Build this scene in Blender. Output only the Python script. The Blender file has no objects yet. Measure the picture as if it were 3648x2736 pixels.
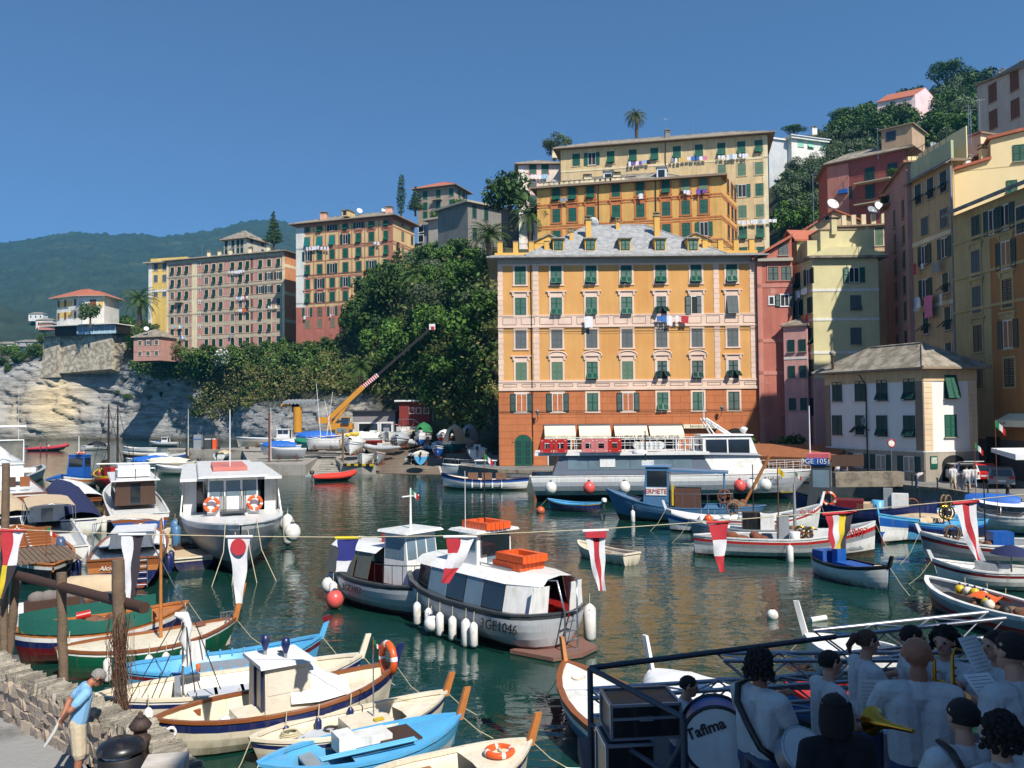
import bpy,math,random
import numpy as np
from mathutils import Vector,Matrix
random.seed(7);np.random.seed(7)
sc=bpy.context.scene
col=sc.collection
R=math.radians
F,CX,CY,H=3000.0,1824.0,1368.0,7.2
PITCH,ROLL=math.atan(94/3000.0),0.010
fwd=Vector((0,math.cos(PITCH),math.sin(PITCH)))
r0=Vector((1,0,0));u0=r0.cross(fwd)
rgt=r0*math.cos(ROLL)-u0*math.sin(ROLL)
upv=u0*math.cos(ROLL)+r0*math.sin(ROLL)
cam_data=bpy.data.cameras.new('camera')
cam=bpy.data.objects.new('camera',cam_data);col.objects.link(cam)
cam_data.sensor_width=36;cam_data.lens=F/3648*36
cam_data.clip_start=0.1;cam_data.clip_end=12000
Mc=Matrix((rgt,upv,-fwd)).transposed().to_4x4();Mc.translation=(0,0,H)
cam.matrix_world=Mc
sc.camera=cam
SUN_EL,SUN_AZ=R(47),R(31)
world=bpy.data.worlds.new('World');sc.world=world;world.use_nodes=True
wn=world.node_tree
bg=wn.nodes['Background']
sky=wn.nodes.new('ShaderNodeTexSky');sky.sky_type='NISHITA';sky.sun_disc=False
sky.sun_elevation=SUN_EL;sky.sun_rotation=math.pi-SUN_AZ
sky.altitude=0;sky.air_density=0.7;sky.dust_density=0.0;sky.ozone_density=5.0
wtc=wn.nodes.new('ShaderNodeTexCoord');wmp=wn.nodes.new('ShaderNodeMapping')
wmp.inputs['Scale'].default_value=(1,1,.9);wmp.inputs['Location'].default_value=(0,0,.14)
wn.links.new(wtc.outputs['Generated'],wmp.inputs[0]);wn.links.new(wmp.outputs[0],sky.inputs[0])
wn.links.new(sky.outputs[0],bg.inputs[0]);bg.inputs[1].default_value=0.12
to_sun=Vector((math.sin(SUN_AZ)*math.cos(SUN_EL),-math.cos(SUN_AZ)*math.cos(SUN_EL),math.sin(SUN_EL)))
sl=bpy.data.lights.new('sun','SUN');sl.energy=4.9;sl.angle=R(0.5);sl.color=(1.0,0.95,0.87)
sun=bpy.data.objects.new('sun',sl);col.objects.link(sun)
sun.rotation_euler=to_sun.to_track_quat('Z','Y').to_euler();sun.location=(60,-60,120)
sc.view_settings.view_transform='Standard';sc.view_settings.look='None'
sc.view_settings.exposure=0.42;sc.view_settings.gamma=1.0;sc.view_settings.use_curve_mapping=False
sc.render.engine='CYCLES'
sc.cycles.max_bounces=6;sc.cycles.diffuse_bounces=2;sc.cycles.glossy_bounces=3
sc.cycles.transmission_bounces=3;sc.cycles.transparent_max_bounces=6;sc.cycles.volume_bounces=0
sc.cycles.caustics_reflective=False;sc.cycles.caustics_refractive=False
sc.cycles.use_denoising=True
def ray(px,py):
 return fwd*F+rgt*(px-CX)-upv*(py-CY)
def at(px,py,D):
 d=ray(px,py);t=D/d.y
 return Vector((d.x*t,D,H+d.z*t))
def onz(px,py,z=0.0):
 d=ray(px,py);t=(z-H)/d.z
 return Vector((d.x*t,d.y*t,z))
def xat(px,D):return at(px,1450,D).x
def zat(px,py,D):return at(px,py,D).z
class MB:
 def __init__(s):s.v=[];s.f=[];s.mi=[];s.mats=[];s.sm=[]
 def idx(s,m):
  if m not in s.mats:s.mats.append(m)
  return s.mats.index(m)
 def add(s,vs,fs,m,smooth=False,M=None):
  o=len(s.v);k=s.idx(m)
  for v in vs:
   v=Vector(v)
   s.v.append(tuple(M@v)if M is not None else tuple(v))
  for f in fs:s.f.append(tuple(i+o for i in f));s.mi.append(k);s.sm.append(smooth)
  return s
 def hexa(s,p,m,M=None):
  return s.add(p,[(3,2,1,0),(4,5,6,7),(0,1,5,4),(1,2,6,5),(2,3,7,6),(3,0,4,7)],m,M=M)
 def box(s,c,z,m,rz=0,M=None,rx=0,ry=0):
  x,y,h=z[0]/2,z[1]/2,z[2]/2
  T=Matrix.Translation(c)
  if rz:T=T@Matrix.Rotation(rz,4,'Z')
  if ry:T=T@Matrix.Rotation(ry,4,'Y')
  if rx:T=T@Matrix.Rotation(rx,4,'X')
  if M is not None:T=M@T
  return s.hexa([(-x,-y,-h),(x,-y,-h),(x,y,-h),(-x,y,-h),(-x,-y,h),(x,-y,h),(x,y,h),(-x,y,h)],m,T)
 def bb(s,a,b,m,M=None):
  return s.box([(a[i]+b[i])/2 for i in range(3)],[abs(b[i]-a[i])for i in range(3)],m,M=M)
 def quad(s,a,b,c,d,m,M=None):return s.add([a,b,c,d],[(0,1,2,3)],m,M=M)
 def poly(s,pts,m,M=None):return s.add(pts,[tuple(range(len(pts)))],m,M=M)
 def tube(s,pts,r,m,n=6,caps=True,M=None,flat=1.0):
  pts=[Vector(p)for p in pts]
  rs=r if isinstance(r,(list,tuple))else[r]*len(pts)
  rings=[]
  ref=None
  for i,p in enumerate(pts):
   t=(pts[min(i+1,len(pts)-1)]-pts[max(i-1,0)])
   t=t.normalized()if t.length>1e-9 else Vector((0,0,1))
   if ref is None:ref=Vector((0,0,1))if abs(t.z)<.9 else Vector((1,0,0))
   a=(ref-t*ref.dot(t)).normalized();b=t.cross(a);ref=a
   rings.append([p+(a*math.cos(2*math.pi*k/n)*flat+b*math.sin(2*math.pi*k/n))*rs[i]for k in range(n)])
  return s.loft(rings,m,caps=caps,M=M)
 def loft(s,rings,m,closed=True,caps=True,smooth=True,M=None):
  n=len(rings[0]);vs=[p for q in rings for p in q];fs=[]
  for i in range(len(rings)-1):
   for k in range(n if closed else n-1):
    a=i*n+k;b=i*n+(k+1)%n
    fs.append((a,b,b+n,a+n))
  s.add(vs,fs,m,smooth,M)
  if caps and closed:
   s.add(rings[0],[tuple(reversed(range(n)))],m,M=M);s.add(rings[-1],[tuple(range(n))],m,M=M)
  return s
 def lathe(s,prof,m,n=12,c=(0,0,0),M=None,caps=True):
  rings=[[(c[0]+r*math.cos(2*math.pi*k/n),c[1]+r*math.sin(2*math.pi*k/n),c[2]+z)for k in range(n)]for r,z in prof]
  return s.loft(rings,m,caps=caps,M=M)
 def ell(s,c,r,m,n=10,k=6,M=None):
  if not isinstance(r,(list,tuple)):r=(r,r,r)
  rings=[]
  for i in range(k+1):
   a=-math.pi/2+math.pi*i/k;q=max(math.cos(a),.02)
   rings.append([(c[0]+r[0]*q*math.cos(2*math.pi*j/n),c[1]+r[1]*q*math.sin(2*math.pi*j/n),c[2]+r[2]*math.sin(a))for j in range(n)])
  return s.loft(rings,m,M=M)
 def torus(s,c,R0,r,m,axis='z',n=18,k=8,arc=1.0,M=None):
  rings=[];N=n if arc>=1 else n+1
  for i in range(N):
   a=2*math.pi*arc*i/n
   ring=[]
   for j in range(k):
    b=2*math.pi*j/k
    x,y,z=(R0+r*math.cos(b))*math.cos(a),(R0+r*math.cos(b))*math.sin(a),r*math.sin(b)
    ring.append({'z':(c[0]+x,c[1]+y,c[2]+z),'y':(c[0]+x,c[1]+z,c[2]+y),'x':(c[0]+z,c[1]+x,c[2]+y)}[axis])
   rings.append(ring)
  if arc>=1:rings.append(rings[0])
  return s.loft(rings,m,caps=arc<1,M=M)
 def prism(s,o,z0,z1,m,M=None):
  n=len(o)
  vs=[(p[0],p[1],z0)for p in o]+[(p[0],p[1],z1)for p in o]
  fs=[tuple(reversed(range(n))),tuple(range(n,2*n))]+[(i,(i+1)%n,(i+1)%n+n,i+n)for i in range(n)]
  return s.add(vs,fs,m,M=M)
 def mesh(s,name):
  me=bpy.data.meshes.new(name);me.from_pydata(s.v,[],s.f)
  for m in s.mats:me.materials.append(m)
  me.polygons.foreach_set('material_index',s.mi);me.polygons.foreach_set('use_smooth',s.sm)
  return me
 def build(s,name,parent=None,world=False):
  me=s.mesh(name)
  if world and parent is not None:me.transform(root_of(parent).matrix_basis.inverted())
  return link(name,me,parent)
def root_of(o):
 while o.parent:o=o.parent
 return o
def link(name,me,parent=None,loc=None,rz=0,M=None):
 o=bpy.data.objects.new(name,me);col.objects.link(o)
 if parent:o.parent=parent
 if loc is not None:o.location=loc
 if rz:o.rotation_euler.z=rz
 if M is not None:o.matrix_basis=M
 return o
def tag(o,label,cat,group=None,kind=None):
 if label:o['label']=label
 if cat:o['category']=cat
 if group:o['group']=group
 if kind:o['kind']=kind
 return o
def struct(o,kind='structure'):o['kind']=kind;return o
def thing(name,label,cat,loc=(0,0,0),rz=0,group=None):
 o=bpy.data.objects.new(name,None);col.objects.link(o)
 o.location=loc;o.rotation_euler.z=rz;o.empty_display_size=.3
 return tag(o,label,cat,group)
def dup(o,loc=None,rz=None,label=None,group=None,parent=None,scale=None):
 c=o.copy();col.objects.link(c)
 if parent:c.parent=parent
 if loc is not None:c.location=loc
 if rz is not None:c.rotation_euler.z=rz
 if scale:c.scale=scale
 if label:c['label']=label
 if group:c['group']=group
 for ch in list(o.children):dup(ch,parent=c)
 return c
def np_mesh(name,V,Fq,mats,mi=None,smooth=False):
 me=bpy.data.meshes.new(name)
 V=np.asarray(V,dtype=np.float32);Fq=np.asarray(Fq,dtype=np.int32);k=Fq.shape[1]
 me.vertices.add(len(V));me.vertices.foreach_set('co',V.ravel())
 me.loops.add(Fq.size);me.loops.foreach_set('vertex_index',Fq.ravel())
 me.polygons.add(len(Fq));me.polygons.foreach_set('loop_start',np.arange(0,Fq.size,k,dtype=np.int32))
 for m in mats:me.materials.append(m)
 if mi is not None:me.polygons.foreach_set('material_index',np.asarray(mi,dtype=np.int32))
 if smooth:me.polygons.foreach_set('use_smooth',np.ones(len(Fq),dtype=bool))
 me.update(calc_edges=True);me.validate()
 return me
def lin(c):return c/12.92 if c<=.04045 else((c+.055)/1.055)**2.4
def rgb(c,k=.85):return tuple(lin(x/255.0)*k for x in c)+(1,)
MC={}
def mat(name,c,rough=.8,var=.12,vs=2.0,bump=0.0,bs=20.0,metal=0.0,k=.85,streak=0.0,spec=.5,obj=False,grime=0.0,c2=None,c2s=1.0,c2t=.5,coat=0,rnd=0.0,stretch=None):
 if name in MC:return MC[name]
 m=bpy.data.materials.new(name);m.use_nodes=True;nt=m.node_tree;N=nt.nodes;L=nt.links
 b=N['Principled BSDF'];b.inputs['Roughness'].default_value=rough;b.inputs['Metallic'].default_value=metal
 b.inputs['Specular IOR Level'].default_value=spec
 if coat:b.inputs['Coat Weight'].default_value=coat;b.inputs['Coat Roughness'].default_value=.1
 if obj:tc=N.new('ShaderNodeTexCoord');P=tc.outputs['Object']
 else:tc=N.new('ShaderNodeNewGeometry');P=tc.outputs['Position']
 if stretch:
  mp=N.new('ShaderNodeMapping');mp.inputs['Scale'].default_value=stretch;L.new(P,mp.inputs['Vector']);P=mp.outputs[0]
 def noise(scale,detail=4,vec=None,rough_=.6):
  n=N.new('ShaderNodeTexNoise');n.inputs['Scale'].default_value=scale;n.inputs['Detail'].default_value=detail
  n.inputs['Roughness'].default_value=rough_
  L.new(vec if vec is not None else P,n.inputs['Vector']);return n.outputs['Fac']
 def mr(x,a,b_,c_,d):
  n=N.new('ShaderNodeMapRange');n.inputs[1].default_value=a;n.inputs[2].default_value=b_
  n.inputs[3].default_value=c_;n.inputs[4].default_value=d;L.new(x,n.inputs[0]);return n.outputs[0]
 def mix(f,x,y,mode='MIX'):
  n=N.new('ShaderNodeMix');n.data_type='RGBA';n.blend_type=mode;n.clamp_factor=True
  if isinstance(f,float):n.inputs[0].default_value=f
  else:L.new(f,n.inputs[0])
  for s_,q in((n.inputs[6],x),(n.inputs[7],y)):
   if isinstance(q,tuple):s_.default_value=q
   else:L.new(q,s_)
  return n.outputs[2]
 C=rgb(c,k)
 if c2:C=mix(mr(noise(c2s,5),c2t-.08,c2t+.08,0,1),C,rgb(c2,k))
 if var:
  v=mr(noise(vs,6),.25,.75,1-var,1+var)
  cmb=N.new('ShaderNodeCombineColor');[L.new(v,cmb.inputs[i])for i in range(3)]
  C=mix(1.0,C,cmb.outputs[0],'MULTIPLY')
 if streak:
  mp=N.new('ShaderNodeMapping');mp.inputs['Scale'].default_value=(1.3,1.3,.12);L.new(P,mp.inputs['Vector'])
  v=mr(noise(1.6,5,mp.outputs[0]),.42,.72,1,1-streak)
  cmb=N.new('ShaderNodeCombineColor');[L.new(v,cmb.inputs[i])for i in range(3)]
  C=mix(1.0,C,cmb.outputs[0],'MULTIPLY')
 if grime:
  sp_=N.new('ShaderNodeSeparateXYZ');gg=N.new('ShaderNodeNewGeometry');L.new(gg.outputs['Position'],sp_.inputs[0])
  mp=N.new('ShaderNodeMapping');mp.inputs['Scale'].default_value=(5,5,.5);L.new(gg.outputs['Position'],mp.inputs['Vector'])
  ml=N.new('ShaderNodeMath');ml.operation='MULTIPLY';L.new(mr(sp_.outputs[2],.02,.42,1.0,0.0),ml.inputs[0]);L.new(mr(noise(1.0,5,mp.outputs[0]),.35,.65,.15,1),ml.inputs[1])
  C=mix(ml.outputs[0],C,rgb((112,100,78)));C=mix(mr(noise(1.3,5,mp.outputs[0]),.52,.75,0,grime),C,rgb((128,112,92)))
 if rnd:
  oi=N.new('ShaderNodeObjectInfo');v=mr(oi.outputs['Random'],0,1,1-rnd,1+rnd)
  cmb=N.new('ShaderNodeCombineColor');[L.new(v,cmb.inputs[i])for i in range(3)]
  C=mix(1.0,C,cmb.outputs[0],'MULTIPLY')
 if isinstance(C,tuple):b.inputs['Base Color'].default_value=C
 else:L.new(C,b.inputs['Base Color'])
 if bump:
  bn=N.new('ShaderNodeBump');bn.inputs['Strength'].default_value=bump;bn.inputs['Distance'].default_value=.05
  L.new(noise(bs,5),bn.inputs['Height']);L.new(bn.outputs[0],b.inputs['Normal'])
 MC[name]=m;return m
def paint(name,c,rough=.35,var=.07,**kw):kw.setdefault('grime',.34);return mat('paint_'+name,c,rough,var,vs=3.0,**kw)
W_=paint('white',(238,238,234),c2=(222,218,205),c2s=1.3,c2t=.62)
GREY=paint('grey',(150,156,160));DGREY=paint('dark_grey',(70,74,78));BLACK=paint('black',(28,28,30))
NAVY=paint('navy',(28,40,92));BLUE=paint('blue',(30,92,175));LBLUE=paint('light_blue',(92,178,226))
MBLUE=paint('mid_blue',(78,122,160));RED=paint('red',(190,40,36));ORANGE=paint('orange',(238,96,40))
CREAM=paint('cream',(240,228,202),c2=(226,212,182),c2s=1.1,c2t=.62);GREEN=paint('green',(20,92,66));YELLOW=paint('yellow',(222,188,40))
MAROON=paint('maroon',(112,24,34));TEAL=paint('teal',(24,104,104));PINKRED=paint('pink_red',(232,92,86));ANTIF=paint('antifoul',(136,84,78),rough=.8)
WOOD=mat('varnished_wood',(142,84,46),.35,.25,6,obj=True,stretch=(1,8,8));DWOOD=mat('dark_wood',(74,50,36),.7,.35,5,bump=.4,bs=14,obj=True,stretch=(6,6,1))
OLDWOOD=mat('weathered_wood',(118,98,78),.9,.3,5,bump=.4,bs=18);PLANK=mat('plank_wood',(132,112,92),.9,.3,3,bump=.3,bs=12)
TANWOOD=mat('tan_wood',(190,120,62),.45,.2,6,obj=True)
STEEL=mat('steel_tube',(190,194,198),.3,.05,metal=.9);ALU=mat('aluminium',(186,190,196),.38,.08,metal=.8);IRON=mat('dark_iron',(44,42,42),.6,.2,metal=.4)
RUST=mat('rusty_iron',(120,70,46),.9,.35,6);BRASS=mat('brass',(210,158,60),.22,.1,metal=1.0)
CANVAS=mat('canvas_cream',(224,214,194),.95,.1,2.5,bump=.3,bs=6);CANVW=mat('canvas_white',(232,232,230),.95,.08,2.5,bump=.35,bs=5)
CANVN=mat('canvas_navy',(30,38,80),.9,.15,2.5,bump=.35,bs=5);CANVB=mat('canvas_blue',(40,104,190),.6,.12,2.5,bump=.4,bs=5);CANVG=mat('canvas_green',(22,96,84),.9,.12,2.5,bump=.3,bs=5)
CANVBR=mat('canvas_brown',(128,94,74),.95,.15,3,bump=.3,bs=8);CANVT=mat('canvas_tan',(204,180,146),.95,.12,2.5,bump=.3,bs=5)
GLASS=mat('dark_glass',(34,42,48),.08,.2,1.5,spec=.8);GLASSB=mat('pale_glass',(112,132,142),.1,.2,1.0,spec=.8)
ROPE=mat('rope',(206,194,160),.95,.2,12);NET=mat('fishing_net',(124,102,80),1,.35,9,c2=(120,72,52),c2s=3,bump=.8,bs=16)
RUBBER=mat('rubber_black',(30,30,32),.6,.1);FOAM=mat('fender_white',(236,234,228),.4,.08,5,c2=(206,200,184),c2s=3,c2t=.6)
GUM=mat('rubber_grey',(176,182,186),.5,.1)
from mathutils import noise as mnoise
def water_mat():
 m=bpy.data.materials.new('harbour_water');m.use_nodes=True;nt=m.node_tree;N=nt.nodes;L=nt.links
 b=N['Principled BSDF'];b.inputs['Base Color'].default_value=(.006,.036,.027,1);b.inputs['Roughness'].default_value=.03
 b.inputs['IOR'].default_value=1.5
 g=N.new('ShaderNodeNewGeometry')
 def nz(sx,sy,sc_,det,dist=0.0):
  mp=N.new('ShaderNodeMapping');mp.inputs['Scale'].default_value=(sx,sy,1);mp.inputs['Rotation'].default_value=(0,0,R(12));L.new(g.outputs['Position'],mp.inputs['Vector'])
  n=N.new('ShaderNodeTexNoise');n.inputs['Scale'].default_value=sc_;n.inputs['Detail'].default_value=det;n.inputs['Distortion'].default_value=dist
  L.new(mp.outputs[0],n.inputs['Vector']);return n.outputs['Fac']
 def mm(op,a,b_):
  n=N.new('ShaderNodeMath');n.operation=op
  for i,q in enumerate((a,b_)):
   if isinstance(q,float):n.inputs[i].default_value=q
   else:L.new(q,n.inputs[i])
  return n.outputs[0]
 patch=nz(1,1,.05,2)
 amp=N.new('ShaderNodeMapRange');amp.inputs[1].default_value=.35;amp.inputs[2].default_value=.65;amp.inputs[3].default_value=.55;amp.inputs[4].default_value=1.25;L.new(patch,amp.inputs[0])
 h=mm('ADD',mm('ADD',mm('MULTIPLY',nz(.7,1.3,1.5,3,.5),1.0),mm('MULTIPLY',nz(.8,1.25,.5,2,.3),1.5)),mm('MULTIPLY',nz(.8,1.2,5.0,2,.2),.14))
 h=mm('MULTIPLY',h,amp.outputs[0])
 bp=N.new('ShaderNodeBump');bp.inputs['Strength'].default_value=.62;bp.inputs['Distance'].default_value=.046
 L.new(h,bp.inputs['Height']);L.new(bp.outputs[0],b.inputs['Normal'])
 return m
WATER=water_mat()
water=link('water',MB().quad((-2500,-60,0),(2500,-60,0),(2500,3000,0),(-2500,3000,0),WATER).mesh('water'));struct(water)
seabed=link('seabed',MB().quad((-2500,-60,-6),(2500,-60,-6),(2500,3000,-6),(-2500,3000,-6),mat('seabed',(60,70,60))).mesh('seabed'));struct(seabed)
def rock_mat():
 m=mat('rock',(172,170,164),.95,.22,.25,bump=1.0,bs=1.3,stretch=(.5,.5,1.6))
 nt=m.node_tree;N=nt.nodes;L=nt.links;b=N['Principled BSDF'];b.inputs['Normal'].links[0].from_node.inputs['Distance'].default_value=.5
 src=b.inputs['Base Color'].links[0].from_socket
 def blend(attr,colr,src):
  a=N.new('ShaderNodeAttribute');a.attribute_name=attr
  n=N.new('ShaderNodeMix');n.data_type='RGBA';L.new(a.outputs['Fac'],n.inputs[0]);L.new(src,n.inputs[6]);n.inputs[7].default_value=rgb(colr)
  return n.outputs[2]
 src=blend('ochre',(222,200,160),src);src=blend('earth',(72,72,44),src);src=blend('tide',(84,76,52),src)
 mp=N.new('ShaderNodeMapping');mp.inputs['Scale'].default_value=(.09,.09,1.1);mp.inputs['Rotation'].default_value=(R(14),R(-20),0)
 g=N.new('ShaderNodeNewGeometry');L.new(g.outputs['Position'],mp.inputs['Vector'])
 n=N.new('ShaderNodeTexNoise');n.inputs['Scale'].default_value=1.0;n.inputs['Detail'].default_value=7;n.inputs['Roughness'].default_value=.7;L.new(mp.outputs[0],n.inputs['Vector'])
 mr=N.new('ShaderNodeMapRange');mr.inputs[1].default_value=.35;mr.inputs[2].default_value=.6;mr.inputs[3].default_value=.5;mr.inputs[4].default_value=1.1;L.new(n.outputs['Fac'],mr.inputs[0])
 cc=N.new('ShaderNodeCombineColor');[L.new(mr.outputs[0],cc.inputs[i])for i in range(3)]
 x=N.new('ShaderNodeMix');x.data_type='RGBA';x.blend_type='MULTIPLY';x.inputs[0].default_value=1;L.new(src,x.inputs[6]);L.new(cc.outputs[0],x.inputs[7])
 L.new(x.outputs[2],b.inputs['Base Color']);return m
ROCK=rock_mat()
def interp(xs,ys,x):
 return float(np.interp(x,xs,ys))
def loft_terrain(name,cols,step,nsub,rough,ochre=None,earth=None,seed=0,rscale=.06):
 pxs=[c[0]for c in cols];K=len(cols[0][1])
 Dk=[[c[1][k][0]for c in cols]for k in range(K)]
 Zk=[[(zat(c[0],c[1][k][1],c[1][k][0])if c[1][k][1]is not None else c[1][k][2])for c in cols]for k in range(K)]
 us=np.arange(pxs[0],pxs[-1]+1,step);T=np.linspace(0,K-1,nsub)
 V=[];scr=[]
 for u in us:
  dd=[interp(pxs,Dk[k],u)for k in range(K)];zz=[interp(pxs,Zk[k],u)for k in range(K)]
  for j,t in enumerate(T):
   D=interp(range(K),dd,t);z=interp(range(K),zz,t);x=xat(u,D)
   edge=min(1.0,t/.6)
   p=Vector((x*rscale+seed,D*rscale,z*rscale))
   q=mnoise.fractal(p,.9,2.1,5);q2=mnoise.fractal(p*3.1+Vector((9,3,1)),.9,2.1,4)
   w_=z*.42+x*.1+q*1.2;rid=w_-math.floor(w_);jb=mnoise.noise(Vector((x*.22+z*.1,D*.1,z*.12+4)))
   d=rough*(q*1.5+q2*.28+(rid-.5)*.34+(.22 if jb>.12 else-.1))*edge
   V.append((x+d*.3,D+d,z+d*.35*edge))
 n=len(T);Fq=[]
 for i in range(len(us)-1):
  for j in range(n-1):
   a=i*n+j;Fq.append((a,a+n,a+n+1,a+1))
 me=np_mesh(name,V,Fq,[ROCK],smooth=False)
 Vn=np.array(V)
 for nm,fn in(('ochre',ochre),('earth',earth),('tide',lambda u,t,p:max(0,1-p[2]/1.6))):
  a=me.attributes.new(nm,'FLOAT','POINT')
  vals=np.zeros(len(V),dtype=np.float32)
  if fn:
   for i,u in enumerate(us):
    for j,t in enumerate(T):vals[i*n+j]=min(1,max(0,fn(u,t,V[i*n+j])))
  a.data.foreach_set('value',vals)
 o=link(name,me);struct(o)
 d=Vn-np.array([0,0,H]);fz=d@np.array(fwd);sx=CX+F*(d@np.array(rgt))/fz;sy=CY-F*(d@np.array(upv))/fz
 return dict(V=Vn,sx=sx,sy=sy,us=us,n=n)
Z=lambda D,z:(D,None,z)
T1=loft_terrain('headland',[(-150,[Z(246,-2),(250,1480),(256,1420),(262,1340),(268,1305),(276,1280),(300,1275),Z(380,10)]),(0,[Z(244,-2),(247,1490),(251,1420),(255,1352),(262,1300),(272,1275),(300,1265),Z(380,12)]),(110,[Z(244,-2),(246,1480),(248,1400),(250,1320),(253,1290),(258,1280),(275,1275),Z(380,14)]),(190,[Z(244,-2),(246,1470),(248,1380),(249,1300),(251,1283),(254,1200),(262,1180),Z(380,20)]),(400,[Z(240,-2),(243,1470),(246,1400),(248,1330),(250,1270),(254,1200),(262,1165),Z(380,30)]),(470,[Z(237,-2),(239,1480),(240,1400),(240,1330),(241,1290),(243,1230),(255,1150),Z(380,38)]),(600,[Z(230,-2),(231,1480),(231,1400),(229,1345),(226,1300),(223,1255),(240,1240),Z(380,40)]),(800,[Z(208,-2),(211,1500),(213,1430),(214,1370),(213,1310),(212,1262),(235,1250),Z(380,40)]),(950,[Z(172,-2),(176,1530),(186,1475),(194,1420),(200,1340),(206,1262),(225,1238),Z(380,40)]),(1080,[Z(156,-2),(160,1530),(166,1470),(174,1420),(184,1330),(193,1255),(210,1225),Z(380,44)]),(1250,[Z(146,-2),(149,1500),(152,1440),(160,1390),(170,1300),(184,1210),(200,1190),Z(380,50)]),(1400,[Z(142,-2),(144,1520),(146,1420),(151,1300),(158,1180),(168,1060),(190,1000),Z(380,62)]),(1500,[Z(137,-2),(139,1500),(141,1380),(145,1240),(150,1100),(160,985),(200,935),Z(380,66)]),(1640,[Z(126,-2),(128,1500),(130,1360),(134,1200),(140,1050),(150,960),(200,890),Z(380,68)]),(1760,[Z(114,-2),(116,1490),(118,1340),(122,1180),(128,1040),(140,930),(200,850),Z(380,70)]),(1960,[Z(108,-2),(110,1490),(112,1340),(117,1180),(126,1050),(140,940),(200,850),Z(380,70)]),],9,90,1.75,ochre=lambda u,t,p:1.3*math.exp(-((u-205)/85)**2-((p[2]-11)/8)**2)+.5*math.exp(-((u-60)/60)**2-((p[2]-9)/6)**2)+.5*math.exp(-((u-1240)/70)**2)*(t<2.4),earth=lambda u,t,p:(min(1,max(0,(t-3.4)))if u>420 else min(1,max(0,(t-4.5))))+min(1,max(0,(u-1290)/90))+min(1,max(0,(u-640)/80))*max(0,min(1,t-2.0)))
T2=loft_terrain('town_hill',[(1700,[Z(112,-1),Z(125,5),Z(140,13),Z(155,24),Z(175,36),Z(200,44),Z(260,46)]),(2000,[Z(106,0),Z(120,4),Z(134,9),Z(150,15),Z(170,34),Z(200,48),Z(260,55)]),(2680,[Z(106,0),Z(120,5),Z(134,10),Z(152,18),Z(185,40),(230,620),(290,520)]),(2800,[Z(106,0),Z(120,7),Z(138,14),Z(158,28),(190,720),(240,570),(300,500)]),(3050,[Z(106,0),Z(120,7),Z(138,14),Z(158,30),(190,640),(240,500),(300,455)]),(3250,[Z(106,0),Z(120,7),Z(138,14),Z(158,32),(190,580),(240,440),(300,385)]),(3500,[Z(106,0),Z(120,7),Z(138,14),Z(158,34),(190,530),(240,400),(300,320)]),(3950,[Z(106,0),Z(120,7),Z(138,14),Z(158,36),(190,500),(240,380),(300,290)]),],26,36,1.4,earth=lambda u,t,p:1.0,seed=5)
def hill_mat():
 m=mat('far_forest',(40,58,44),.95,.5,.03,c2=(60,70,50),c2s=.012,c2t=.62,bump=0)
 return m
def far_hill(name,ridge,D0,D1,nx,ny,bump,z0=0):
 xs=np.linspace(ridge[0][0],ridge[-1][0],nx);V=[]
 for i,u in enumerate(xs):
  py=interp([r[0]for r in ridge],[r[1]for r in ridge],u)
  zt=zat(u,py,D1)
  for j in range(ny):
   t=j/(ny-1);D=D0+(D1-D0)*t;x=xat(u,D)
   z=z0+(zt-z0)*(t**.8)
   q=mnoise.fractal(Vector((x*.004,D*.004,3)),.9,2,4)*26*math.sin(math.pi*min(t,.999))**.5
   c=abs(mnoise.noise(Vector((x*.045,D*.03,1))))*bump+random.random()*bump*.5
   V.append((x,D+q,z+q*.5+c))
 Fq=[(i*ny+j,(i+1)*ny+j,(i+1)*ny+j+1,i*ny+j+1)for i in range(nx-1)for j in range(ny-1)]
 return struct(link(name,np_mesh(name,V,Fq,[hill_mat()],smooth=False)))
far_hill('far_hills',[(-700,900),(0,874),(120,858),(200,842),(270,834),(400,846),(470,842),(560,850),(620,846),(700,838),(800,818),(860,800),(960,792),(1010,796),(1060,815),(1200,860),(1500,930),(2300,1100)],900,2100,330,120,13)
far_hill('wooded_spur',[(-700,1060),(-100,1090),(20,1108),(110,1135),(150,1160),(185,1240),(230,1380),(330,1440)],480,760,150,60,7)
far_hill('far_shore',[(-400,1340),(0,1350),(130,1390),(260,1430)],300,420,40,12,3)
CONC=mat('concrete',(164,158,146),.95,.16,.5,bump=.4,bs=6,c2=(120,112,98),c2s=.35,c2t=.6,streak=.2)
ASPH=mat('quay_paving',(128,126,122),.95,.15,.8,bump=.3,bs=8,c2=(96,95,92),c2s=.5,c2t=.6)
STONE=mat('masonry',(150,138,120),.95,.25,1.2,bump=.7,bs=4,c2=(106,98,84),c2s=1.5,c2t=.55)
WALKP=mat('walkway_paving',(150,148,144),.95,.12,.9,bump=.45,bs=9,c2=(112,110,106),c2s=.8,c2t=.6)
quay_pts=[(-6,92),(-1.5,84.5),(10,80),(22,75),(28,68),(31,60),(31.5,50),(31,20),(90,20),(90,125),(-6,125)]
q=MB();q.prism(quay_pts,-4,1.2,ASPH);struct(q.build('quay'))
e=MB()
for i in range(7):
 a,b=Vector(quay_pts[i]+(0,)),Vector(quay_pts[i+1]+(0,));d=(b-a).normalized();n=Vector((-d.y,d.x,0))*.5
 e.hexa([a+Vector((0,0,.95))-n*.08,b+Vector((0,0,.95))-n*.08,b+n+Vector((0,0,.95)),a+n+Vector((0,0,.95)),a+Vector((0,0,1.3))-n*.08,b+Vector((0,0,1.3))-n*.08,b+n+Vector((0,0,1.3)),a+n+Vector((0,0,1.3))],STONE)
struct(e.build('quay_edge'))
def xy(px,D):return(xat(px,D),D)
bp_=MB()
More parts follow.
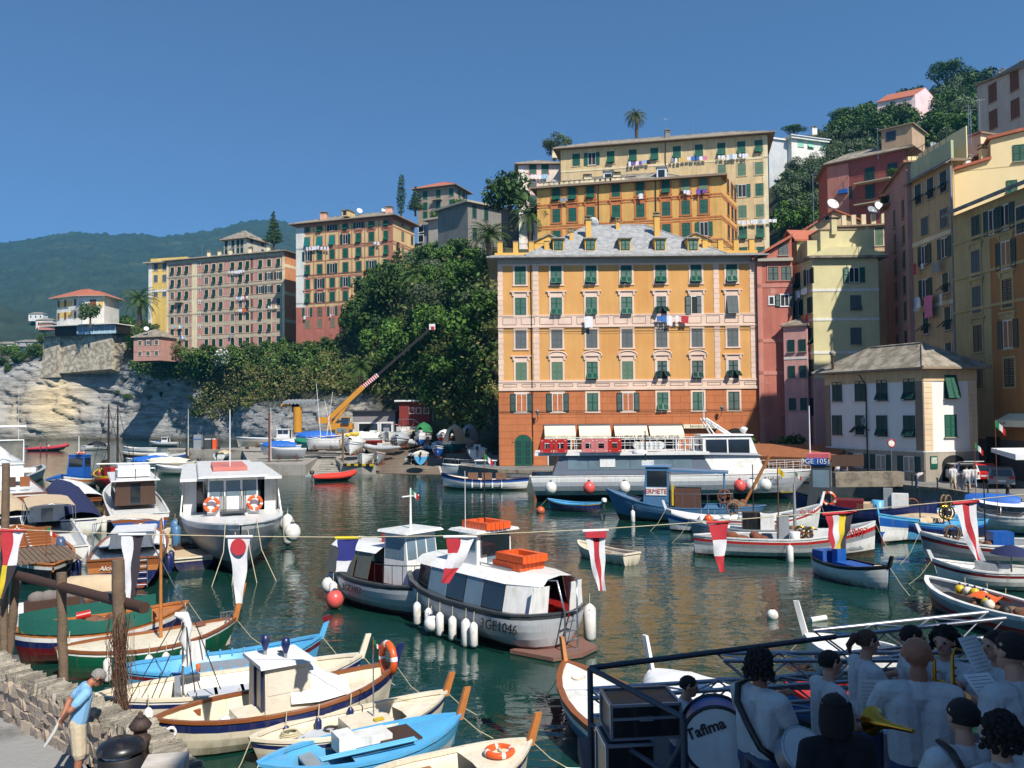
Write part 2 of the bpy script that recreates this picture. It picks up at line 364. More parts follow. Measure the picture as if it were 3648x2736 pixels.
bp_.prism([xy(884,104),xy(905,98),xy(1090,96.5),xy(1135,112),xy(1300,112),xy(1300,150),xy(900,165),xy(850,165)],-4,1.25,CONC)
bp_.prism([xy(1212,99),xy(1290,97.5),xy(1290,112.2),xy(1190,112.2)],-4,1.15,CONC)
bp_.prism([xy(1290,97.5),xy(1338,97.5),xy(1330,112.2),xy(1290,112.2)],-4,1.05,CONC)
a0,a1,b1,b0=xy(1085,95.5),xy(1218,95),xy(1212,112.3),xy(1120,112.3)
bp_.hexa([a0+(-4,),a1+(-4,),b1+(-4,),b0+(-4,),a0+(-.15,),a1+(-.15,),b1+(1.2,),b0+(1.2,)],CONC)
for k in range(9):
 t=.18+k*.085
 pa=Vector(a0+(-.15,)).lerp(Vector(b0+(1.2,)),t);pb=Vector(a1+(-.15,)).lerp(Vector(b1+(1.2,)),t)
 bp_.tube([pa.lerp(pb,.3)+Vector((0,0,.05)),pa.lerp(pb,.95)+Vector((0,0,.05))],.09,CONC,4)
bp_.prism([xy(1086,94.5),xy(1205,94.2),xy(1212,95.3),xy(1090,95.6)],-.5,.12,mat('ramp_lip',(150,162,168)))
struct(bp_.build('boatyard_platform'))
yb=MB()
for k in range(8):
 x=1.12*k
 p0=Vector(xy(1222,98.5)+(1.2,));p1=Vector(xy(1330,97.0)+(1.2,));A_=p0.lerp(p1,k/8);B_=p0.lerp(p1,(k+1)/8)
 yb.hexa([A_+Vector((0,-.12,-.25)),B_+Vector((0,-.12,-.25)),B_+Vector((0,.3,-.25)),A_+Vector((0,.3,-.25)),A_+Vector((0,-.12,0)),B_+Vector((0,-.12,0)),B_+Vector((0,.3,0)),A_+Vector((0,.3,0))],YELLOW if k%2 else BLACK)
struct(yb.build('quay_edge_striped'))
sw=MB()
s0,s1,s2,s3=xy(1336,95.5),xy(1790,91),xy(1740,122),xy(1310,150)
sw.hexa([s0+(-4,),s1+(-4,),s2+(-4,),s3+(-4,),s0+(-.25,),s1+(-.25,),s2+(2.0,),s3+(2.2,)],mat('slipway_ground',(128,116,100),.95,.25,.8,bump=.4))
struct(sw.build('slipway'))
sp=thing('slipway_timbers','weathered timber planks laid across the slipway','slipway planks',Vector(s0+(0,)))
for k in range(26):
 t=.01+k*.03
 p=Vector(s0+(-.25,)).lerp(Vector(s3+(2.2,)),t);r_=Vector(s1+(-.25,)).lerp(Vector(s2+(2.0,)),t)
 i0,i1=random.uniform(.0,.08),random.uniform(.82,.98)
 pa,pb=p.lerp(r_,i0),p.lerp(r_,i1)
 m_=MB();m_.box((pa+pb)/2+Vector((0,0,.07)),((pb-pa).length,random.uniform(.28,.45),.12),PLANK,rz=math.atan2(pb.y-pa.y,pb.x-pa.x),ry=-math.asin((pb.z-pa.z)/(pb-pa).length))
 m_.build('plank',sp,world=True)
jt=MB();jt.prism([xy(600,139),xy(892,136),xy(892,144),xy(600,145)],-3,1.3,CONC);struct(jt.build('jetty'))
for px in(668,724,778,880):
 p=at(px,1640,138.2);b_=MB();b_.box((p.x,p.y,.6),(.45,.5,2.2),DWOOD)
 tag(b_.build('mooring_pile'),'dark timber pile against the side of the concrete jetty','pile','timber piles along the jetty')
wk=MB();wk.prism([(-30,28),(-30,4),(-3.2,4),(-3.8,9.2),(-6.75,13.4),(-14.5,20.6),(-20,27)],-4,1.7,WALKP);struct(wk.build('walkway'))
st=MB();st.prism([(.72,5.0),(.72,9.9),(9,9.9),(12,3.0),(.72,3.0)],3.2,3.4,mat('stage_floor',(80,80,82),.8,.2));struct(st.build('stage_floor'))
def leafm(name,c,c2=None,rnd=.3):
 m=mat('leaf_'+name,c,.65,.25,.8,c2=c2,c2s=.6,spec=.25,rnd=rnd)
 return m
LD=leafm('dark',(50,74,34),(70,92,40));LM=leafm('mid',(78,108,44),(60,88,38));LB=leafm('bright',(96,130,44),(76,110,40))
LO=leafm('olive',(98,112,80),(76,92,62));LY=leafm('dry',(142,134,82),(108,112,60));LP=leafm('pine',(66,98,40),(50,80,34));LC=leafm('conifer',(44,66,44),(54,76,44))
LW=mat('blossom',(232,232,224));LR=leafm('russet',(120,84,54),(96,92,50))
BARK=mat('bark',(92,78,64),.95,.3,4)
def leafcloud(n,blobs,s,up=.2,asp=.6):
 blobs=np.array(blobs,dtype=float);w=(blobs[:,3]*blobs[:,4]*blobs[:,5])**.75;w/=w.sum()
 k=np.random.choice(len(blobs),n,p=w);d=np.random.normal(size=(n,3));d/=np.linalg.norm(d,axis=1)[:,None]
 r=1-.5*np.random.rand(n)**1.6
 pos=blobs[k,:3]+d*r[:,None]*blobs[k,3:6]
 pos+=np.random.normal(size=(n,3))*blobs[k,3:6]*.07
 nr=d+np.random.normal(size=(n,3))*.6+np.array([0,0,up]);nr/=np.linalg.norm(nr,axis=1)[:,None]
 a=np.cross(nr,np.random.normal(size=(n,3)));a/=np.linalg.norm(a,axis=1)[:,None];b=np.cross(nr,a)
 sz=s*(.55+.9*np.random.rand(n))[:,None]
 V=np.stack([pos-a*sz,pos-b*sz*asp,pos+a*sz,pos+b*sz*asp],1).reshape(-1,3)
 return V,np.arange(4*n).reshape(-1,4)
def rb(n,spread,r0,r1,z0,z1,fl=.8):
 o=[]
 for i in range(n):
  a=random.uniform(0,6.283);q=spread*random.random()**.5;r=random.uniform(r0,r1)
  o.append((q*math.cos(a),q*math.sin(a),random.uniform(z0,z1),r,r,r*fl))
 return o
def trunk_mb(h,r,limbs=4,spread=.8,top=.6):
 m=MB();m.tube([(0,0,-.6),(.05,.03,h*.4),(.0,.08,h)],[r*1.3,r,r*.6],BARK,7)
 for i in range(limbs):
  a=i*6.283/limbs+random.random();m.tube([(0,.05,h*.55),(math.cos(a)*spread*.5,math.sin(a)*spread*.5,h*.8),(math.cos(a)*spread,math.sin(a)*spread,h*(1+top*.4))],[r*.55,r*.4,r*.15],BARK,5)
 return m.mesh('trunk')
VEG={}
def vkind(name,n,blobs,s,leaf,trunk,**kw):
 V,Q=leafcloud(n,blobs,s,**kw);VEG.setdefault(name,[]).append((np_mesh('crown',V,Q,[leaf]if not isinstance(leaf,list)else leaf,mi=(np.random.rand(len(Q))<.35).astype(int)if isinstance(leaf,list)else None),trunk))
for i in range(3):
 vkind('broad',1500,rb(9,1.7,.8,1.4,1.6,3.6),.2,[LD,LM],trunk_mb(2.2,.18))
 vkind('bright',1400,rb(9,1.6,.7,1.3,1.2,3.2),.19,[LM,LB],trunk_mb(2.0,.15))
 vkind('olive',1500,rb(9,1.7,.6,1.2,1.4,3.2),.14,[LO,LO],trunk_mb(1.8,.2))
 vkind('shrub',700,rb(6,.8,.5,.8,.4,1.0),.12,[LD,LM],trunk_mb(.6,.06,3,.4))
 vkind('dry',700,rb(6,.8,.5,.8,.3,.9,1.0),.13,[LY,LM],trunk_mb(.5,.05,3,.4),asp=.3)
 vkind('conifer',1500,[(random.uniform(-.15,.15),random.uniform(-.15,.15),1+.55*k,1.75-.19*k,1.75-.19*k,.28)for k in range(9)],.2,[LC,LP],trunk_mb(5.2,.16,0),asp=.35)
vkind('umbrella',2600,[(math.cos(a)*2.6*q,math.sin(a)*2.6*q,6.2+(1-q)*.9+random.uniform(-.2,.2),1.25,1.25,.7)for a,q in[(i*.9,.25+.75*((i*7)%10)/10)for i in range(16)]],.17,[LP,LB],trunk_mb(6.0,.22,6,2.4,.2),asp=.35)
vkind('cypress',1600,[(random.uniform(-.1,.1),random.uniform(-.1,.1),.9+k*.62,.85-abs(k-3.5)*.08,.85-abs(k-3.5)*.08,.6)for k in range(9)],.13,[LC,LD],trunk_mb(1.5,.12,0),asp=.4)
V1,Q1=leafcloud(900,rb(6,.7,.6,.8,.6,1.2),.12);Vf,Qf=leafcloud(260,rb(6,.8,.6,.8,.7,1.3),.12)
VEG['blossom']=[(np_mesh('crown',np.vstack([V1,Vf]),np.vstack([Q1,Qf+len(V1)]),[LD,LW],mi=[0]*len(Q1)+[1]*len(Qf)),trunk_mb(.6,.06,3,.4))]
def palm_mesh(nf,L_,droop,m):
 mb=MB()
 for i in range(nf):
  a=i*2.399;el=R(75)-R(95)*(i/nf)+random.uniform(-.1,.1);d=Vector((math.cos(a),math.sin(a),0));prev=Vector((0,0,0));e_=el;pts=[prev]
  for k in range(6):
   prev=prev+(d*math.cos(e_)+Vector((0,0,math.sin(e_))))*(L_/6);e_-=droop/6;pts.append(prev)
  side=Vector((-d.y,d.x,0))
  for k in range(6):
   for t in(0.0,.5):
    p=pts[k].lerp(pts[k+1],t);tl=L_*.2*(1-.75*abs((k+t)/6-.45));fw=(pts[k+1]-pts[k]).normalized()
    for s in(-1,1):
     tip=p+side*s*tl*.8+fw*tl*.55-Vector((0,0,tl*.35));w_=fw*.05*L_*.5
     mb.add([p-w_,p+w_,tip],[(0,1,2)],m)
  mb.tube(pts,[.05,.045,.04,.03,.025,.02,.01],m,4)
 return mb.mesh('crown')
def ptrunk(h,r):
 m=MB();n=9
 m.tube([(.04*math.sin(k),.03*k,h*k/n-.5)for k in range(n+1)],[r*(1.25 if k%2 else 1.0)for k in range(n+1)],BARK,8);return m.mesh('trunk')
PALM=leafm('palm',(92,116,56),(72,98,46))
VEG['palm']=[(palm_mesh(46,3.4,1.5,PALM),ptrunk(3.6,.3))]
VEG['tallpalm']=[(palm_mesh(40,2.3,2.2,leafm('fan',(96,112,58),(112,104,60))),ptrunk(9,.25))]
PH={'palm':3.2,'tallpalm':8.6}
def plant(kind,p,s,label,cat,group=None,rz=None,name=None,sz=None):
 me,tr=random.choice(VEG[kind])
 t=thing(name or('shrub' if kind in('shrub','dry','blossom')else 'palm_tree' if 'palm' in kind else 'tree'),label,cat,p,random.uniform(0,6.28)if rz is None else rz,group)
 t.scale=(s,s,s*(sz or random.uniform(.85,1.15)))
 link('trunk',tr,t);link('crown',me,t,loc=(0,0,PH.get(kind,0)))
 return t
def inpoly(x,y,poly):
 c=False;j=len(poly)-1
 for i in range(len(poly)):
  if(poly[i][1]>y)!=(poly[j][1]>y)and x<(poly[j][0]-poly[i][0])*(y-poly[i][1])/(poly[j][1]-poly[i][1])+poly[i][0]:c=not c
  j=i
 return c
def V2N(poly):return[(x*1.6492,y*1.6492)for x,y in poly]
def scatter(T,poly,kinds,n,s0,s1,label,cat,group,mind=1.6,sink=.3):
 P=V2N(poly);idx=[i for i in range(len(T['V']))if inpoly(T['sx'][i],T['sy'][i],P)]
 random.shuffle(idx);done=[]
 for i in idx:
  p=Vector(T['V'][i])
  if any((p-q_).length<mind for q_ in done):continue
  done.append(p);k=random.choice(kinds)
  plant(k,p-Vector((0,0,sink)),random.uniform(s0,s1),label if isinstance(label,str)else label[k],cat if isinstance(cat,str)else cat[k],group)
  if len(done)>=n:break
 return done
PA=[(742,610),(800,580),(900,572),(1000,562),(1066,575),(1078,940),(990,930),(930,880),(850,850),(760,800),(730,730)]
TL,BL_,GT,GB='green tree in the dense growth on the steep cliff behind the boatyard','low bush clinging to the cliff behind the boatyard','trees on the cliff above the boatyard','bushes on the cliff above the boatyard'
scatter(T1,[(738,610),(800,578),(850,575),(880,640),(850,720),(760,745),(735,700)],['broad','broad','conifer','broad'],26,1.1,2.1,'dark overhanging tree at the left of the cliff behind the crane boom','tree','dark trees at the left of the cliff',2.4,.8)
scatter(T1,[(880,570),(1000,562),(1066,580),(1070,700),(960,740),(880,720)],['bright','broad','bright','olive'],34,.8,1.7,TL,'tree',GT,2.6,.8)
scatter(T1,[(850,720),(1074,700),(1076,930),(1000,930),(930,880),(850,850),(770,800)],['shrub','dry','bright','dry','shrub'],60,.8,2.0,BL_,'shrub',GB,2.0)
scatter(T1,PA,['shrub','dry','shrub'],40,.9,1.8,BL_,'shrub',GB,2.2)
scatter(T1,[(250,800),(330,825),(460,830),(420,880),(300,880),(235,850)],['dry','shrub'],12,.6,1.2,'small bush rooted in the bare grey cliff face','shrub','bushes in the bare cliff face',3.0)
PB=[(288,800),(300,770),(362,752),(640,752),(738,742),(730,800),(640,820),(560,800),(500,800),(440,822),(340,825)]
scatter(T1,PB,['shrub','shrub','dry','shrub'],70,1.1,2.3,'green bush in the band of growth below the long pink apartment house','shrub','bushes under the pink apartment house',2.2)
PC=[(415,895),(450,830),(500,800),(600,800),(735,800),(850,850),(760,850),(690,845),(560,870),(470,905)]
scatter(T1,PC,['dry','dry','shrub'],60,1.0,2.0,'dry yellowish bush on the rocky slope left of the yellow crane','shrub','dry bushes on the slope by the crane',1.8)
scatter(T1,[(0,760),(40,745),(95,742),(80,780),(40,800),(0,830)],['bright','broad'],10,.9,1.4,'green tree on the low point at the far left of the headland','tree','trees on the low point of the headland',3.0,1)
scatter(T1,[(150,770),(165,742),(235,742),(230,780),(180,795)],['dry','shrub'],12,1.0,1.8,'dry bush hanging below the stone terrace wall','shrub','bushes below the terrace wall',1.8)
scatter(T1,[(255,725),(255,700),(330,660),(356,640),(358,745),(290,760)],['broad','shrub','bright'],16,.8,1.5,'green tree on the slope between the red roofed villa and the pink apartment house','tree','trees beside the pink apartment house',2.2,.6)
PD=[(1686,470),(1690,390),(1700,330),(1800,300),(1830,290),(1890,262),(1980,230),(2125,185),(2135,310),(2000,330),(1900,335),(1850,350),(1790,380),(1780,470)]
scatter(T2,[(1686,470),(1690,350),(1790,310),(1960,320),(1850,350),(1785,380),(1780,470)],['olive'],46,1.1,1.7,'grey green olive tree on the hillside above the town','tree','olive trees on the hillside',3.4,.8)
scatter(T2,[(1800,310),(1830,290),(1890,262),(1980,230),(2125,185),(2135,310),(2000,330)],['broad','olive','broad','bright'],60,1.3,2.2,'dark evergreen tree on the hilltop wood above the town','tree','dark trees on the hilltop',4.0,1.0)
scatter(T2,[(1685,560),(1690,450),(1780,470),(1740,500),(1700,560)],['bright','shrub'],14,1.0,1.6,'leafy bush on the terraces beside the tall pale apartment house','shrub','bushes on the terraces by the pale house',2.4,.4)
def undergrowth(name,T,polys,n,s,pr=(.35,.35,.12,.18)):
 Ps=[V2N(p)for p in polys];idx=[i for i in range(len(T['V']))if any(inpoly(T['sx'][i],T['sy'][i],P)for P in Ps)]
 k=np.random.choice(idx,n);pos=T['V'][k]+np.random.normal(size=(n,3))*np.array([.9,.9,.5])+np.array([0,-.5,.5])
 nr=np.random.normal(size=(n,3))+np.array([0,-.6,.8]);nr/=np.linalg.norm(nr,axis=1)[:,None]
 a=np.cross(nr,np.random.normal(size=(n,3)));a/=np.linalg.norm(a,axis=1)[:,None];b=np.cross(nr,a);sz=s*(.5+np.random.rand(n))[:,None]
 V=np.stack([pos-a*sz,pos-b*sz*.6,pos+a*sz,pos+b*sz*.6],1).reshape(-1,3)
 o=link(name,np_mesh(name,V,np.arange(4*n).reshape(-1,4),[LM,LD,LR if name[0]=='d' and random.random()<.0 else LY,LB],mi=np.random.choice(4,n,p=list(pr))));o['kind']='stuff'
 return o
undergrowth('dry_undergrowth',T1,[PC],9000,.3,(.12,.08,.72,.08))
undergrowth('cliff_undergrowth',T1,[PA],15000,.32,(.25,.3,.3,.15))
undergrowth('undergrowth',T1,[PB,[(255,725),(330,660),(356,640),(358,745),(290,760)]],20000,.3)
undergrowth('hillside_undergrowth',T2,[PD],26000,.42)
def tallpos(px,py,D):return at(px,py,D)
plant('palm',at(497,1150,233),1.75,'bushy palm beside the yellow villa and the pink apartment house','palm')
plant('palm',at(1488,1080,158),1.5,'large palm in the dense cliff growth below the grey modern block','palm')
plant('palm',at(1890,870,134),1.25,'palm with orange fruit at the left end of the middle ochre house','palm')
plant('palm',at(1285,1395,149),1.2,'small palm on the slope behind the crane boom','palm')
plant('palm',at(1745,920,132),1.2,'palm beside the left roof corner of the big orange house','palm')
plant('tallpalm',at(2266,620,176),1.35,'tall fan palm rising behind the pale upper apartment house','palm',sz=1.05)
plant('cypress',at(1430,770,222),1.65,'narrow dark cypress beside the stone villa with a red roof','cypress',sz=1.05)
plant('conifer',at(975,880,232),1.55,'dark conifer between the pink and the yellow apartment houses','conifer')
plant('conifer',at(1480,760,226),1.4,'dark conifer left of the stone villa with a red roof','conifer')
plant('umbrella',at(3008,495,262),1.5,'round umbrella pine standing alone on the hillside skyline','pine',sz=.85)
plant('umbrella',at(2828,530,268),1.35,'umbrella pine behind the white house with pale green shutters','pine',sz=.75)
plant('umbrella',at(3372,395,290),2.6,'broad umbrella pine above the pink gabled hill house','pine',sz=.85)
plant('broad',at(3500,365,286),2.3,'bushy tree right of the broad umbrella pine','tree')
plant('broad',at(322,1158,240),1.3,'round dark tree in front of the red roofed villa','tree')
plant('blossom',at(800,1320,210),2.5,'large bush covered in white blossom below the pink apartment house','shrub')
plant('broad',at(1820,800,150),1.9,'dark tree leaning between the grey house and the ochre house','tree')
for px,py,D,s in((1770,700,178,1.1),(1830,690,182,1.2),(1975,560,172,1.2),(2010,545,174,1.0)):
 plant('olive',at(px,py,D),s,'grey green treetop showing over the roofs of the upper town','tree','treetops over the upper roofs')
for px,py,D,s in((1620,1180,146,1.1),(1555,820,215,1.2),(1640,760,210,1.0)):
 plant('bright',at(px,py,D),s,'leafy tree in a garden between the houses above the cliff','tree','garden trees above the cliff')
def wall(name,c,**kw):
 a=dict(rough=.92,var=.14,vs=.5,bump=.15,bs=9,streak=.2);a.update(kw)
 return mat('wall_'+name,c,**a)
TILE=mat('roof_tile_red',(182,106,80),.9,.25,2.5,bump=.5,bs=5);SLATE=mat('roof_slate',(170,170,168),.8,.14,2.2,bump=.5,bs=5,c2=(146,146,144),c2s=1.8)
STILE=mat('roof_stone_grey',(162,152,136),.95,.2,2.0,bump=.7,bs=4,c2=(124,116,100),c2s=1.1);EAVE=wall('eave',(150,128,106),streak=0);EAVEG=wall('eave_grey',(176,168,152),streak=0)
SHG=mat('shutter_green',(18,88,68),.5,.1,4);SHG2=mat('shutter_faded',(92,122,96),.7,.1,4);SHGR=mat('shutter_grey',(92,100,100),.7,.1,4);SHD=mat('shutter_dark',(22,62,54),.5,.1,4);SHBR=mat('shutter_brown',(126,76,40),.6,.12,4);SHT=mat('shutter_teal',(20,120,116),.5,.1,4);SHM=mat('shutter_mint',(150,210,180),.6,.1,4)
PINKC=wall('pink_cream',(236,206,184),streak=.06);WFR=paint('window_white',(236,236,232));DARK=mat('room_dark',(26,22,22),.6,.2)
SILL=mat('sill_stone',(176,166,150),.8,.1)
LC_={}
def leaf_mesh(w,h,m,n):
 k=('leaf',round(w,2),round(h,2),m.name,n)
 if k in LC_:return LC_[k]
 b=MB();t=.045;fr=min(.07,w*.16)
 for x in(-w/2+fr/2,w/2-fr/2):b.box((x,-t/2,-h/2),(fr,t,h),m)
 for z in(-fr/2,-h+fr/2)+((-h*.5,)if h>1 else()):b.box((0,-t/2,z),(w-2*fr,t,fr),m)
 b.quad((-w/2+fr,-.008,-h+fr),(w/2-fr,-.008,-h+fr),(w/2-fr,-.008,-fr),(-w/2+fr,-.008,-fr),m)
 dz=(h-2*fr)/n
 for i in range(n):
  z=-fr-dz*i
  b.quad((-w/2+fr,-.042,z-dz),(w/2-fr,-.042,z-dz),(w/2-fr,-.008,z-.1*dz),(-w/2+fr,-.008,z-.1*dz),m)
 LC_[k]=b.mesh('shutter');return LC_[k]
def pane_mesh(w,h,open_,mull,dark):
 k=('pane',round(w,2),round(h,2),open_,mull,dark.name)
 if k in LC_:return LC_[k]
 b=MB();b.quad((-w/2,-.012,-h/2),(w/2,-.012,-h/2),(w/2,-.012,h/2),(-w/2,-.012,h/2),dark)
 if open_:
  t=.07
  for x in(-w/2+t/2,w/2-t/2)+((0,)if mull else()):b.bb((x-t/2,-.06,-h/2),(x+t/2,-.014,h/2),WFR)
  for z in(-h/2+t/2,h/2-t/2):b.bb((-w/2+t,-.055,z-t/2),(w/2-t,-.014,z+t/2),WFR)
 LC_[k]=b.mesh('window');return LC_[k]
def sur_mesh(w,h,s,m,style):
 k=('sur',round(w,2),round(h,2),s,m.name,style)
 if k in LC_:return LC_[k]
 b=MB();d=-.05
 b.bb((-w/2-s,d,-h/2),(-w/2,0,h/2),m);b.bb((w/2,d,-h/2),(w/2+s,0,h/2),m);b.bb((-w/2-s,d,h/2),(w/2+s,0,h/2+s),m)
 b.bb((-w/2-s-.06,d-.03,-h/2-s*.8),(w/2+s+.06,0,-h/2),m)
 if style in('hood','arch'):
  z=h/2+s
  b.bb((-w/2-s,d+.01,z),(w/2+s,0,z+.35),m)
  for sx in(-1,1):b.hexa([(sx*(w/2+s)-.1,d-.06,z-.02),(sx*(w/2+s)+.1,d-.06,z-.02),(sx*(w/2+s)+.1,0,z-.02),(sx*(w/2+s)-.1,0,z-.02),(sx*(w/2+s)-.14,d-.1,z+.4),(sx*(w/2+s)+.14,d-.1,z+.4),(sx*(w/2+s)+.14,0,z+.4),(sx*(w/2+s)-.14,0,z+.4)],m)
  b.bb((-w/2-s-.3,d-.12,z+.4),(w/2+s+.3,0,z+.52),m)
  b.bb((-w/2-s-.22,d-.07,z+.34),(w/2+s+.22,0,z+.4),m)
  if style=='arch':
   W2=w/2+s+.2
   pts=[(W2*math.cos(a),z+.5+.42*math.sin(a))for a in[math.pi*i/10 for i in range(11)]]
   o=[(p[0],d-.1,p[1])for p in pts];bk=[(p[0],0,p[1])for p in pts];n=len(o)
   b.add(o+bk,[tuple(range(n))[::-1]]+[(i,i+1,i+1+n,i+n)for i in range(n-1)],m)
   b.tube([(p[0],d-.13,p[1]+.02)for p in pts],.07,m,5)
 LC_[k]=b.mesh('surround');return LC_[k]
def sill_mesh(w):
 k=('sill',round(w,2))
 if k not in LC_:LC_[k]=MB().bb((-w/2-.1,-.16,-.06),(w/2+.1,0,0),SILL).mesh('sill')
 return LC_[k]
class Facade:
 def __init__(s,root,A,B,z0,z1):
  s.root=root;s.A=Vector((A[0],A[1],0));s.B=Vector((B[0],B[1],0));s.z0=z0;s.z1=z1
  s.L=(s.B-s.A).length;s.d=(s.B-s.A)/s.L;s.n=Vector((s.d.y,-s.d.x,0));s.rz=math.atan2(s.d.y,s.d.x)
  s.M=Matrix.Translation(s.A)@Matrix.Rotation(s.rz,4,'Z')
  s.Mi=s.M.inverted()
 def hit(s,px,py):
  r=ray(px,py);o=Vector((0,0,H));t=(s.A-o).dot(s.n)/r.dot(s.n);p=s.Mi@(o+r*t);return p.x,p.z
 def P(s,u,z,off=0):return s.M@Vector((u,-off,z))
 def part(s,name,mb):
  me=mb.mesh(name);me.transform(root_of(s.root).matrix_basis.inverted()@s.M);return link(name,me,s.root)
 def band(s,name,z0,z1,m,off=.04,u0=0,u1=None):
  return s.part(name,MB().bb((u0,-off,z0),(s.L if u1 is None else u1,.0,z1),m))
 def window(s,u,z,w,h,style='closed',sh=None,sur=.12,smat=None,sstyle='',n=9,sill=True,dark=None,label=None):
  sh=sh or SHG;p=s.P(u,z,.012)-root_of(s.root).location
  op=style in('open','openl','bare','flare')
  W=link('window',pane_mesh(w,h,op,style=='open',dark or(DARK if op else sh)),s.root,loc=p,rz=s.rz)
  if label:W['label']=label
  if sur:link('surround',sur_mesh(w,h,sur,smat or PINKC,sstyle),W)
  if sill and not sur:link('sill',sill_mesh(w),W,loc=(0,0,-h/2))
  def lf(x,ztop,lw,lh,rx=0,rz=0,y=-.014,nn=None):
   o=link('shutter',leaf_mesh(lw,lh,sh,nn or n),W,loc=(x,y,ztop));o.rotation_euler=(rx,0,rz);return o
  if style=='closed':
   for sx in(-1,1):lf(sx*w/4,h/2,w/2-.01,h)
  elif style=='tilt':
   for sx in(-1,1):
    lf(sx*w/4,h/2,w/2-.01,h*.62,nn=max(2,int(n*.62)));lf(sx*w/4,h/2-h*.62,w/2-.02,h*.38,rx=-R(random.uniform(24,36)),y=-.03,nn=max(2,int(n*.38)))
  elif style=='tiltall':
   for sx in(-1,1):lf(sx*w/4,h/2,w/2-.02,h,rx=-R(random.uniform(10,16)),y=-.03)
  elif style=='flare':
   for sx in(-1,1):
    lf(sx*w/4,h/2,w/2-.01,h*.55,nn=max(2,n//2))
    lf(sx*w*.33,h/2-h*.55,w/2-.02,h*.45,rx=-R(48),rz=sx*R(14),y=-.03,nn=max(2,n//2))
  elif style=='open':
   for sx in(-1,1):lf(sx*(w*.75+.02),h/2,w/2,h,y=-.06)
  elif style=='openl':
   lf(-(w*.75+.02),h/2,w/2,h,y=-.06);lf(w/4,h/2,w/2,h)
  return W
 def grid(s,cols,rows,ref,w,h,style='closed',**kw):
  for i,py in enumerate(rows):
   for j,px in enumerate(cols):
    st=style(i,j)if callable(style)else style
    if st is None:continue
    k=dict(kw)
    if isinstance(st,tuple):k.update(st[1]);st=st[0]
    s.window(s.hit(px,ref[1])[0],s.hit(ref[0],py)[1],k.pop('w',w),k.pop('h',h),st,**k)
def hip(root,P,z,over,rise,m,em,trunc=None,gable=None,name='roof'):
 FL,FR,BR,BL=[Vector((p[0],p[1],0))for p in P]
 dx=(FR-FL).normalized();dy=(BL-FL).normalized();w=(FR-FL).length;d=(BL-FL).length
 def pt(x,y,zz):return FL+dx*x+dy*y+Vector((0,0,zz))
 o=over;t=.16
 lo=[pt(-o,-o,z),pt(w+o,-o,z),pt(w+o,d+o,z),pt(-o,d+o,z)]
 hi=[p+Vector((0,0,t))for p in lo]
 mb=MB()
 if trunc is not None:
  i=trunc;top=[pt(i,i,z+rise),pt(w-i,i,z+rise),pt(w-i,d-i,z+rise),pt(i,d-i,z+rise)]
  mb.add(hi+top,[(0,1,5,4),(1,2,6,5),(2,3,7,6),(3,0,4,7),(4,5,6,7)],m)
 elif w>=d:
  i=d/2 if not gable else-o
  r=[pt(i,d/2,z+rise),pt(w-i,d/2,z+rise)]
  mb.add(hi+r,[(0,1,5,4),(2,3,4,5),(1,2,5),(3,0,4)],m)
  mb.tube([r[0],r[1]],.12,m,5)
  if not gable:
   for a,b in((0,0),(3,0),(1,1),(2,1)):mb.tube([hi[a],r[b]],.1,m,5)
 else:
  i=w/2 if not gable else-o
  r=[pt(w/2,i,z+rise),pt(w/2,d-i,z+rise)]
  mb.add(hi+r,[(0,1,4),(1,2,5,4),(2,3,5),(3,0,4,5)],m);mb.tube([r[0],r[1]],.12,m,5)
  if not gable:
   for a,b in((0,0),(1,0),(2,1),(3,1)):mb.tube([hi[a],r[b]],.1,m,5)
 mb.add(lo+hi,[(0,1,5,4),(1,2,6,5),(2,3,7,6),(3,0,4,7)],em)
 mb.quad(lo[3],lo[2],lo[1],lo[0],em)
 return mb.build(name,root,world=True)
class Bld:pass
def bld(name,label,A,B,eave,base,depth,wm,roof=None,over=.6,rise=2.5,em=None,side=None,cat='building',group=None,walln='wall',dirv=None):
 """A, B = (picture x, distance) of the two front corners; eave = picture y of the wall top at A."""
 b=Bld();zt=zat(A[0],eave,A[1]);a=Vector((xat(*A),A[1],0));c=Vector((xat(*B),B[1],0))
 d=(c-a).normalized();n=Vector((-d.y,d.x,0))*depth
 if dirv:n=Vector((dirv[0],dirv[1],0)).normalized()*depth
 P=[a,c,c+n,a+n]
 b.root=thing(name,label,cat,(a+c+n*.5)*.5+Vector((0,0,base)),0,group)
 b.P=P;b.z0=base;b.z1=zt
 mb=MB();pts=[(p.x,p.y)for p in P]
 for i in range(4):
  p,q_=P[i],P[(i+1)%4]
  mb.quad((p.x,p.y,base-3),(q_.x,q_.y,base-3),(q_.x,q_.y,zt),(p.x,p.y,zt),(side or{}).get(i,wm))
 mb.add([(p.x,p.y,zt-.02)for p in P],[(0,1,2,3)],wm)
 mb.build(walln,b.root,world=True)
 b.F=Facade(b.root,P[0],P[1],base,zt);b.R=Facade(b.root,P[1],P[2],base,zt);b.L=Facade(b.root,P[3],P[0],base,zt)
 if roof is not None:hip(b.root,P,zt,over,rise,roof,em or EAVE)
 return b
def chimney(b,p,h,m,w=.6):
 mb=MB();mb.box((p[0],p[1],p[2]+h/2),(w,w,h),m);mb.box((p[0],p[1],p[2]+h+.06),(w+.2,w+.2,.12),STILE)
 for s in(-1,1):mb.box((p[0]+s*w*.35,p[1],p[2]+h+.25),(.1,w*.8,.26),m)
 mb.box((p[0],p[1],p[2]+h+.42),(w+.15,w+.15,.08),STILE);mb.build('chimney',b.root,world=True)
